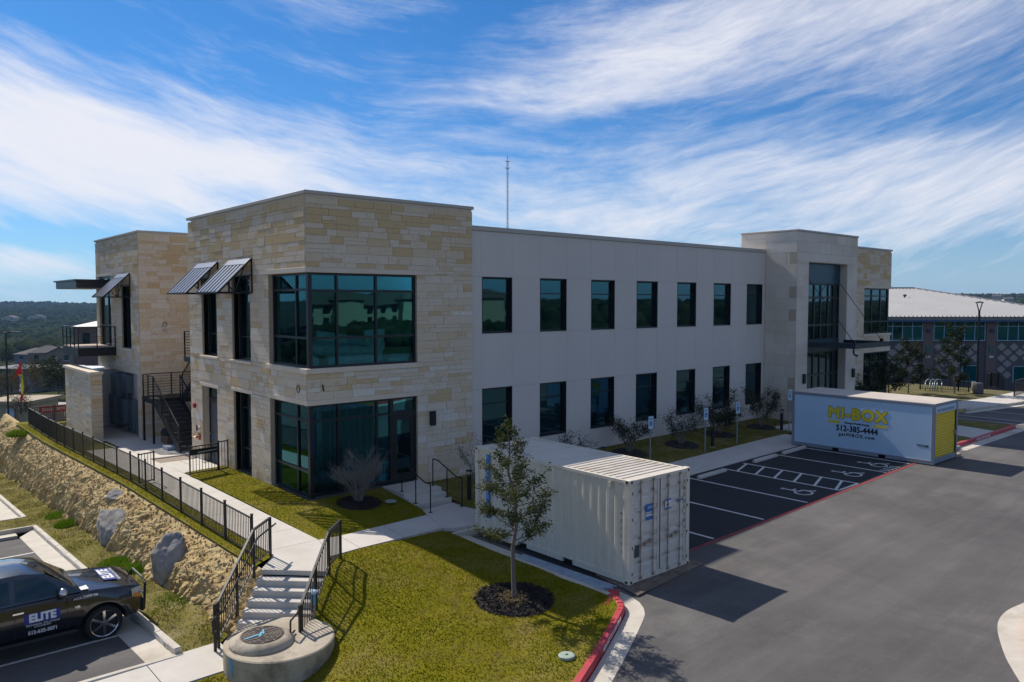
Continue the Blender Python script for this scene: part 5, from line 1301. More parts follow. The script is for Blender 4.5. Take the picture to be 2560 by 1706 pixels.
# ------------------------------------------------------------ shipping container (cream)
def shipping_container():
    x0, y1, z0 = 3.05, -4.775, -.615; W_, Ln, H_ = 2.438, 6.058, 2.585
    x1, y0, z1 = x0+W_, y1-Ln, z0+H_
    t = thing('shipping_container', ((x0+x1)/2,(y0+y1)/2,z0), 'cream corrugated steel shipping container parked beside the lawn kerb', 'container')
    c = .165
    for x in (x0, x1-c+.003):
        for y in (y0, y1-.178):
            for z in (z0, z1-.118):
                mb = MB(); mb.box(x,x+c-.003,y,y+.178,z,z+.118)
                cc = mb.build('corner_casting', M['cream'], t, bevel=.008)
                mb = MB(); yy = y-.001 if y == y0 else y+.179
                mb.box(x+.05,x+.115,yy-.003,yy+.003,z+.03,z+.09)
                xx = x-.001 if x == x0 else x+c-.002
                mb.box(xx-.003,xx+.003,y+.055,y+.125,z+.03,z+.09); mb.build('hole', M['dark_rubber'], cc)
    for x in (x0+.012, x1-.15):
        for y in (y0+.012, y1-.16):
            mb = MB(); mb.box(x,x+.138,y,y+.148,z0+.118,z1-.118); mb.build('corner_post', M['cream'], t)
    for x in (x0+.02, x1-.10):
        mb = MB(); mb.box(x,x+.08,y0+.178,y1-.178,z1-.10,z1-.02); mb.build('top_rail', M['cream'], t)
        # bottom rail with two fork pockets
        mb = MB(); segs = [(y0+.178, y0+1.95), (y0+2.31, y1-2.31), (y1-1.95, y1-.178)]
        for a, b in segs: mb.box(x,x+.06,a,b,z0+.02,z0+.18)
        for a, b in ((y0+1.95, y0+2.31), (y1-2.31, y1-1.95)): mb.box(x+.004,x+.05,a,b,z0+.135,z0+.18)
        mb.build('bottom_rail', M['cream'], t)
    for a, b in ((y0+1.97, y0+2.29), (y1-2.29, y1-1.97)): MB().box(x0+.10,x1-.10,a,b,z0+.03,z0+.13).build('fork_pocket', M['dark_rubber'], t)
    # corrugated sides
    def corr(axis, fixed, a, b, zb, zt, depth, sgn, pitch=.278):
        pts = []; u = a
        while u < b:
            for du, d in ((0,0),(.072,0),(.140,1),(.210,1)): 
                if u+du < b: pts.append((u+du, d))
            u += pitch
        pts.append((b, 0)); mb = MB(); vs = []
        for u, d in pts:
            q_ = fixed+sgn*depth*d
            for z in (zb, zt): vs.append((q_, u, z) if axis == 'x' else (u, q_, z))
        n = len(pts); mb.add(vs, [(2*i, 2*i+2, 2*i+3, 2*i+1) for i in range(n-1)]); return mb
    sp = corr('x', x0+.032, y0+.15, y1-.15, z0+.18, z1-.09, .036, 1).build('side_panel', M['cream'], t)
    corr('x', x1-.032, y0+.15, y1-.15, z0+.18, z1-.09, .036, -1).build('side_panel', M['cream'], t)
    corr('y', y1-.03, x0+.14, x1-.14, z0+.1, z1-.09, .036, -1).build('end_panel', M['cream'], t)
    # roof: crosswise corrugation
    vs = []; ys_ = []; u = y0+.18
    while u < y1-.2:
        ys_ += [(u,0),(u+.105,0),(u+.125,-.02),(u+.185,-.02),(u+.205,0)]; u += .21
    for (yy, d) in ys_: vs += [(x0+.09,yy,z1-.03+d*.0+(.012 if d == 0 else -.008)),(x1-.09,yy,z1-.03+(.012 if d == 0 else -.008))]
    mb = MB(); mb.add(vs, [(2*i,2*i+1,2*i+3,2*i+2) for i in range(len(ys_)-1)]); mb.build('roof', M['cream_roof'], t)
    for a_ in ((y0+.01,y0+.18),(y1-.18,y1-.01)): MB().box(x0+.165,x1-.165,*a_,z1-.11,z1-.012).build('header', M['cream_roof'], t)
    mb = MB(); mb.box(x0+.165,x1-.165,y0+.015,y0+.13,z0+.02,z0+.135); mb.build('door_sill', M['cream'], t)
    # two door leaves with pressed ribs, locking bars, hinges
    xm = (x0+x1)/2
    for (a, b, k) in ((x0+.15, xm-.012, 0), (xm+.012, x1-.15, 1)):
        mb = MB(); yb = y0+.06
        mb.box(a,a+.07,yb-.02,yb+.03,z0+.14,z1-.12); mb.box(b-.07,b,yb-.02,yb+.03,z0+.14,z1-.12)
        zz = [z0+.14, z0+.24]; d = []
        prof = [(z0+.14,0),(z0+.24,0)]
        for i in range(6):
            zc_ = z0+.44+i*.335; prof += [(zc_-.07,0),(zc_-.045,.03),(zc_+.045,.03),(zc_+.07,0)]
        prof += [(z1-.12,0)]
        vs = []
        for (z, d_) in prof: vs += [(a+.07,yb+d_,z),(b-.07,yb+d_,z)]
        mb.add(vs, [(2*i,2*i+1,2*i+3,2*i+2) for i in range(len(prof)-1)])
        dr = mb.build('door', M['door_paint'], t)
        for q_ in (.27, .73):
            xx = a+(b-a)*q_; mb = MB(); mb.tube((xx,y0+.012,z0+.06),(xx,y0+.012,z1-.07),.016,.016,8)
            for z in (z0+.10, z1-.09): mb.box(xx-.045,xx+.045,y0-.012,y0+.03,z-.03,z+.03)
            for z in (z0+.5, z0+1.1, z0+1.75, z0+2.25): mb.box(xx-.035,xx+.035,y0-.006,y0+.04,z-.02,z+.02)
            lb = mb.build('locking_bar', M['rust'], dr)
            mb = MB(); z = z0+.92+.04*(q_ > .5); mb.box(xx-.02,xx+(.24 if q_ < .5 else -.24),y0-.012,y0+.006,z-.018,z+.018); mb.box(xx+(.13 if q_ < .5 else -.17),xx+(.17 if q_ < .5 else -.13),y0-.02,y0+.02,z-.05,z+.05); mb.build('latch_handle', M['rust'], dr)
        xs_ = x0+.16 if k == 0 else x1-.16
        for z in (z0+.25, z0+.9, z0+1.6, z0+2.25):
            mb = MB(); mb.box(xs_-.05,xs_+.06,y0+.012,y0+.035,z-.035,z+.035); mb.build('hinge', M['cream'], dr)
    mb = MB(); mb.box(xm-.012,xm+.012,y0+.03,y0+.05,z0+.14,z1-.12); mb.build('door_gasket', M['dark_rubber'], t)
    # stickers and lettering
    mb = MB(); quad_on(mb, (x0+.80,y0+.033,z1-.80), (1,0,0), (0,0,1), .27, .20); quad_on(mb, (x0+.80,y0+.033,z1-1.06), (1,0,0), (0,0,1), .27, .08); quad_on(mb, (x0+.80,y0+.035,z1-.94), (1,0,0), (0,0,1), .27, .12, mi=1)
    st_ = mb.build('sticker', [M['blue_print'], M['white_print']], t)
    text(st_, 'SAFE', (x0+.83,y0+.026,z1-.79), (1,0,0), (0,0,1), .10, M['white_print'], ext=.001); text(st_, 'BUY & RENT', (x0+.80,y0+.026,z1-.94), (1,0,0), (0,0,1), .045, M['black_print'], ext=.001)
    mb = MB(); quad_on(mb, (x0+1.55,y0+.033,z1-.72), (1,0,0), (0,0,1), .25, .04); quad_on(mb, (x0+1.55,y0+.033,z1-.94), (1,0,0), (0,0,1), .25, .04); quad_on(mb, (x0+1.55,y0+.035,z1-.83), (1,0,0), (0,0,1), .25, .18, mi=1); quad_on(mb, (x0+2.02,y0+.033,z1-.80), (1,0,0), (0,0,1), .30, .03)
    mb.build('sticker', [M['blue_print'], M['white_print']], t)
    mb = MB(); quad_on(mb, (x0+.33,y0+.033,z0+.78), (1,0,0), (0,0,1), .17, .30); mb.build('data_plate', M['grey_door'], t)
    for i, ch in enumerate('TRIU7101'): text(t, ch, (x1-.21,y0+.028,z1-.36-.17*i), (1,0,0), (0,0,1), .14, M['black_print'], ext=.001)
    for i, ch in enumerate('451791'): text(t, ch, (x0+.004,y0+.26,z1-.85-.19*i), (0,-1,0), (0,0,1), .12, M['black_print'], ext=.001)
    mb = MB(); mb.box(x0+.016,x0+.022,y1-.70,y1-.53,z0+.52,z1-.17); bs = mb.build('sign_strip', M['blue_print'], t)
    for i, ch in enumerate('1 800-SAFE-BOX'): text(bs, ch, (x0+.010,y1-.615,z1-.25-.131*i), (0,-1,0), (0,0,1), .15, mat('cyan_letter', (.35,.60,.80), .6) if i == 0 else bpy.data.materials['cyan_letter'], ext=.002, off=.002)
    mb = MB(); mb.box(x0+.0,x0+.03,y0+.62,y0+.70,z1-.27,z1-.12); mb.build('vent', M['cream'], t)
    return t
shipping_container()
# plywood under its door end
tag(MB().hexa([(2.80,-11.32,-.655),(5.72,-11.12,-.60),(5.75,-9.7,-.60),(3.1,-9.7,-.655),(2.80,-11.32,-.628),(5.72,-11.12,-.573),(5.75,-9.7,-.573),(3.1,-9.7,-.628)]).build('plywood_sheet', M['wood'], bevel=.004), 'weathered grey brown plywood sheet under the door end of the cream container', 'plywood sheet')
# galvanised tubes lying beside the kerb
mt_ = None
for i in range(9):
    a = Vector((2.36+.052*i, -7.32+.02*(i % 3), z_lot(2.4)+.035)); b = Vector((2.47+.052*i, -10.62+.03*((i*2) % 5), z_lot(2.5)+.035))
    mb = MB(); mb.tube(a, b, .024, .024, 8)
    o = mb.build('steel_tube', M['steel']); tag(o, 'shiny galvanised steel tube lying in the flat row beside the cream container', 'tube', 'steel tubes lying by the kerb')

# ------------------------------------------------------------ white storage container
def storage_box():
    x0, x1, y0, y1, z0 = 21.4, 23.84, -10.95, -4.85, z_lot(22)+.02; z1 = z0+2.44
    t = thing('storage_container', ((x0+x1)/2,(y0+y1)/2,z0), 'white portable storage container with yellow roller door across the far bays', 'container')
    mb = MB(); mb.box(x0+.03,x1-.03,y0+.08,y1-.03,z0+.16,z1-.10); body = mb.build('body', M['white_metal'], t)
    mb = MB(); f = .12
    for x in (x0, x1-f):
        for y in (y0, y1-f): mb.box(x,x+f,y,y+f,z0,z1)
    for x in (x0+.01, x1-f+.01): mb.box(x,x+f-.02,y0+f,y1-f,z1-.12,z1-.005)
    for x in (x0+.006, x1-f+.01):
        mb.box(x,x+f-.02,y0+f,y0+1.9,z0,z0+.17); mb.box(x,x+f-.02,y0+2.2,y1-2.2,z0,z0+.17); mb.box(x,x+f-.02,y1-1.9,y1-f,z0,z0+.17)
        mb.box(x,x+f-.02,y0+1.9,y0+2.2,z0+.12,z0+.17); mb.box(x,x+f-.02,y1-2.2,y1-1.9,z0+.12,z0+.17)
    mb.box(x0+f,x1-f,y0+.01,y0+f,z1-.12,z1-.005); mb.box(x0+f,x1-f,y1-f,y1-.01,z1-.12,z1-.005); mb.box(x0+f,x1-f,y0+.01,y0+f,z0+.03,z0+.24)
    mb.build('frame', M['grey_metal'], t, bevel=.008)
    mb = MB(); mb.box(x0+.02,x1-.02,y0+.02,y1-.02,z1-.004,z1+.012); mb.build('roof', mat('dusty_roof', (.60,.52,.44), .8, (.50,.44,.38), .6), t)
    mb = MB(); mb.box(x0+f,x1-f,y0+.03,y0+.075,z1-.40,z1-.12); hd = mb.build('door_header', M['white_metal'], t)
    text(hd, 'SELF STORAGE SOLUTIONS', ((x0+x1)/2,y0+.026,z1-.30), (1,0,0), (0,0,1), .17, M['grey_metal'], ext=.002, sx=.86, off=.003)
    # roller door of pressed slats
    prof = []; z = z0+.24
    while z < z1-.42: prof += [(z,.0),(z+.05,-.018),(z+.085,-.018),(z+.10,.0)]; z += .105
    vs = []
    for (z, d) in prof: vs += [(x0+f+.02,y0+.07+d,z),(x1-f-.05,y0+.07+d,z)]
    mb = MB(); mb.add(vs, [(2*i,2*i+1,2*i+3,2*i+2) for i in range(len(prof)-1)]); dr = mb.build('roller_door', M['yellow'], t)
    mb = MB(); mb.box(x0+f,x0+f+.02,y0+.03,y0+.08,z0+.24,z1-.40); mb.box(x1-f-.05,x1-f,y0+.03,y0+.08,z0+.24,z1-.40); mb.build('door_guide', M['black'], t)
    mb = MB(); mb.box(x1-f-.22,x1-f-.06,y0+.0,y0+.05,z0+1.12,z0+1.17); mb.box(x1-f-.11,x1-f-.06,y0-.01,y0+.05,z0+1.0,z0+1.12); mb.build('latch', M['steel'], dr)
    X = x0+.0285; rt = (0,-1,0); up = (0,0,1); yc = y0+.5*(y1-y0)-.02+.1
    text(t, 'MI-BOX', (X-.001,yc,z1-.78), rt, up, .66, M['grey_door'], ext=.0005, sx=1.06, bold=.050, name='logo_outline', spacing=1.08); text(t, 'MI-BOX', (X-.006,yc,z1-.78), rt, up, .66, M['yellow_print'], ext=.0005, sx=1.06, bold=.032, name='logo', spacing=1.08)
    text(t, 'Moving & Mobile Storage', (X-.001,yc,z1-1.16), rt, up, .125, M['black_print'], ext=.0005, bold=.005, sx=.84)
    text(t, '512-385-4444', (X-.001,yc,z1-1.42), rt, up, .35, M['black_print'], ext=.0005, bold=.014, sx=.86, spacing=1.06)
    text(t, 'getMIBOX.com', (X-.001,yc,z1-1.68), rt, up, .20, M['black_print'], ext=.0005, bold=.008, spacing=1.25)
    text(t, 'TXC268', (X-.001,y0+.45,z1-1.72), rt, up, .13, M['black_print'], ext=.0005, bold=.005)
    mb = MB()
    for s_ in (1, -1):
        a = yc+s_*1.15; mb.add([(X-.004,a-s_*.42,z1-1.21),(X-.004,a+s_*.04,z1-1.21),(X-.004,a+s_*.16,z1-1.155),(X-.004,a+s_*.04,z1-1.10),(X-.004,a-s_*.42,z1-1.10)], [(0,1,2,3,4)])
    mb.build('arrow_print', M['yellow_print'], t)
storage_box()
tag(MB().box(23.9,24.35,-10.95,-10.6,z_lot(22)+.005,z_lot(22)+.14).build('timber_block', M['lumber'], bevel=.01), 'pale timber block under the right corner of the white storage container', 'timber block')
tag(MB().box(23.95,26.2,-10.3,-9.95,z_lot(22)+.005,z_lot(22)+.13).build('timber_stack', mat('grey_timber', (.32,.29,.26), .9), bevel=.01), 'grey timber planks lying behind the white storage container', 'timber')

# ------------------------------------------------------------ wheel stops, signs, bollard lights
for i, (a, b, s) in enumerate(((13.2,15.0,'nearest the cream container'),(17.05,18.8,'in the middle bay'),(19.3,21.2,'beside the white storage container'))):
    z = z_lot((a+b)/2)+.008; mb = MB(); prof = [(-.09,0),(.09,0),(.085,.06),(.055,.11),(-.055,.11),(-.085,.06)]; vs = []
    for x, k in ((a,.8),(a+.06,1),(b-.06,1),(b,.8)): vs += [(x,-5.62+p*k,z+q_*(1 if q_ == 0 else k)+.0235*(x-(a+b)/2)) for p, q_ in prof]
    n = 6; fs = [(k*n+i_, k*n+(i_+1) % n, (k+1)*n+(i_+1) % n, (k+1)*n+i_) for k in range(3) for i_ in range(n)]+[tuple(range(5,-1,-1)), tuple(range(18,24))]
    mb.add(vs, fs); tag(mb.build('wheel_stop', M['concrete']), 'pale concrete wheel stop '+s, 'wheel stop', 'wheel stops of the accessible bays')
def isa(mb, P, s):       # wheelchair figure as small bars on the sign
    def ln(a, b, w_): mb.bar(P(a[0]*s, a[1]*s), P(b[0]*s, b[1]*s), w_*s, .004, up=(0,1,0))
    for i in range(9):
        t0, t1 = R(110+i*31), R(110+(i+1)*31); ln((.28*math.cos(t0)-.02,.28*math.sin(t0)-.2),(.28*math.cos(t1)-.02,.28*math.sin(t1)-.2),.07)
    ln((-.03,.42),(0,0),.10); ln((0,.15),(.25,.15),.07); ln((0,0),(.27,0),.08); ln((.27,0),(.40,-.38),.08); ln((-.03,.50),(-.03,.62),.12)
def sign(x, y, zb, zt, label):
    t = thing('parking_sign', (x,y,zb), label, 'sign', 'accessible parking signs')
    mb = MB(); mb.bar((x,y+.03,zb-.1),(x,y+.03,zt-.02),.05,.035); mb.build('pole', M['post_steel'], t)
    w_, h = .31, .52; zc_ = zt-h/2
    mb = MB(); quad_on(mb, (x,y,zc_), (1,0,0), (0,0,1), w_, h, .004); pn = mb.build('panel', M['sign_white'], t)
    mb = MB(); quad_on(mb, (x,y-.006,zc_-.05), (1,0,0), (0,0,1), .17, .19, .003); bl_ = mb.build('blue_square', M['sign_blue'], pn)
    mb = MB(); isa(mb, lambda u, v: Vector((x+u, y-.011, zc_-.06+v)), .13); mb.build('symbol', M['white_print'], pn)
    text(pn, 'RESERVED\nPARKING', (x,y-.006,zc_+.15), (1,0,0), (0,0,1), .055, M['sign_blue'], ext=.001, off=.001)
sign(14.13,-2.57,z_lot(14)+.1,1.54,'accessible parking sign on its own, nearest the cream container')
sign(17.38,-3.02,z_lot(17)+.1,1.64,'accessible parking sign standing beside a black bollard light')
sign(19.97,-2.96,z_lot(20)+.1,1.68,'accessible parking sign in front of the darkest round shrub')
sign(24.72,-2.9,z_lot(22)+.1,1.88,'accessible parking sign beside the corner of the white storage container')
def bollard(x, y, z, h, label):
    t = thing('bollard_light', (x,y,z), label, 'bollard light', 'black bollard lights')
    mb = MB(); mb.tube((x,y,z+.012),(x,y,z+h-.2),.075,.075,14); mb.build('post', M['black'], t)
    mb = MB(); mb.lathe([(.11,0),(.11,.012)], (x,y,z), 14); mb.build('base_plate', M['concrete'], t)
    mb = MB(); mb.lathe([(.12,h-.03),(.12,h),(.05,h+.012)], (x,y,z), 16)
    for i in range(3):
        a = 2.1*i+.3; mb.bar((x+.06*math.cos(a),y+.06*math.sin(a),z+h-.2),(x+.10*math.cos(a),y+.10*math.sin(a),z+h-.03),.018,.018)
    mb.build('head', M['black'], t)
bollard(18.0,-2.95,-.17,1.06,'black bollard light beside the second parking sign'); bollard(23.95,-2.9,-.08,1.04,'black bollard light near the white storage container')
bollard(11.2,-2.6,-.38,1.0,'black bollard light half hidden behind the cream container'); bollard(4.76,-2.3,-.47,1.05,'black bollard light to the right of the entrance steps')

# ------------------------------------------------------------ trees and shrubs
def leaf_cloud(pts, size, rs, droop=.0):
    n = len(pts); d = rs.normal(0, 1, (n, 3)); d[:, 2] = d[:, 2]*.6-droop; d /= np.linalg.norm(d, axis=1)[:, None]
    e = np.cross(d, rs.normal(0, 1, (n, 3))); e /= np.linalg.norm(e, axis=1)[:, None]; s = size*rs.uniform(.6, 1.35, (n, 1))
    V = np.stack([pts-d*s, pts+e*s*.42, pts+d*s, pts-e*s*.42], 1)
    return V.reshape(-1, 3), np.arange(4*n).reshape(-1, 4)
def branchy(base, height, spread, nb, seed, leafn, lsize, m_leaf, profile, trunk_r=.05, stem_to=.3, name='tree', label='', cat='tree', group=None, multi=1, twig_n=4, bark=None, up=.55, zoff=0.0, jitter=.09, leaf_near=1.0):
    rs = np.random.RandomState(seed); base = Vector(base)
    t = thing(name, base, label, cat, group); wood = MB(); tips = []
    top = base+Vector((rs.uniform(-.04,.04)*height, rs.uniform(-.04,.04)*height, height*.97))
    def seg(a, b, r0, r1, n=6): wood.tube(a, b, r0, r1, n, cap=False)
    if multi == 1:
        p = base; K = 7; cur = []
        for k in range(1, K+1):
            q_ = base.lerp(top, k/K)+Vector((rs.uniform(-1,1),rs.uniform(-1,1),0))*.02*height*(k > 2); seg(p, q_, trunk_r*(1-.85*(k-1)/K), trunk_r*(1-.85*k/K), 8); cur.append((p, q_)); p = q_
        for i in range(nb):
            f_ = stem_to+(1-stem_to)*(i+rs.uniform(0,1))/nb; k = min(int(f_*K), K-1); s_ = cur[k][0].lerp(cur[k][1], f_*K-k)
            a = i*2.4+rs.uniform(-.4,.4); L_ = spread*profile((f_-stem_to)/(1-stem_to))*rs.uniform(.75,1.15)
            e = s_+Vector((math.cos(a), math.sin(a), up*rs.uniform(.6,1.5)))*L_; m_ = s_.lerp(e, .5)+Vector((0,0,-.05*L_)); r_ = trunk_r*.38*(1-f_*.6)
            seg(s_, m_, r_, r_*.65, 5); seg(m_, e, r_*.65, r_*.25, 5); tips.append((s_.lerp(m_, .6), e, L_))
            for j in range(twig_n):
                g_ = rs.uniform(.35,.95); b0 = s_.lerp(e, g_); a2 = a+rs.uniform(-1.3,1.3); l2 = L_*rs.uniform(.22,.5)
                e2 = b0+Vector((math.cos(a2), math.sin(a2), rs.uniform(-.1,1.0)))*l2; seg(b0, e2, r_*.4, r_*.15, 4); tips.append((b0, e2, l2))
        tips.append((cur[-2][0], cur[-1][1], height*.12))
    else:
        for i in range(multi):
            a = i*2.4+rs.uniform(-.3,.3); b0 = base+Vector((math.cos(a), math.sin(a), 0))*.08*rs.uniform(.3,1.2)
            ll = rs.uniform(.5,1.0); e = b0+Vector((math.cos(a)*spread*ll, math.sin(a)*spread*ll, height*rs.uniform(.55,.95)*(1.1-.35*ll))); m_ = b0.lerp(e, .45)+Vector((0,0,.10*height))
            seg(b0, m_, trunk_r, trunk_r*.7, 5); seg(m_, e, trunk_r*.7, trunk_r*.3, 5); tips.append((m_, e, spread*.5))
            for j in range(nb):
                g_ = rs.uniform(.25,1); p0 = (b0.lerp(m_, g_*2) if g_ < .5 else m_.lerp(e, g_*2-1)); a2 = a+rs.uniform(-1.6,1.6); l2 = spread*rs.uniform(.25,.6)
                e2 = p0+Vector((math.cos(a2)*l2*.8, math.sin(a2)*l2*.8, l2*rs.uniform(.3,1.3))); seg(p0, e2, trunk_r*.4, trunk_r*.16, 4); tips.append((p0, e2, l2))
                for q_ in range(twig_n):
                    p1 = p0.lerp(e2, rs.uniform(.3,1)); a3 = a2+rs.uniform(-1.4,1.4); l3 = l2*rs.uniform(.3,.6); e3 = p1+Vector((math.cos(a3)*l3, math.sin(a3)*l3, l3*rs.uniform(.1,1.3))); seg(p1, e3, trunk_r*.2, trunk_r*.10, 3); tips.append((p1, e3, l3))
    wood.build('trunk', bark or M['bark'], t, smooth=True)
    if leafn:
        A = np.array([tuple(x[0]) for x in tips]); Bq = np.array([tuple(x[1]) for x in tips]); Lq = np.array([x[2] for x in tips])
        k = rs.choice(len(tips), leafn, p=Lq/Lq.sum()); f_ = rs.uniform(.2,1.06,(leafn,1))
        pts = A[k]+(Bq[k]-A[k])*f_+rs.normal(0, jitter, (leafn, 3))*leaf_near
        V, F = leaf_cloud(pts, lsize, rs); raw_mesh('crown', V, F, m_leaf, t, attr=rs.uniform(.05,.95,len(F)))
    return t
prof_oak = lambda f: .62+.55*math.sin(min(1, f*1.5)*math.pi*.5+.5)*(1-f)**.55 if f < 1 else .1
branchy((*TREE, lz(*TREE)), 4.35, .84, 40, 12, 7600, .036, M['leaf_oak'], lambda f: (1.0 if f < .30 else 1.0-.90*(f-.30)/.70), trunk_r=.062, stem_to=.29, up=.42, name='oak_tree', label='young slim oak tree in a dark mulch ring on the front lawn', cat='tree', twig_n=6, jitter=.055, bark=mat('young_bark', (.20,.175,.15), .95, (.13,.11,.095), 16, bump=.4, bscale=70))
SB = (1.22,-1.05); disc_bed('mulch_bed', SB, .74, sl_z, M['gravel_dark'], 'round mulch bed under the bare shrub by the corner window')
chips('mulch_chips', SB, .72, sl_z, M['gravel_dark'], 1400, 9, 'dark mulch chips under the bare shrub by the corner window')
branchy((*SB, sl_z(*SB)), 1.85, .80, 11, 5, 0, .02, None, None, trunk_r=.014, name='shrub', label='bare leafless shrub in a mulch bed beside the glass entrance corner', cat='shrub', multi=22, twig_n=9, bark=M['twig'])
branchy((6.05,-1.15, ffz(6,-1.1)), 2.1, .62, 8, 15, 500, .026, M['leaf_shrub'], None, trunk_r=.014, name='shrub', label='thin half bare shrub right of the entrance steps, behind the bollard light', cat='shrub', multi=11, twig_n=5, bark=M['twig'])
shr = [(10.9,-1.3,1.55,.75,700,'sparse leafy shrub showing just over the roof of the cream container'),
       (14.35,-1.25,1.75,.95,2600,'leafy shrub behind the first parking sign'),
       (17.55,-1.6,1.75,.95,1600,'twiggy grey shrub between the second parking sign and the wall'),
       (20.9,-1.35,1.95,1.05,5200,'densest dark green round shrub behind the third parking sign'),
       (24.35,-1.55,2.2,1.1,3600,'tall loose shrub against the pale entrance tower')]
for i, (x, y, h, s_, n, lab) in enumerate(shr):
    zz = ffz(x, y); disc_bed('mulch_bed', (x, y), .85, ffz, M['gravel_dark'], 'dark mulch bed under the '+lab.split(' behind')[0].split(' between')[0].split(' against')[0].split(' showing')[0])
    branchy((x, y, zz), h, s_*.85, 7, 31+i, n, .042, M['leaf_shrub'], None, trunk_r=.016, name='shrub', label=lab, cat='shrub', multi=9, twig_n=4, bark=M['twig'], group='shrubs along the stucco wall')
for i, (x, y, h) in enumerate(((35.6,-.9,2.4),(37.2,-1.2,2.0),(39.6,-1.0,2.6))):
    branchy((x, y, -.1), h, .55, 6, 61+i, 1300, .06, M['leaf_far'], None, trunk_r=.02, name='shrub', label=('small dark shrub right of the tower entrance','dark shrub with reddish twigs in front of the far ground floor window','tall dark shrub at the right end of the office building')[i], cat='shrub', multi=7, twig_n=3, bark=M['twig'])

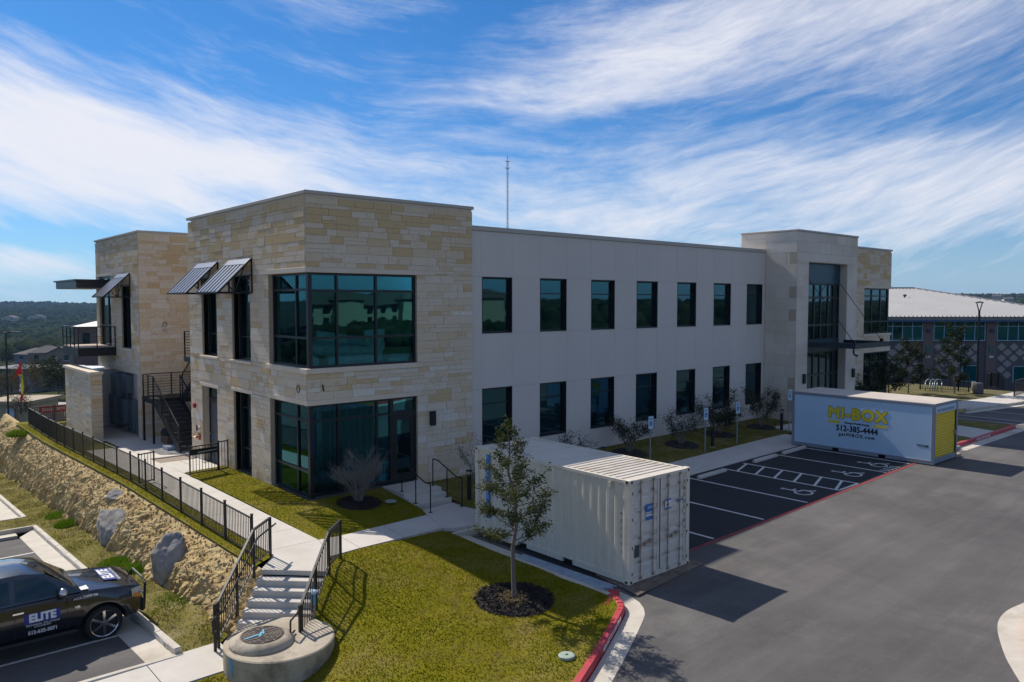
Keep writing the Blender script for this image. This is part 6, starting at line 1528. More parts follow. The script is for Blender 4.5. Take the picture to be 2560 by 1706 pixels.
# ------------------------------------------------------------ the black pickup
def pickup():
    gz = z_low(-3.0)+.0; yc = -2.75; xf = -6.02
    t = thing('pickup_truck', (-8.5,yc,gz), 'black pickup truck with blue and white lettering nosed up to the kerb', 'pickup truck')
    def X(s_): return xf-(s_*.745 if s_ < 1.18 else s_-.30)
    # stations: s from the nose, (half width at sill, mid, belt), sill z, belt z, top centre z
    st_ = [(0.0,.70,.74,.70,.52,.98,1.00),(.10,.84,.88,.82,.46,1.06,1.09),(.35,.93,.97,.90,.42,1.12,1.16),(.9,.94,.99,.92,.40,1.17,1.23),(1.5,.94,.99,.93,.40,1.22,1.29),(1.75,.94,.99,.93,.40,1.235,1.30),(2.6,.94,.99,.94,.40,1.24,1.26),(3.9,.94,.99,.94,.40,1.25,1.27),(4.15,.94,.99,.94,.40,1.25,1.27),(5.4,.94,.99,.94,.42,1.25,1.27),(5.52,.90,.95,.90,.46,1.23,1.25)]
    mb = MB(); n = None; rings = []
    for (s_, ws, wm_, wb, zs_, zb, zc_) in st_:
        half = [(0,zs_-.04),(ws*.9,zs_-.03),(ws,zs_+.05),(wm_,zs_+.32),(wm_*.995,zb-.25),(wb+.02,zb-.06),(wb-.04,zb+.0),(wb*.55,zb+(zc_-zb)*.75),(0,zc_)]
        ring = [(X(s_), yc-y, gz+z) for y, z in half]+[(X(s_), yc+y, gz+z) for y, z in half[-2:0:-1]]; rings.append(ring)
    k = len(rings[0])
    for r_ in rings: mb.v += r_
    for i in range(len(rings)-1):
        for j in range(k): mb.f.append((i*k+j, i*k+(j+1) % k, (i+1)*k+(j+1) % k, (i+1)*k+j)); mb.m.append(0)
    mb.f.append(tuple(range(k))); mb.f.append(tuple(range((len(rings)-1)*k+k-1, (len(rings)-1)*k-1, -1))); mb.m += [0,0]
    body = mb.build('body', M['car'], t, smooth=True)
    WR = .405; fx, rx_ = X(1.18), X(4.62)
    cut = MB()
    for x in (fx, rx_):
        for s_ in (-1, 1): cut.tube((x, yc+s_*.62, gz+WR+.02), (x, yc+s_*1.2, gz+WR+.02), .475, .475, 28)
    cu = cut.build('cutter', M['car_trim'])
    md = body.modifiers.new('b', 'BOOLEAN'); md.object = cu; md.operation = 'DIFFERENCE'; md.solver = 'EXACT'
    sub = None
    dg = bpy.context.evaluated_depsgraph_get(); dg.update()
    me = bpy.data.meshes.new_from_object(body.evaluated_get(dg)); body.modifiers.clear(); old = body.data; body.data = me; me.name = 'body'
    bpy.data.objects.remove(cu)
    for p in me.polygons: p.use_smooth = abs(p.normal.z) < .98
    try: me.set_sharp_from_angle(angle=R(32))
    except Exception: pass
    # cabin: glass house narrower at the roof
    def cab(s_, w_, z): return [(X(s_), yc-w_, gz+z), (X(s_), yc+w_, gz+z)]
    prof = [(1.62,.90,1.27),(2.32,.76,1.80),(2.75,.735,1.875),(3.5,.735,1.87),(4.0,.75,1.80),(4.18,.90,1.26)]
    mb = MB(); vs = []
    for (s_, w_, z) in prof: 
        c_ = .035 if 1 <= prof.index((s_, w_, z)) <= 4 else 0
        vs += [(X(s_), yc-w_, gz+z-c_), (X(s_), yc-w_*.82, gz+z), (X(s_), yc, gz+z+c_*.6), (X(s_), yc+w_*.82, gz+z), (X(s_), yc+w_, gz+z-c_)]
    for i in range(len(prof)-1):
        for j in range(4): mb.f.append((i*5+j, i*5+j+1, (i+1)*5+j+1, (i+1)*5+j)); mb.m.append(0)
    mb.v = vs
    # side walls
    low = len(mb.v); mb.v += [(X(s_), yc-.925, gz+1.245) for s_ in (1.62,2.32,2.75,3.5,4.0,4.18)]+[(X(s_), yc+.925, gz+1.245) for s_ in (1.62,2.32,2.75,3.5,4.0,4.18)]
    for i in range(5):
        mb.f.append((low+i, i*5, (i+1)*5, low+i+1)); mb.f.append((low+6+i+1, (i+1)*5+4, i*5+4, low+6+i)); mb.m += [0,0]
    cb = mb.build('cabin', M['car'], t, smooth=True)
    try: cb.data.set_sharp_from_angle(angle=R(35))
    except Exception: pass
    def pane(name, pts, m_='car_glass', off=.006):
        p = [Vector(q_) for q_ in pts]; nrm = (p[1]-p[0]).cross(p[-1]-p[0]).normalized()*off; mb = MB(); mb.add([q_+nrm for q_ in p], [tuple(range(len(p)))]); return mb.build(name, M[m_], cb)
    def onside(s_, z, sd):      # point on the cabin side
        pr = [(q_[0], q_[1], q_[2]) for q_ in prof]; 
        for a, b in zip(pr[:-1], pr[1:]):
            if a[0] <= s_ <= b[0]: f_ = (s_-a[0])/(b[0]-a[0]); wt = a[1]+(b[1]-a[1])*f_; zt = a[2]+(b[2]-a[2])*f_-.035; break
        g_ = clamp((z-1.245)/max(.02, zt-1.245), 0, 1); return (X(s_), yc+sd*(.925+(wt-.925)*g_), gz+z)
    wsz = [(X(1.70),yc-.83,gz+1.325),(X(1.70),yc+.83,gz+1.325),(X(2.28),yc+.69,gz+1.735),(X(2.28),yc-.69,gz+1.775)]
    pane('windscreen', [wsz[1],wsz[2],wsz[3],wsz[0]] if False else wsz, 'car_glass', .008)
    for sd in (-1, 1):
        front = [onside(2.02,1.29,sd), onside(2.88,1.29,sd), onside(2.88,1.74,sd), onside(2.44,1.74,sd), onside(2.13,1.52,sd)]
        rear = [onside(2.98,1.29,sd), onside(3.85,1.29,sd), onside(3.78,1.70,sd), onside(2.98,1.74,sd)]
        for q_ in (front, rear):
            p = [Vector(c) for c in q_]; nrm = Vector((0,sd,.25)).normalized()*.008; mb = MB(); mb.add([c+nrm for c in p], [tuple(range(len(p)))] if sd < 0 else [tuple(range(len(p)-1,-1,-1))]); mb.build('side_window', M['car_glass'], cb)
    # bed opening
    mb = MB(); mb.box(X(5.42),X(4.26),yc-.78,yc+.78,gz+1.255,gz+1.278); mb.build('bed_cover', M['car_trim'], t)
    # wheels
    wheel0 = None
    for x in (fx, rx_):
        for sd in (-1, 1):
            yo = yc+sd*.965; w_ = MB(); pr = [(.30,-.13),(.385,-.125),(WR,-.07),(WR,.07),(.385,.125),(.30,.13)]
            if wheel0 is None or True:
                mb = MB(); mb.lathe(pr, (0,0,0), 40, cap=False); mb.v = [(x+a, yo-sd*.12+sd*c, gz+WR+b) for a, b, c in mb.v]; wh = mb.build('wheel', M['tyre'], t, smooth=True)
                try: wh.data.set_sharp_from_angle(angle=R(40))
                except Exception: pass
                rm = MB(); n_ = 40
                for (r0, r1, d0, d1) in ((.30,.285,.128,.118),(.285,.265,.118,.04)):
                    vs = []
                    for r_, d in ((r0,d0),(r1,d1)): vs += [(x+r_*math.cos(2*math.pi*i/n_), yo-sd*.12+sd*d, gz+WR+r_*math.sin(2*math.pi*i/n_)) for i in range(n_)]
                    rm.add(vs, [(i, (i+1) % n_, n_+(i+1) % n_, n_+i) for i in range(n_)])
                for i in range(6):
                    a = 2*math.pi*i/6+math.pi/2; ca, sa = math.cos(a), math.sin(a)
                    rm.bar((x+.05*ca, yo-sd*.12+sd*.10, gz+WR+.05*sa), (x+.285*ca, yo-sd*.12+sd*.105, gz+WR+.285*sa), .055, .025, up=(0,1,0))
                rm.tube((x, yo-sd*.12+sd*.03, gz+WR), (x, yo-sd*.12+sd*.118, gz+WR), .07, .055, 14); rm.build('rim', M['chrome'], wh)
                dk = MB(); dk.tube((x, yo-sd*.12+sd*.01, gz+WR), (x, yo-sd*.12+sd*.035, gz+WR), .268, .268, 28); dk.build('brake_disc', M['car_trim'], wh)
    mb = MB()
    for x in (fx, rx_):
        for sd in (-1, 1): mb.tube((x, yc+sd*.615, gz+WR+.02), (x, yc+sd*.63, gz+WR+.02), .47, .47, 24)
    mb.build('wheel_well', M['dark_rubber'], t)
    # bumper, grille, lights, bull bar
    mb = MB(); mb.box(X(.10),X(-.06),yc-.86,yc+.86,gz+.42,gz+.72); mb.build('bumper', M['car_trim'], t, bevel=.05)
    mb = MB(); mb.box(X(.06),X(-.015),yc-.42,yc+.42,gz+.76,gz+.99); gr = mb.build('grille', M['car_trim'], t, bevel=.015)
    for k_ in range(3):
        mb = MB(); mb.bar((X(-.02),yc-.40,gz+.80+.075*k_),(X(-.02),yc+.40,gz+.80+.075*k_),.02,.02); mb.build('bar', M['chrome'], gr)
    for sd in (-1, 1):
        mb = MB(); P = [(X(.005),yc+sd*.46,gz+.80),(X(.06),yc+sd*.80,gz+.80),(X(.42),yc+sd*.962,gz+.88),(X(.44),yc+sd*.945,gz+1.06),(X(.10),yc+sd*.80,gz+1.055),(X(.005),yc+sd*.46,gz+1.0)]
        c = [Vector(p) for p in P]; off = Vector((.03,sd*.022,.0)); mb.add([p+off for p in c], [(0,1,4,5),(1,2,3,4)] if sd > 0 else [(5,4,1,0),(4,3,2,1)])
        hl = mb.build('headlight', M['lens'], t)
        mb = MB(); P = [(X(.16),yc+sd*.85,gz+.815),(X(.38),yc+sd*.945,gz+.87),(X(.40),yc+sd*.945,gz+.95),(X(.16),yc+sd*.85,gz+.91)]; off = Vector((.037,sd*.030,0)); mb.add([Vector(p)+off for p in P], [(0,1,2,3)] if sd > 0 else [(3,2,1,0)]); mb.build('indicator', M['amber'], hl)
        mb = MB(); bm = bmesh.new(); bmesh.ops.create_uvsphere(bm, u_segments=14, v_segments=8, radius=1)
        mb.v = [(X(2.02)+v.co.x*.10, yc+sd*1.09+v.co.y*.14, gz+1.36+v.co.z*.105) for v in bm.verts]; mb.f = [tuple(v.index for v in f.verts) for f in bm.faces]; mb.m = [0]*len(mb.f); bm.free()
        mr = mb.build('mirror', M['chrome'], t, smooth=True); mb = MB(); mb.tube((X(2.02),yc+sd*.92,gz+1.27),(X(2.02),yc+sd*1.02,gz+1.32),.03); mb.build('mirror_arm', M['car_trim'], mr)
        for s_ in (2.75, 3.72):
            mb = MB(); mb.bar((X(s_),yc+sd*1.0,gz+1.08),(X(s_+.2),yc+sd*1.0,gz+1.08),.02,.035); mb.build('door_handle', M['chrome'], t)
        mb = MB()
        for s_ in (1.92, 2.92, 3.95): mb.box(X(s_)-.004,X(s_)+.004,yc+sd*.985-.003,yc+sd*.985+.003,gz+.52,gz+1.2)
        mb.build('door_seam', M['car_trim'], t)
        mb = MB(); mb.tube((X(1.75),yc+sd*1.02,gz+.42),(X(4.0),yc+sd*1.02,gz+.42),.045,.045,8); mb.build('side_step', M['car_trim'], t)
    mb = MB(); mb.path([(X(-.10),yc-.62,gz+.5),(X(-.14),yc-.60,gz+1.0),(X(-.13),yc-.4,gz+1.10),(X(-.13),yc+.4,gz+1.10),(X(-.14),yc+.60,gz+1.0),(X(-.10),yc+.62,gz+.5)], .03, 8); mb.path([(X(-.12),yc-.61,gz+.78),(X(-.12),yc+.61,gz+.78)], .025); mb.build('bull_bar', M['car_trim'], t)
    # lettering
    ys_ = yc-1.006
    mb = MB(); mb.box(X(2.74),X(2.06),ys_,ys_+.012,gz+.80,gz+1.02); sg = mb.build('door_sign', mat('royal_blue', (.012,.03,.24), .4), t)
    text(sg, 'ELITE', (X(2.40),ys_-.004,gz+.912), (1,0,0), (0,0,1), .24, M['white_print'], ext=.001, bold=.013, sx=.92)
    text(t, 'TECHNICAL SOLUTIONS', (X(2.40),ys_+.002,gz+.765), (1,0,0), (0,0,1), .058, M['white_print'], ext=.002); text(t, '& MANAGEMENT', (X(2.40),ys_+.002,gz+.715), (1,0,0), (0,0,1), .042, M['white_print'], ext=.002)
    text(t, '512-635-5071', (X(2.40),ys_+.004,gz+.60), (1,0,0), (0,0,1), .105, M['white_print'], ext=.004, off=.002, sx=.95)
    text(t, 'ACR-2409106', (X(1.55),yc-.998,gz+1.12), (1,0,0), (0,-.25,1), .085, M['white_print'], ext=.004); text(t, 'V8', (X(1.72),ys_+.004,gz+.93), (1,0,0), (0,0,1), .09, M['chrome'], ext=.004, off=.004)
    def hood(s_): return gz+1.16+.13*(s_-.35)/1.15
    up_ = Vector((-1,0,.11)); rt_ = Vector((0,1,0))
    mb = MB(); quad_on(mb, (X(.82),yc,hood(.82)+.016), rt_, up_, .95, .30, .003); hs = mb.build('hood_sign', bpy.data.materials['royal_blue'], t)
    text(hs, 'ELITE', (X(.82),yc,hood(.82)+.022), rt_, up_, .32, M['white_print'], ext=.001, bold=.014); text(t, 'TECHNICAL SOLUTIONS', (X(.56),yc,hood(.56)+.02), rt_, up_, .09, M['white_print'], ext=.002)
    mb = MB(); mb.box(X(1.62),X(1.46),yc-.86,yc-.48,gz+1.245,gz+1.26); mb.build('hood_stripe', M['white_print'], t)
pickup()

# ------------------------------------------------------------ far ground and hills
FL_ = 1930.0
def world(px, py, D):           # point seen at a place of the 2560x1706 photograph, at depth D metres
    return CAMP + (_f + _r*((px-1280)/FL_) - _u*((py-853)/FL_))*D
def lerp_tab(tab, x):
    if x <= tab[0][0]: return tab[0][1]
    for (a, va), (b, vb) in zip(tab[:-1], tab[1:]):
        if x <= b: return va+(vb-va)*(x-a)/(b-a)
    return tab[-1][1]
ZL = [(45,-4.4),(65,-4.9),(100,-6.8),(130,-7.8),(200,-11.5),(300,-16),(600,-26),(1000,-24),(1500,-12),(2150,-2),(3000,-8),(6000,-30)]
ZR = [(36,-1.2),(50,-1.4),(62,-2.7),(80,-2.7),(120,-4),(300,-12),(700,-12),(1500,12),(2000,17),(3000,5),(6000,-30)]
ZB = [(75,-1.75),(110,-.8),(250,1.5),(600,4),(2000,6),(6000,-30)]
AZW = [(-180,0),(-30,0),(0,1),(35,1),(62,2),(105,2),(140,0),(180,0)]
def z_far(x, y):
    dx, dy = x-CAMP.x, y-CAMP.y; r = math.hypot(dx, dy); az = math.degrees(math.atan2(dy, dx))
    k = lerp_tab(AZW, az); zl, zr, zb = lerp_tab(ZL, r), lerp_tab(ZR, r), lerp_tab(ZB, r)
    z = zb*(1-k)+zr*k if k <= 1 else zr*(2-k)+zl*(k-1)
    if r > 180: z += (noise.noise(Vector((x/420, y/420, 0)))*8+noise.noise(Vector((x/150, y/150, 3)))*3)*clamp((r-180)/900, 0, 1)*(1 if r > 1200 else .6)
    return z
rs_ = [0]+[24*1.085**i for i in range(67)]; na = 240
vs = [(CAMP.x, CAMP.y, -4.6)]; 
for r_ in rs_[1:]:
    for i in range(na):
        a = 2*math.pi*i/na; x, y = CAMP.x+r_*math.cos(a), CAMP.y+r_*math.sin(a); vs.append((x, y, z_far(x, y)))
mb = MB(); mb.v = vs; mb.f = [(0, 1+i, 1+(i+1) % na) for i in range(na)]
for k in range(len(rs_)-2):
    b0, b1 = 1+k*na, 1+(k+1)*na
    mb.f += [(b0+i, b1+i, b1+(i+1) % na, b0+(i+1) % na) for i in range(na)]
mb.m = [0]*len(mb.f)
g = mb.build('terrain', mat('hill_ground', (.026,.034,.014), .97, (.050,.052,.024), .02, detail=8, dirt=(.085,.078,.045), dscale=.012, spec=0.0), smooth=True); g['kind'] = 'structure'
def forest(name, sectors, label, seed, mcols):
    rs = np.random.RandomState(seed)
    bm = bmesh.new(); bmesh.ops.create_icosphere(bm, subdivisions=1, radius=1); base = np.array([v.co[:] for v in bm.verts]); fc = np.array([[v.index for v in f.verts] for f in bm.faces]); bm.free()
    P = []
    for (a0, a1, r0, r1, n, s0, s1, gap) in sectors:
        a = np.radians(rs.uniform(a0, a1, n)); r_ = np.sqrt(rs.uniform(r0*r0, r1*r1, n)) if r1 < 900 else r0*(r1/r0)**rs.uniform(0, 1, n)
        X = CAMP.x+r_*np.cos(a); Y = CAMP.y+r_*np.sin(a)
        for x, y, rr in zip(X, Y, r_):
            if noise.noise(Vector((x/60, y/60, 1)))+.3*noise.noise(Vector((x/20, y/20, 4))) < gap: continue
            P.append((x, y, z_far(x, y), rs.uniform(s0, s1)))
    P = np.array(P); n = len(P); k = len(base)
    S_ = P[:, 3][:, None, None]; V = base[None]*S_*np.array([1,1,.82])*rs.uniform(.72,1.22,(n,k,1))
    V = V+P[:, None, :3]+np.stack([np.zeros(n), np.zeros(n), P[:, 3]*.55], 1)[:, None, :]
    F = (fc[None]+k*np.arange(n)[:, None, None]).reshape(-1, 3)
    at = np.repeat(np.clip(rs.uniform(.0, .9, n), 0, 1), len(fc))
    o = raw_mesh(name, V.reshape(-1, 3), F, mcols, attr=at, smooth=True); tag(o, label, 'woods', kind='stuff'); return o
m_for = mat('woodland', (.018,.028,.011), .95, (.030,.040,.016), .08, detail=6, per_obj=.45, dirt=(.055,.050,.036), dscale=.010, spec=0.0)
forest('woodland', [(70,88,240,420,900,2.4,4.2,-.05),(70,88,420,2450,11000,3.2,6.0,-.5),(8,30,130,420,260,2.4,4,-.05),(8,30,420,2350,11000,3.4,6.2,-.5)], 'dark wooded hills along the horizon on both sides', 3, m_for)
forest('woodland_behind', [(-85,-15,95,150,1300,1.1,2.2,-.1),(-88,-8,150,700,4200,2,4.2,-.2),(92,140,70,700,1500,2.5,5,-.1),(-20,4,120,700,700,3,5,-.1)], 'dark woods on the slope across the road', 5, m_for)

# ------------------------------------------------------------ generic far buildings
def house(px, py, D, w_, dpt, h, rise, rot, wall_m, roof_m, label, nwin=2, name='house', cat='house', group=None, hip=False, wincol=None):
    P = world(px, py, D); t = thing(name, P, label, cat, group); c, s_ = math.cos(rot), math.sin(rot)
    def T(x, y, z): return (P.x+x*c-y*s_, P.y+x*s_+y*c, P.z+z)
    def tb(mb, x0, x1, y0, y1, z0, z1): return mb.hexa([T(x0,y0,z0),T(x1,y0,z0),T(x1,y1,z0),T(x0,y1,z0),T(x0,y0,z1),T(x1,y0,z1),T(x1,y1,z1),T(x0,y1,z1)])
    mb = MB(); tb(mb, -w_/2, w_/2, 0, dpt, -3, h)
    if rise and not hip: mb.add([T(-w_/2,.01,h),T(w_/2,.01,h),T(0,.01,h+rise)], [(0,1,2)])
    mb.build('wall', wall_m, t)
    mb = MB(); o_ = .5
    if rise == 0: tb(mb, -w_/2-.3, w_/2+.3, -.3, dpt+.3, h+.0, h+.35)
    elif hip:
        i_ = dpt/2; tb(mb, -w_/2-o_, w_/2+o_, -o_, dpt+o_, h, h+.12)
        mb.add([T(-w_/2-o_,-o_,h+.12),T(w_/2+o_,-o_,h+.12),T(w_/2+o_,dpt+o_,h+.12),T(-w_/2-o_,dpt+o_,h+.12),T(-w_/2+i_,dpt/2,h+rise),T(w_/2-i_,dpt/2,h+rise)], [(0,1,5,4),(1,2,5),(2,3,4,5),(3,0,4)])
    else:
        k = rise/(w_/2)
        for sd in (-1, 1):
            q_ = [T(sd*(w_/2+o_),-o_,h-o_*k),T(sd*(w_/2+o_),dpt+o_,h-o_*k),T(0,dpt+o_,h+rise),T(0,-o_,h+rise)]; q2 = [(a,b,z+.18) for a,b,z in q_]
            if sd < 0: q_, q2 = q_[::-1], q2[::-1]
            mb.hexa(q_+q2)
    mb.build('roof', roof_m, t)
    for i in range(nwin):
        x = -w_/2+w_*(i+.5)/nwin; ww = min(1.4, w_/nwin*.5); mb = MB(); tb(mb, x-ww/2, x+ww/2, -.05, .03, h*.35, h*.80); wn_ = mb.build('window', wincol or M['dglass'], t)
        mb = MB(); tb(mb, x-ww/2-.1, x+ww/2+.1, -.09, -.0, h*.35-.12, h*.35); mb.build('sill', M['white_metal'], wn_)
    return t
brown = mat('house_stone', (.20,.15,.115), .9, (.26,.20,.15), .8); slate = mat('house_roof', (.085,.078,.080), .9, (.06,.055,.058), .6); tan = mat('tan_wall', (.40,.32,.22), .9, (.36,.29,.20), .5); ggrey = mat('grey_wall', (.16,.17,.20), .9)
ra_ = YAW-math.pi/2
house(150, 911, 250, 7.5, 12, 3.6, 1.9, ra_+.25, brown, slate, 'brown stone house with a gable, left in the valley behind the balcony', 2, hip=False)
house(112, 907, 262, 10, 8, 3.2, 2.4, ra_+.25, brown, slate, 'grey roofed house joined to the brown stone gable house', 2, hip=True)
house(70, 906, 268, 11, 9, 2.6, 2.2, ra_-.2, ggrey, slate, 'dark roofed low house behind the red and yellow flag', 2, hip=True)
house(200, 912, 255, 6.5, 8, 3.5, 1.6, ra_, mat('blue_wall', (.05,.075,.12), .9), slate, 'dark blue walled house beside the brown gable house', 1)
house(132, 948, 135, 8.2, 10, 1.2, 0, ra_-.22, ggrey, mat('white_roof', (.62,.64,.66), .5), 'low building with a flat white metal roof in the valley', 0, 'flat_roof_building', 'building')
house(22, 952, 132, 8.0, 9, 1.7, 0, ra_+.02, mat('pale_grey_wall', (.23,.22,.22), .9), mat('dark_roof', (.06,.065,.08), .8), 'long low grey building with a white eave at the left edge', 0, 'flat_roof_building', 'building')
house(14, 1040, 78, 4.6, 5, 1.15, 0, ra_-.03, mat('yellow_wall', (.40,.34,.22), .9), tan, 'low tan building with a white garage door at the left edge', 0, 'garage_building', 'building')
t = bpy.data.objects['garage_building']; P = world(17, 1038, 77.6); mb = MB(); mb.bar(P+_r*-.05, P+_r*.75, .06, 1.3); mb.build('garage_door', M['white_metal'], t)
# wing with a metal hip roof seen behind the balcony
P = world(188, 893, 150)
house(246, 893, 150, 9.0, 14, 5.8, 2.4, ra_, mat('wing_brick', (.105,.070,.060), .9, (.14,.095,.08), 1.5), mat('wing_roof', (.40,.39,.39), .6), 'brick building with a pale metal hip roof seen behind the balcony', 2, 'brick_building', 'building', hip=True)
# roofs up on the far hill
for i, (px, py, D, w_, lab) in enumerate(((20,803,900,16,'pale house among bare trees low on the far left hill'),(90,800,950,18,'cluster house with pale walls right of the bare trees on the far hill'),(45,782,1300,14,'tiny white house high on the far left hill'),(2505,750,900,16,'white house on the far right hill behind the lamp'),(2530,757,880,14,'lower white house on the far right hill'))):
    house(px, py, D, w_, 9, 4, 2.2, ra_+.3*i, mat('pale_wall_%s' % 'abcde'[i], (.42,.38,.33), .9), slate, lab, 2, group='houses on the far hills')
# apartments on the slope across the road, seen mirrored in the corner glass
for i, (az, D, zb) in enumerate(((-50,150,1.2),(-56.5,165,1.0),(-62,150,.8))):
    a = R(az); P = Vector((CAMP.x+14+D*math.cos(a), CAMP.y+20+D*math.sin(a), zb))
    t = thing('apartment_house', P, ('left','middle','right')[i]+' tan apartment house with hipped brown roofs across the road, mirrored in the corner glass', 'apartment house', 'apartment houses across the road')
    mb = MB(); mb.box(P.x-11,P.x+11,P.y-6,P.y+6,P.z-3,P.z+5.0); mb.box(P.x-4,P.x+3,P.y+6,P.y+8,P.z-3,P.z+6); mb.build('wall', tan, t)
    mb = MB()
    for (x0, x1, y0, y1, z, r_) in ((P.x-12,P.x+12,P.y-7,P.y+7,P.z+5,3.2),(P.x-4.6,P.x+3.6,P.y+5,P.y+8.6,P.z+6,1.6)):
        i_ = min(x1-x0, y1-y0)/2; mb.add([(x0,y0,z),(x1,y0,z),(x1,y1,z),(x0,y1,z),(x0+i_,(y0+y1)/2,z+r_),(x1-i_,(y0+y1)/2,z+r_)], [(0,1,5,4),(1,2,5),(2,3,4,5),(3,0,4),(3,2,1,0)])
    mb.build('roof', mat('brown_roof', (.10,.075,.06), .9) if i == 0 else bpy.data.materials['brown_roof'], t)
    for k in range(6):
        for z in (.6, 3.0):
            mb = MB(); x = P.x-9.5+3.6*k
            if -5 < x-P.x < 4: continue
            mb.box(x,x+1.5,P.y+6.0,P.y+6.06,P.z+z,P.z+z+1.5); mb.build('window', M['dglass'], t)

# ------------------------------------------------------------ the school on the right
def W2(px, py, D): return world(px, py, D)
DS = 75.0; A0 = world(2200, 978, DS); up = Vector((0,0,1)); rr_ = _r.copy(); fw_ = Vector((math.cos(YAW), math.sin(YAW), 0)); sc_ = DS/FL_
t = thing('school_building', A0, 'wide brick school with pale metal roof, teal window bands and block cross pattern', 'school')
def Q(px, py, d=0.0):           # on the facade plane by photograph column and row; d metres behind it
    return A0+rr_*((px-2200)*sc_)+up*((978-py)*sc_)+fw_*d
def qbox(mb, x0, x1, y0, y1, d0, d1, mi=0):
    P = [Q(x0,y1,d0),Q(x1,y1,d0),Q(x1,y1,d1),Q(x0,y1,d1),Q(x0,y0,d0),Q(x1,y0,d0),Q(x1,y0,d1),Q(x0,y0,d1)]; return mb.hexa(P, mi)
dk = mat('dark_brick', (.098,.093,.10), .9, (.125,.118,.125), 2.0, bump=.2, bscale=8); pier = mat('brown_brick', (.165,.125,.112), .9, (.20,.15,.135), 2.5, bump=.2, bscale=8); lt = mat('pale_block', (.34,.30,.285), .9)
mb = MB(); qbox(mb, 1960, 2700, 800, 1010, .12, 12); mb.build('wall', dk, t)
for c in (2189, 2317, 2475, 2633):
    mb = MB(); w_ = 13; qbox(mb, c-w_, c+w_, 801, 1010, -.0, .119); mb.build('pier', pier, t)
    mb = MB(); qbox(mb, c-4, c+4, 823, 831, -.2, -.005); mb.build('wall_light', navy, t)
    mb = MB(); qbox(mb, c-5, c+5, 866, 880, -.06, -.005); mb.build('glass_plaque', M['teal_glass'], t)
    mb = MB(); qbox(mb, c-5, c+5, 890, 894.5, -.06, -.005); mb.build('plate', M['white_print'], t)
mb = MB(); qbox(mb, 1955, 2706, 792, 800.5, -.75, .11); mb.build('fascia', mat('fascia_grey', (.24,.235,.245), .7), t)
mb = MB(); qbox(mb, 1956, 2705, 800.6, 804.6, -.70, .11); mb.build('blue_trim', mat('blue_trim', (.012,.075,.22), .5), t)
# hip roof with standing seams
e0, e1 = Q(1950,792,-.9), Q(2710,792,-.9); e2, e3 = Q(2710,792,31), Q(1950,792,31); rp = world(2283,722,DS+15); r0_ = rp-rr_*30
rp.z = r0_.z = (rp.z+r0_.z)/2
mb = MB(); mb.add([tuple(v) for v in (e0,e1,e2,e3,r0_,rp)], [(0,1,5,4),(1,2,5),(2,3,4,5),(3,0,4),(3,2,1,0)])
rf = mb.build('roof', mat('pale_metal_roof', (.46,.455,.45), .5, (.425,.42,.42), .4), t)
nsm = 0
sx0 = 0
for i in range(62):
    px = 2120+10.4*i; b = Q(px,791.4,-.9); lat = (b-e0).dot(rr_); latp = (rp-e0).dot(rr_)
    if lat > (e1-e0).length: break
    dslope = (r0_-e0); dep = (rp-b).dot(fw_)
    top = b+fw_*dep; top.z = rp.z
    if lat > latp:          # cut by the hip
        f_ = 1-(lat-latp)/((e1-e0).length-latp); top = b.lerp(top, f_)
        if f_ < .03: continue
    mb = MB(); mb.bar(b+up*.04, top+up*.04, .07, .12); mb.build('seam', bpy.data.materials['pale_metal_roof'], rf)
mb = MB(); mb.bar(r0_+up*.08, rp+up*.08, .4, .16); mb.bar(rp+up*.08, e1+up*.08, .35, .16); mb.build('ridge_cap', bpy.data.materials['fascia_grey'], rf)
p = world(2262,742,DS+9); mb = MB(); mb.tube(p-up*.8, p+up*.15, .10); mb.tube(p+up*.15-rr_*.15, p+up*.15+rr_*.15, .1); mb.build('vent', M['grey_door'], rf)
wt = M['white_metal']
def school_win(x0, x1, n, y0=804.8, yt=816, y1=851):
    mb = MB(); T_ = .5
    qbox(mb, x0-T_*2, x1+T_*2, y1, y1+1.4, -.03, .1)
    for i in range(n+1):
        x = x0+(x1-x0)*i/n; qbox(mb, x-T_, x+T_, y0, y1, -.02, .1)
    for i in range(n):
        a, b = x0+(x1-x0)*i/n+T_, x0+(x1-x0)*(i+1)/n-T_; qbox(mb, a, b, yt-.5, yt+.5, -.01, .1)
    fr = mb.build('window', wt, t)
    for i in range(n):
        a, b = x0+(x1-x0)*i/n+T_, x0+(x1-x0)*(i+1)/n-T_
        mb = MB(); qbox(mb, a, b, y0, yt-.5, .05, .08); mb.build('pane', M['teal_glass_dark'], fr)
        mb = MB(); qbox(mb, a, b, yt+.5, y1, .05, .08); mb.build('pane', M['teal_glass' if (i*7+int(x0)) % 5 else 'teal_glass_dark'], fr)
school_win(2203, 2302, 4); school_win(2331, 2458, 5); school_win(2489, 2619, 5); school_win(2646, 2698, 2)
for (x0, x1, y0, y1) in ((2405,2444,915,953),(2532,2600,917,956)):
    mb = MB(); qbox(mb, x0-1, x1+1, y0-1, y0, -.02, .1); qbox(mb, x0-1, x1+1, y1, y1+1.4, -.02, .1); qbox(mb, x0-1, x0, y0, y1, -.02, .1); qbox(mb, x1, x1+1, y0, y1, -.02, .1)
    fr = mb.build('window', wt, t); mb = MB(); qbox(mb, x0, x1, y0, y1, .04, .07); mb.build('pane', M['teal_glass'], fr)
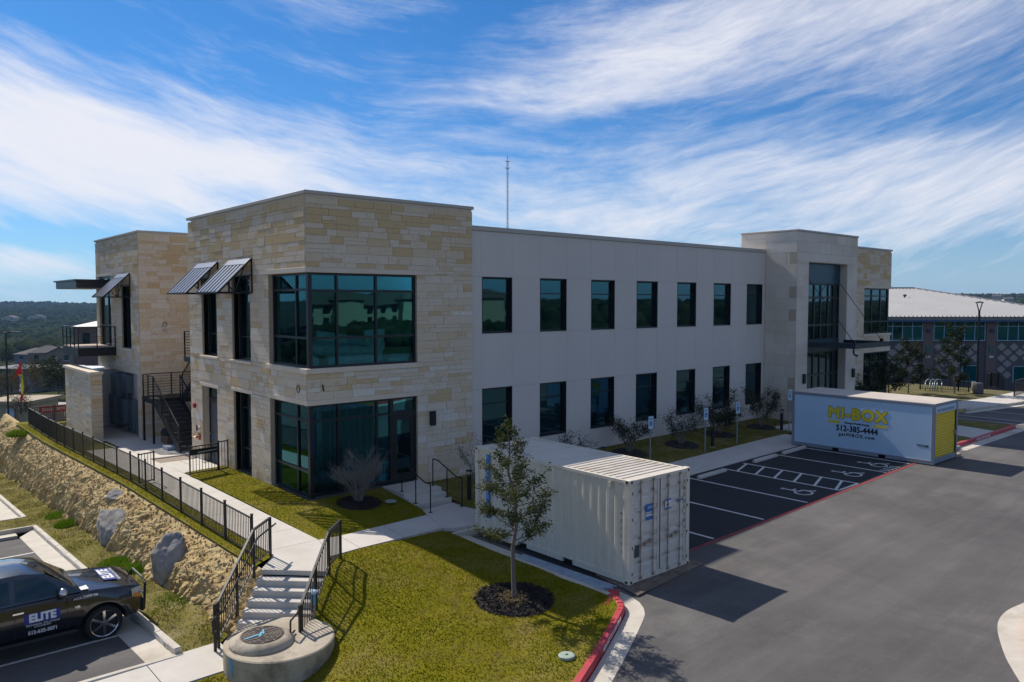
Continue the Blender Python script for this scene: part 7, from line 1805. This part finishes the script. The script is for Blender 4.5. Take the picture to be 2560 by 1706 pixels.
def cross(cx, cy):
    u_ = 3.4; h_ = 3.1; poly = [(-1,-3),(1,-3),(1,-2),(2,-2),(2,-1),(3,-1),(3,1),(2,1),(2,2),(1,2),(1,3),(-1,3),(-1,2),(-2,2),(-2,1),(-3,1),(-3,-1),(-2,-1),(-2,-2),(-1,-2)]
    mb = MB(); n = len(poly); A_ = [Q(cx+x*u_, cy+y*h_*.93, .085) for x, y in poly]; B_ = [Q(cx+x*u_, cy+y*h_*.93, .118) for x, y in poly]
    mb.add([tuple(v) for v in A_+B_], [tuple(range(n-1,-1,-1))]+[(i, n+i, n+(i+1) % n, (i+1) % n) for i in range(n)]); return mb.build('block_cross', lt, t)
src = None
for (b0, b1) in ((2203,2302),(2332,2458),(2490,2619),(2647,2697)):
    for r_ in range(6):
        x = b0+12+(15.5 if r_ % 2 else 0); cy = 868+14*r_
        while x < b1-9:
            blocked = any(w0-11 < x < w1+11 and y0-11 < cy < y1+11 for (w0,w1,y0,y1) in ((2405,2444,915,953),(2532,2600,917,956)))
            if not blocked:
                if src is None: src = cross(x, cy); sc0 = Q(x, cy); sl0 = WL[src.name]
                else: share(src, 'block_cross', sl0+(Q(x, cy)-sc0), t)
            x += 31
# grounds in front of the school
plz = [(36,-5.2),(39.4,-6.0),(45.3,-7.05),(52,-7.05),(52,-3.2),(43.5,-3.2),(36,-2.2)]
zp_ = lambda x, y: -.06
slabs('far_pavement', [[(24.6,-5.2),(36,-5.2),(36,-1.9),(24.6,-1.9)]], lambda x, y: -.13, M['concrete'])
sheet('far_walk', [(36,-5.2),(39.4,-6.0),(45.3,-7.05),(52,-7.1),(52,-5.2),(46,-5.0),(43,-4.6),(39,-3.9),(36,-3.4)], zp_, M['concrete'], 1.5)
sheet('far_lawn', [(36,-3.4),(39,-3.9),(43,-4.6),(46,-5.0),(52,-5.2),(52,3),(36,3)], lambda x, y: -.09, mat('dry_ground', (.17,.145,.075), .95, (.115,.11,.045), 1.2, spec=.05), 1.0)
mb = MB(); ribbon(mb, [(39.2,-6.0),(45.25,-7.08),(52,-7.12)], [(39.2,-6.16),(45.25,-7.24),(52,-7.28)], lambda x, y: -.055, lambda x, y: -.055, .25); ribbon(mb, [(38.6,-6.18),(45.25,-7.25),(52,-7.29)], [(38.4,-6.5),(45.2,-7.7),(52,-7.75)], lambda x, y: -.205, lambda x, y: -.205, .05); kb = mb.build('far_kerb', M['curb']); kb['kind'] = 'structure'
# kerbed island past the white storage container
isl = [(25.6,-9.98),(34.0,-9.98),(34.5,-9.6),(34.5,-7.2),(24.9,-7.2),(24.9,-9.4)]
zi_ = lambda x, y: -.075
sheet('island_lawn', [(24.9,-9.98),(28.7,-9.98),(29.7,-7.2),(24.9,-7.2)], lambda x, y: -.07, M['turf_dry'], .6)
sheet('island_lawn', [(31.7,-9.98),(34.4,-9.98),(34.4,-7.2),(32.6,-7.2)], lambda x, y: -.07, M['turf_dry'], .6)
sheet('island_walk', [(28.7,-9.98),(31.7,-9.98),(32.6,-7.2),(29.7,-7.2)], zi_, M['concrete'], .8)
rk = thing('red_kerb', (30,-10.1,-.2), 'far red fire lane kerb on the island beyond the white storage container', 'kerb')
mb = MB(); ribbon(mb, [(25.5,-9.70),(26.0,-9.95),(34.2,-9.95),(34.62,-9.6)], [(25.4,-9.85),(26.0,-10.12),(34.3,-10.12),(34.78,-9.7)], lambda x, y: -.05, lambda x, y: -.05, .25); mb.build('kerb_stone', M['red_paint'], rk, bevel=.02)
text(rk, 'FIRE LANE  TOW AWAY ZONE', (29.6,-10.128,-.13), (1,0,0), (0,0,1), .13, M['white_letter'], name='stencil', ext=.003, off=.003)
mb = MB(); ribbon(mb, [(25.6,-10.12),(34.5,-10.12)], [(25.9,-10.62),(35.2,-10.62)], lambda x, y: z_lot(x)+.006, lambda x, y: z_lot(x)+.006, .05); kb = mb.build('far_gutter', M['curb']); kb['kind'] = 'structure'
# right foreground island with its red kerb
cc_ = (9.6,-18.4); pts_o = [(cc_[0]+2.6*math.cos(a)*1.0, cc_[1]+1.0*math.sin(a)+0) for a in []]
io = [(24,-23),(13,-18.7),(10.2,-17.82),(8.8,-17.54),(8.0,-17.43),(7.2,-17.52),(6.3,-17.84),(5.17,-18.39),(3.5,-19.5),(0,-22.5)]
def smooth_line(P, k=5):
    out = []
    for i in range(len(P)-1):
        p0, p1, p2, p3 = [np.array(P[clamp(j, 0, len(P)-1)]) for j in (i-1, i, i+1, i+2)]
        for q in range(k):
            t = q/k; out.append(tuple(.5*((2*p1)+(p2-p0)*t+(2*p0-5*p1+4*p2-p3)*t*t+(3*p1-p0-3*p2+p3)*t**3)))
    return out+[P[-1]]
io = smooth_line(io)
ii = offs(io, .50); ij = offs(io, .67)
mb = MB(); ribbon(mb, io, ii, lambda x, y: z_lot(x)+.006, lambda x, y: z_lot(x)+.008, .05); kb = mb.build('island_gutter', M['curb']); kb['kind'] = 'structure'
rk = thing('red_kerb', (8,-18.5,-.5), 'red kerb of the island at the right edge of the drive, nearest the camera', 'kerb')
mb = MB(); ribbon(mb, ii, ij, lambda x, y: z_lot(x)+.16, lambda x, y: z_lot(x)+.16, .3); mb.build('kerb_stone', M['red_paint'], rk, bevel=.02)
sheet('island_lawn', ij+[(20,-30)], lambda x, y: z_lot(x)+.15, M['turf'], 1.0)
grass('island_grass', ij[6:40]+[(14,-26)], lambda x, y: z_lot(x)+.15, M['blade'], 260, .055, 'lawn grass on the island at the right edge of the drive', seed=31)
# street furniture near the school
for i in range(3):
    P = world(2322+11.5*i, 991, 55.5); P.z = -.08; tt = thing('bike_rack', P, 'galvanised hoop bike rack, '+('left','middle','right')[i]+' of the three hoops', 'bike rack', 'bike racks before the school')
    w_ = .26; mb = MB(); mb.path([P-rr_*w_, P-rr_*w_+up*.6, P-rr_*w_*.8+up*.74, P-rr_*w_*.4+up*.82, P+rr_*w_*.4+up*.82, P+rr_*w_*.8+up*.74, P+rr_*w_+up*.6, P+rr_*w_], .035, 8); mb.build('hoop', M['post_steel'], tt, smooth=True)
P = world(2444, 1003, 54); P.z = -.08; tt = thing('litter_bin', P, 'square dark litter bin beside a pale concrete post', 'litter bin')
mb = MB(); mb.hexa([P+rr_*a*.26+fw_*b*.26+up*z for z in (0,.75) for a,b in ((-1,-1),(1,-1),(1,1),(-1,1))]); mb.build('bin', mat('bin_grey', (.10,.10,.11), .7), tt, bevel=.03)
P = world(2433, 1003, 54.2); P.z = -.08; tag(MB().tube(P, P+up*.78, .15, .13, 14).build('concrete_post', M['wall_concrete']), 'pale concrete post touching the litter bin', 'post')
def railing(pts, h, label, slope=None):
    tt = thing('metal_railing', pts[0], label, 'railing', 'railings before the school')
    for a, b in zip(pts[:-1], pts[1:]):
        a, b = Vector(a), Vector(b); n = max(2, int((b-a).length/.16)); mb = MB(); mb.bar(a+up*h, b+up*h, .06, .05); mb.bar(a+up*.1, b+up*.1, .04, .04); mb.build('rail', M['fence'], tt)
        for p in (a, b):
            mb = MB(); mb.bar(p, p+up*(h+.06), .08, .08); mb.build('post', M['fence'], tt)
        mb = MB()
        for i in range(1, n): p = a.lerp(b, i/n); mb.bar(p+up*.1, p+up*h, .022, .022)
        o = mb.build('picket', M['fence'], tt); o['kind'] = 'stuff'
def G(px, py, D, z=None):
    p = world(px, py, D); p.z = z if z is not None else p.z; return p
railing([G(2300,990,56.5,-.08), G(2395,1002,55.5,-.08), G(2421,1005,55,-.08)], 1.0, 'black railing behind the bike racks')
railing([G(2466,1000,57,-.1), G(2476,1000,58,-.1), G(2494,998,60,-.3), G(2508,999,61,-.9)], 1.1, 'black stair railing right of the litter bin')
railing([G(2535,1008,52,-.1), G(2562,1006,54,-.1), G(2600,1006,55,-.1)], 1.1, 'black railing at the right edge before the school')
mb = MB(); a = G(2531,1008,51.5,-.1); b = G(2620,1010,51,-.1); mb.bar(a-up*.0+up*.0, b, .15, .3); tag(mb.build('low_wall', M['concrete']), 'low pale concrete wall under the right edge railing', 'wall')
for i, (px, D, h, s_, n, lab) in enumerate(((2270,54,3.6,1.15,3000,'dark bushy oak before the school, left of the bike racks'),(2386,54,4.7,1.15,3000,'tall narrow dark oak before the school beside the litter bin'),(2222,51,2.6,.95,1500,'small dark tree at the corner of the office building'))):
    P = world(px, 1000, D); P.z = -.1
    branchy(P, h, s_, 20, 41+i, n, .085, M['leaf_far'], lambda f: 1-.55*f, trunk_r=.05, stem_to=.12, name='oak_tree', label=lab, twig_n=4, jitter=.12, group='oaks before the school')
# lamps
def lamp(base, h, label, heads=(1,-1)):
    tt = thing('street_lamp', base, label, 'street lamp'); b = Vector(base)
    mb = MB(); mb.tube(b, b+up*h, .085, .065, 10); mb.build('pole', M['black'], tt)
    mb = MB(); mb.tube(b, b+up*.35, .22, .20, 14); mb.build('base', M['wall_concrete'], tt)
    for s_ in heads:
        mb = MB(); a = b+up*(h-.02); mb.bar(a, a+rr_*s_*.4+up*.12, .08, .08); e = a+rr_*s_*.4+up*.12
        mb.hexa([e-fw_*.16, e+rr_*s_*.85-fw_*.12, e+rr_*s_*.85+fw_*.12, e+fw_*.16, e-fw_*.16+up*.09, e+rr_*s_*.85-fw_*.12+up*.06, e+rr_*s_*.85+fw_*.12+up*.06, e+fw_*.16+up*.09]); mb.build('lamp_head', M['black'], tt)
P = world(22, 1066, 66); lamp(P, (1066-834)/FL_*66, 'tall black street lamp with two heads at the left edge')
P = world(2442, 985, 62); hh = (985-758)/FL_*62
tt = thing('street_lamp', P, 'tall black street lamp in front of the school', 'street lamp')
mb = MB(); mb.tube(P-up*.3, P+up*(hh-.55), .10, .08, 10); mb.build('pole', M['black'], tt)
mb = MB()
for s_ in (-1, 1): mb.bar(P+up*(hh-.6)+rr_*s_*.05, P+up*hh+rr_*s_*.22, .07, .05)
mb.lathe([(.0,hh),(.30,hh),(.32,hh+.05),(.08,hh+.12)], P, 14); mb.build('lamp_head', M['black'], tt)
# radio mast
P = world(1269, 640, 420); top = world(1269.5, 402, 420); tt = thing('radio_mast', (P.x,P.y,-10), 'thin lattice radio mast rising far behind the flat roof', 'mast')
mb = MB(); s_ = .45
for i in range(3):
    a = 2.094*i; o_ = Vector((math.cos(a), math.sin(a), 0))*s_; mb.bar(Vector((P.x,P.y,-12))+o_, Vector((P.x,P.y,top.z))+o_, .11, .11)
z = -12; k = 0
while z < top.z-3:
    for i in range(3):
        a, b = 2.094*i, 2.094*(i+1); mb.bar((P.x+s_*math.cos(a),P.y+s_*math.sin(a),z), (P.x+s_*math.cos(b),P.y+s_*math.sin(b),z+2.4), .07, .07)
    z += 2.4
mm = mat('mast_steel', (.16,.17,.20), .6); mb.build('lattice', mm, tt)
mb = MB()
for dz in (1.0, 4.5): mb.bar(Vector((P.x,P.y,top.z-dz))-rr_*1.1, Vector((P.x,P.y,top.z-dz))+rr_*1.1, .25, .35)
mb.bar((P.x,P.y,top.z),(P.x,P.y,top.z+2.2),.2,.2); mb.build('antenna', mm, tt)

# ------------------------------------------------------------ left background details
def tree_at(px, py, D, h, s_, n, lsz, m_, seed, lab, st=.25):
    P = world(px, py, D); branchy(P, h, s_, 22, seed, n, lsz, m_, lambda f: 1-.45*f*f, trunk_r=.10, stem_to=st, name='oak_tree', label=lab, twig_n=4, jitter=.22, group='trees beyond the left lot')
tree_at(148, 1003, 92, 3.9, 1.75, 2600, .13, M['leaf_far'], 71, 'rounded dark green oak beyond the far fence banner')
tree_at(70, 1006, 86, 3.9, 1.7, 1500, .11, M['leaf_brown'], 72, 'olive brown thinly leaved tree behind the feather flag')
tree_at(112, 975, 112, 4.0, 2.3, 2200, .16, M['leaf_far'], 73, 'wide dark green tree behind the rounded oak')
tree_at(4, 992, 96, 2.6, 1.5, 900, .13, M['leaf_far'], 74, 'dark bushy tree cut by the left edge')
tree_at(30, 1005, 90, 3.0, 1.4, 1200, .11, M['leaf_brown'], 75, 'dry brown tree right of the left street lamp')
tree_at(52, 1036, 76, 1.7, .9, 900, .09, M['leaf_brown'], 76, 'olive bush at the foot of the feather flag', .05)
tree_at(172, 1002, 90, 1.8, .45, 300, .09, M['leaf_brown'], 77, 'thin bare sapling at the edge of the screen wall')
rs2 = np.random.RandomState(8)
for i in range(26):
    px = rs2.uniform(-60, 280); D = rs2.uniform(300, 470); py = 756+FL_*(6.3-z_far(*(world(px, 850, D).xy)))/D
    P = world(px, py, D); P.z = z_far(P.x, P.y)-.2
    branchy(P, rs2.uniform(4,7.5), rs2.uniform(2,3.2), 12, 200+i, 700, .42, M['leaf_far'] if i % 3 else M['leaf_brown'], lambda f: 1-.5*f*f, trunk_r=.18, stem_to=.15, name='oak_tree', label='dark oak scattered among the houses in the valley on the left', twig_n=2, jitter=.5, group='oaks among the valley houses')
P = world(142, 948, 128); tag(MB().tube(P, P+up*(948-895)/FL_*128, .20, .18, 10).build('steel_pole', mat('pole_grey', (.24,.28,.32), .5)), 'thick grey steel pole standing by the flat white roof', 'pole')
# street seen past the fence
def far_strip(name, quad, m, dz=.0):
    mb = MB(); mb.add([tuple(world(*q_)) for q_ in quad], [(0,1,2,3)]); o = mb.build(name, m); o['kind'] = 'structure'; return o
# feather flag
P = world(54, 1004, 60); tt = thing('feather_flag', P, 'red and yellow feather flag standing beyond the far end of the fence', 'flag')
k = 60/FL_; fp = lambda px, py, d=0.0: P+rr_*((px-54)*k)+up*((1004-py)*k)+fw_*d
mb = MB(); mb.path([fp(57,1020), fp(59,960), fp(57,925), fp(53,902)], .018); mb.build('pole', M['steel'], tt)
rows = [(902,52,54),(910,50,57),(918,49,57),(926,46,57.5),(936,48,58.5),(950,51,60),(970,53,60.5),(985,53,59),(996,52,58),(1003,50,58)]
def flagpart(y0, y1, m_, name):
    rr2 = [r_ for r_ in rows if y0 <= r_[0] <= y1]; mb = MB(); vs = []
    for (y, a, b) in rr2: vs += [fp(a,y,.08*math.sin(y*.2)), fp((a+b)/2,y,-.10), fp(b,y,.06*math.cos(y*.15))]
    n = len(rr2); F_ = []
    for i in range(n-1):
        for j in range(2): F_.append((3*i+j, 3*i+j+1, 3*i+3+j+1, 3*i+3+j))
    mb.add([tuple(v) for v in vs], F_); return mb.build(name, m_, tt)
flagpart(900, 937, M['flag_red'], 'upper_cloth'); flagpart(936, 986, M['flag_yellow'], 'middle_cloth'); flagpart(985, 1004, M['flag_red'], 'lower_cloth')
mb = MB(); vs = [fp(46,926,-.12), fp(52,912,-.12), fp(53,930,-.14), fp(41,948,-.12), fp(40,944,-.12)]; mb.add([tuple(v) for v in vs], [(0,1,2,3,4)]); mb.build('flying_corner', M['flag_red'], tt)
for i, ch in enumerate('OPEN'): text(tt, ch, fp(55.5,943+11*i,-.16), rr_, up, .30, M['sign_blue'] if i < 2 else M['white_print'], ext=.004, off=.01)
far_road = mat('far_concrete', (.34,.31,.28), .9, (.30,.275,.25), .3)
def draped(name, pts, m, lift):
    mb = MB(); n = len(pts)//2
    for a, b in zip(pts[:n], pts[::-1][:n]):
        for q_ in (a, b):
            p = world(*q_); mb.v.append((p.x, p.y, z_far(p.x, p.y)+lift))
    mb.f = [(2*i, 2*i+1, 2*i+3, 2*i+2) for i in range(n-1)]; mb.m = [0]*len(mb.f); o = mb.build(name, m); o['kind'] = 'structure'
draped('side_street', [(-60,1112,55),(-10,1100,56),(40,1096,57),(90,1085,58),(160,1075,58),(160,1048,64),(90,1052,65),(40,1056,66),(-10,1060,66),(-60,1064,66)], far_road, .45)
draped('far_street', [(95,1003,90),(130,998,91),(175,990,92),(230,985,93),(230,972,103),(175,975,103),(130,978,104),(95,981,104)], far_road, .35)
a, b = world(-30,1098,52), world(9,1096,52.5); rk = MB(); rk.bar(a, b, .2, .25); tag(rk.build('red_kerb', M['red_paint']), 'short piece of red kerb at the left edge past the bank', 'kerb')

# ------------------------------------------------------------ haze
mb = MB(); mb.box(-5600,5600,-5600,5600,-60,95); hz = mb.build('haze', None if False else bpy.data.materials.new('haze_air')); hz['kind'] = 'stuff'
hm = bpy.data.materials['haze_air']; hm.use_nodes = True; N = hm.node_tree.nodes; N.remove(N['Principled BSDF'])
pv = N.new('ShaderNodeVolumePrincipled'); pv.inputs['Color'].default_value = (.35,.62,1.0,1); pv.inputs['Density'].default_value = .00010; pv.inputs['Anisotropy'].default_value = .2
hm.node_tree.links.new(pv.outputs[0], N['Material Output'].inputs['Volume'])
hz.display_type = 'WIRE'
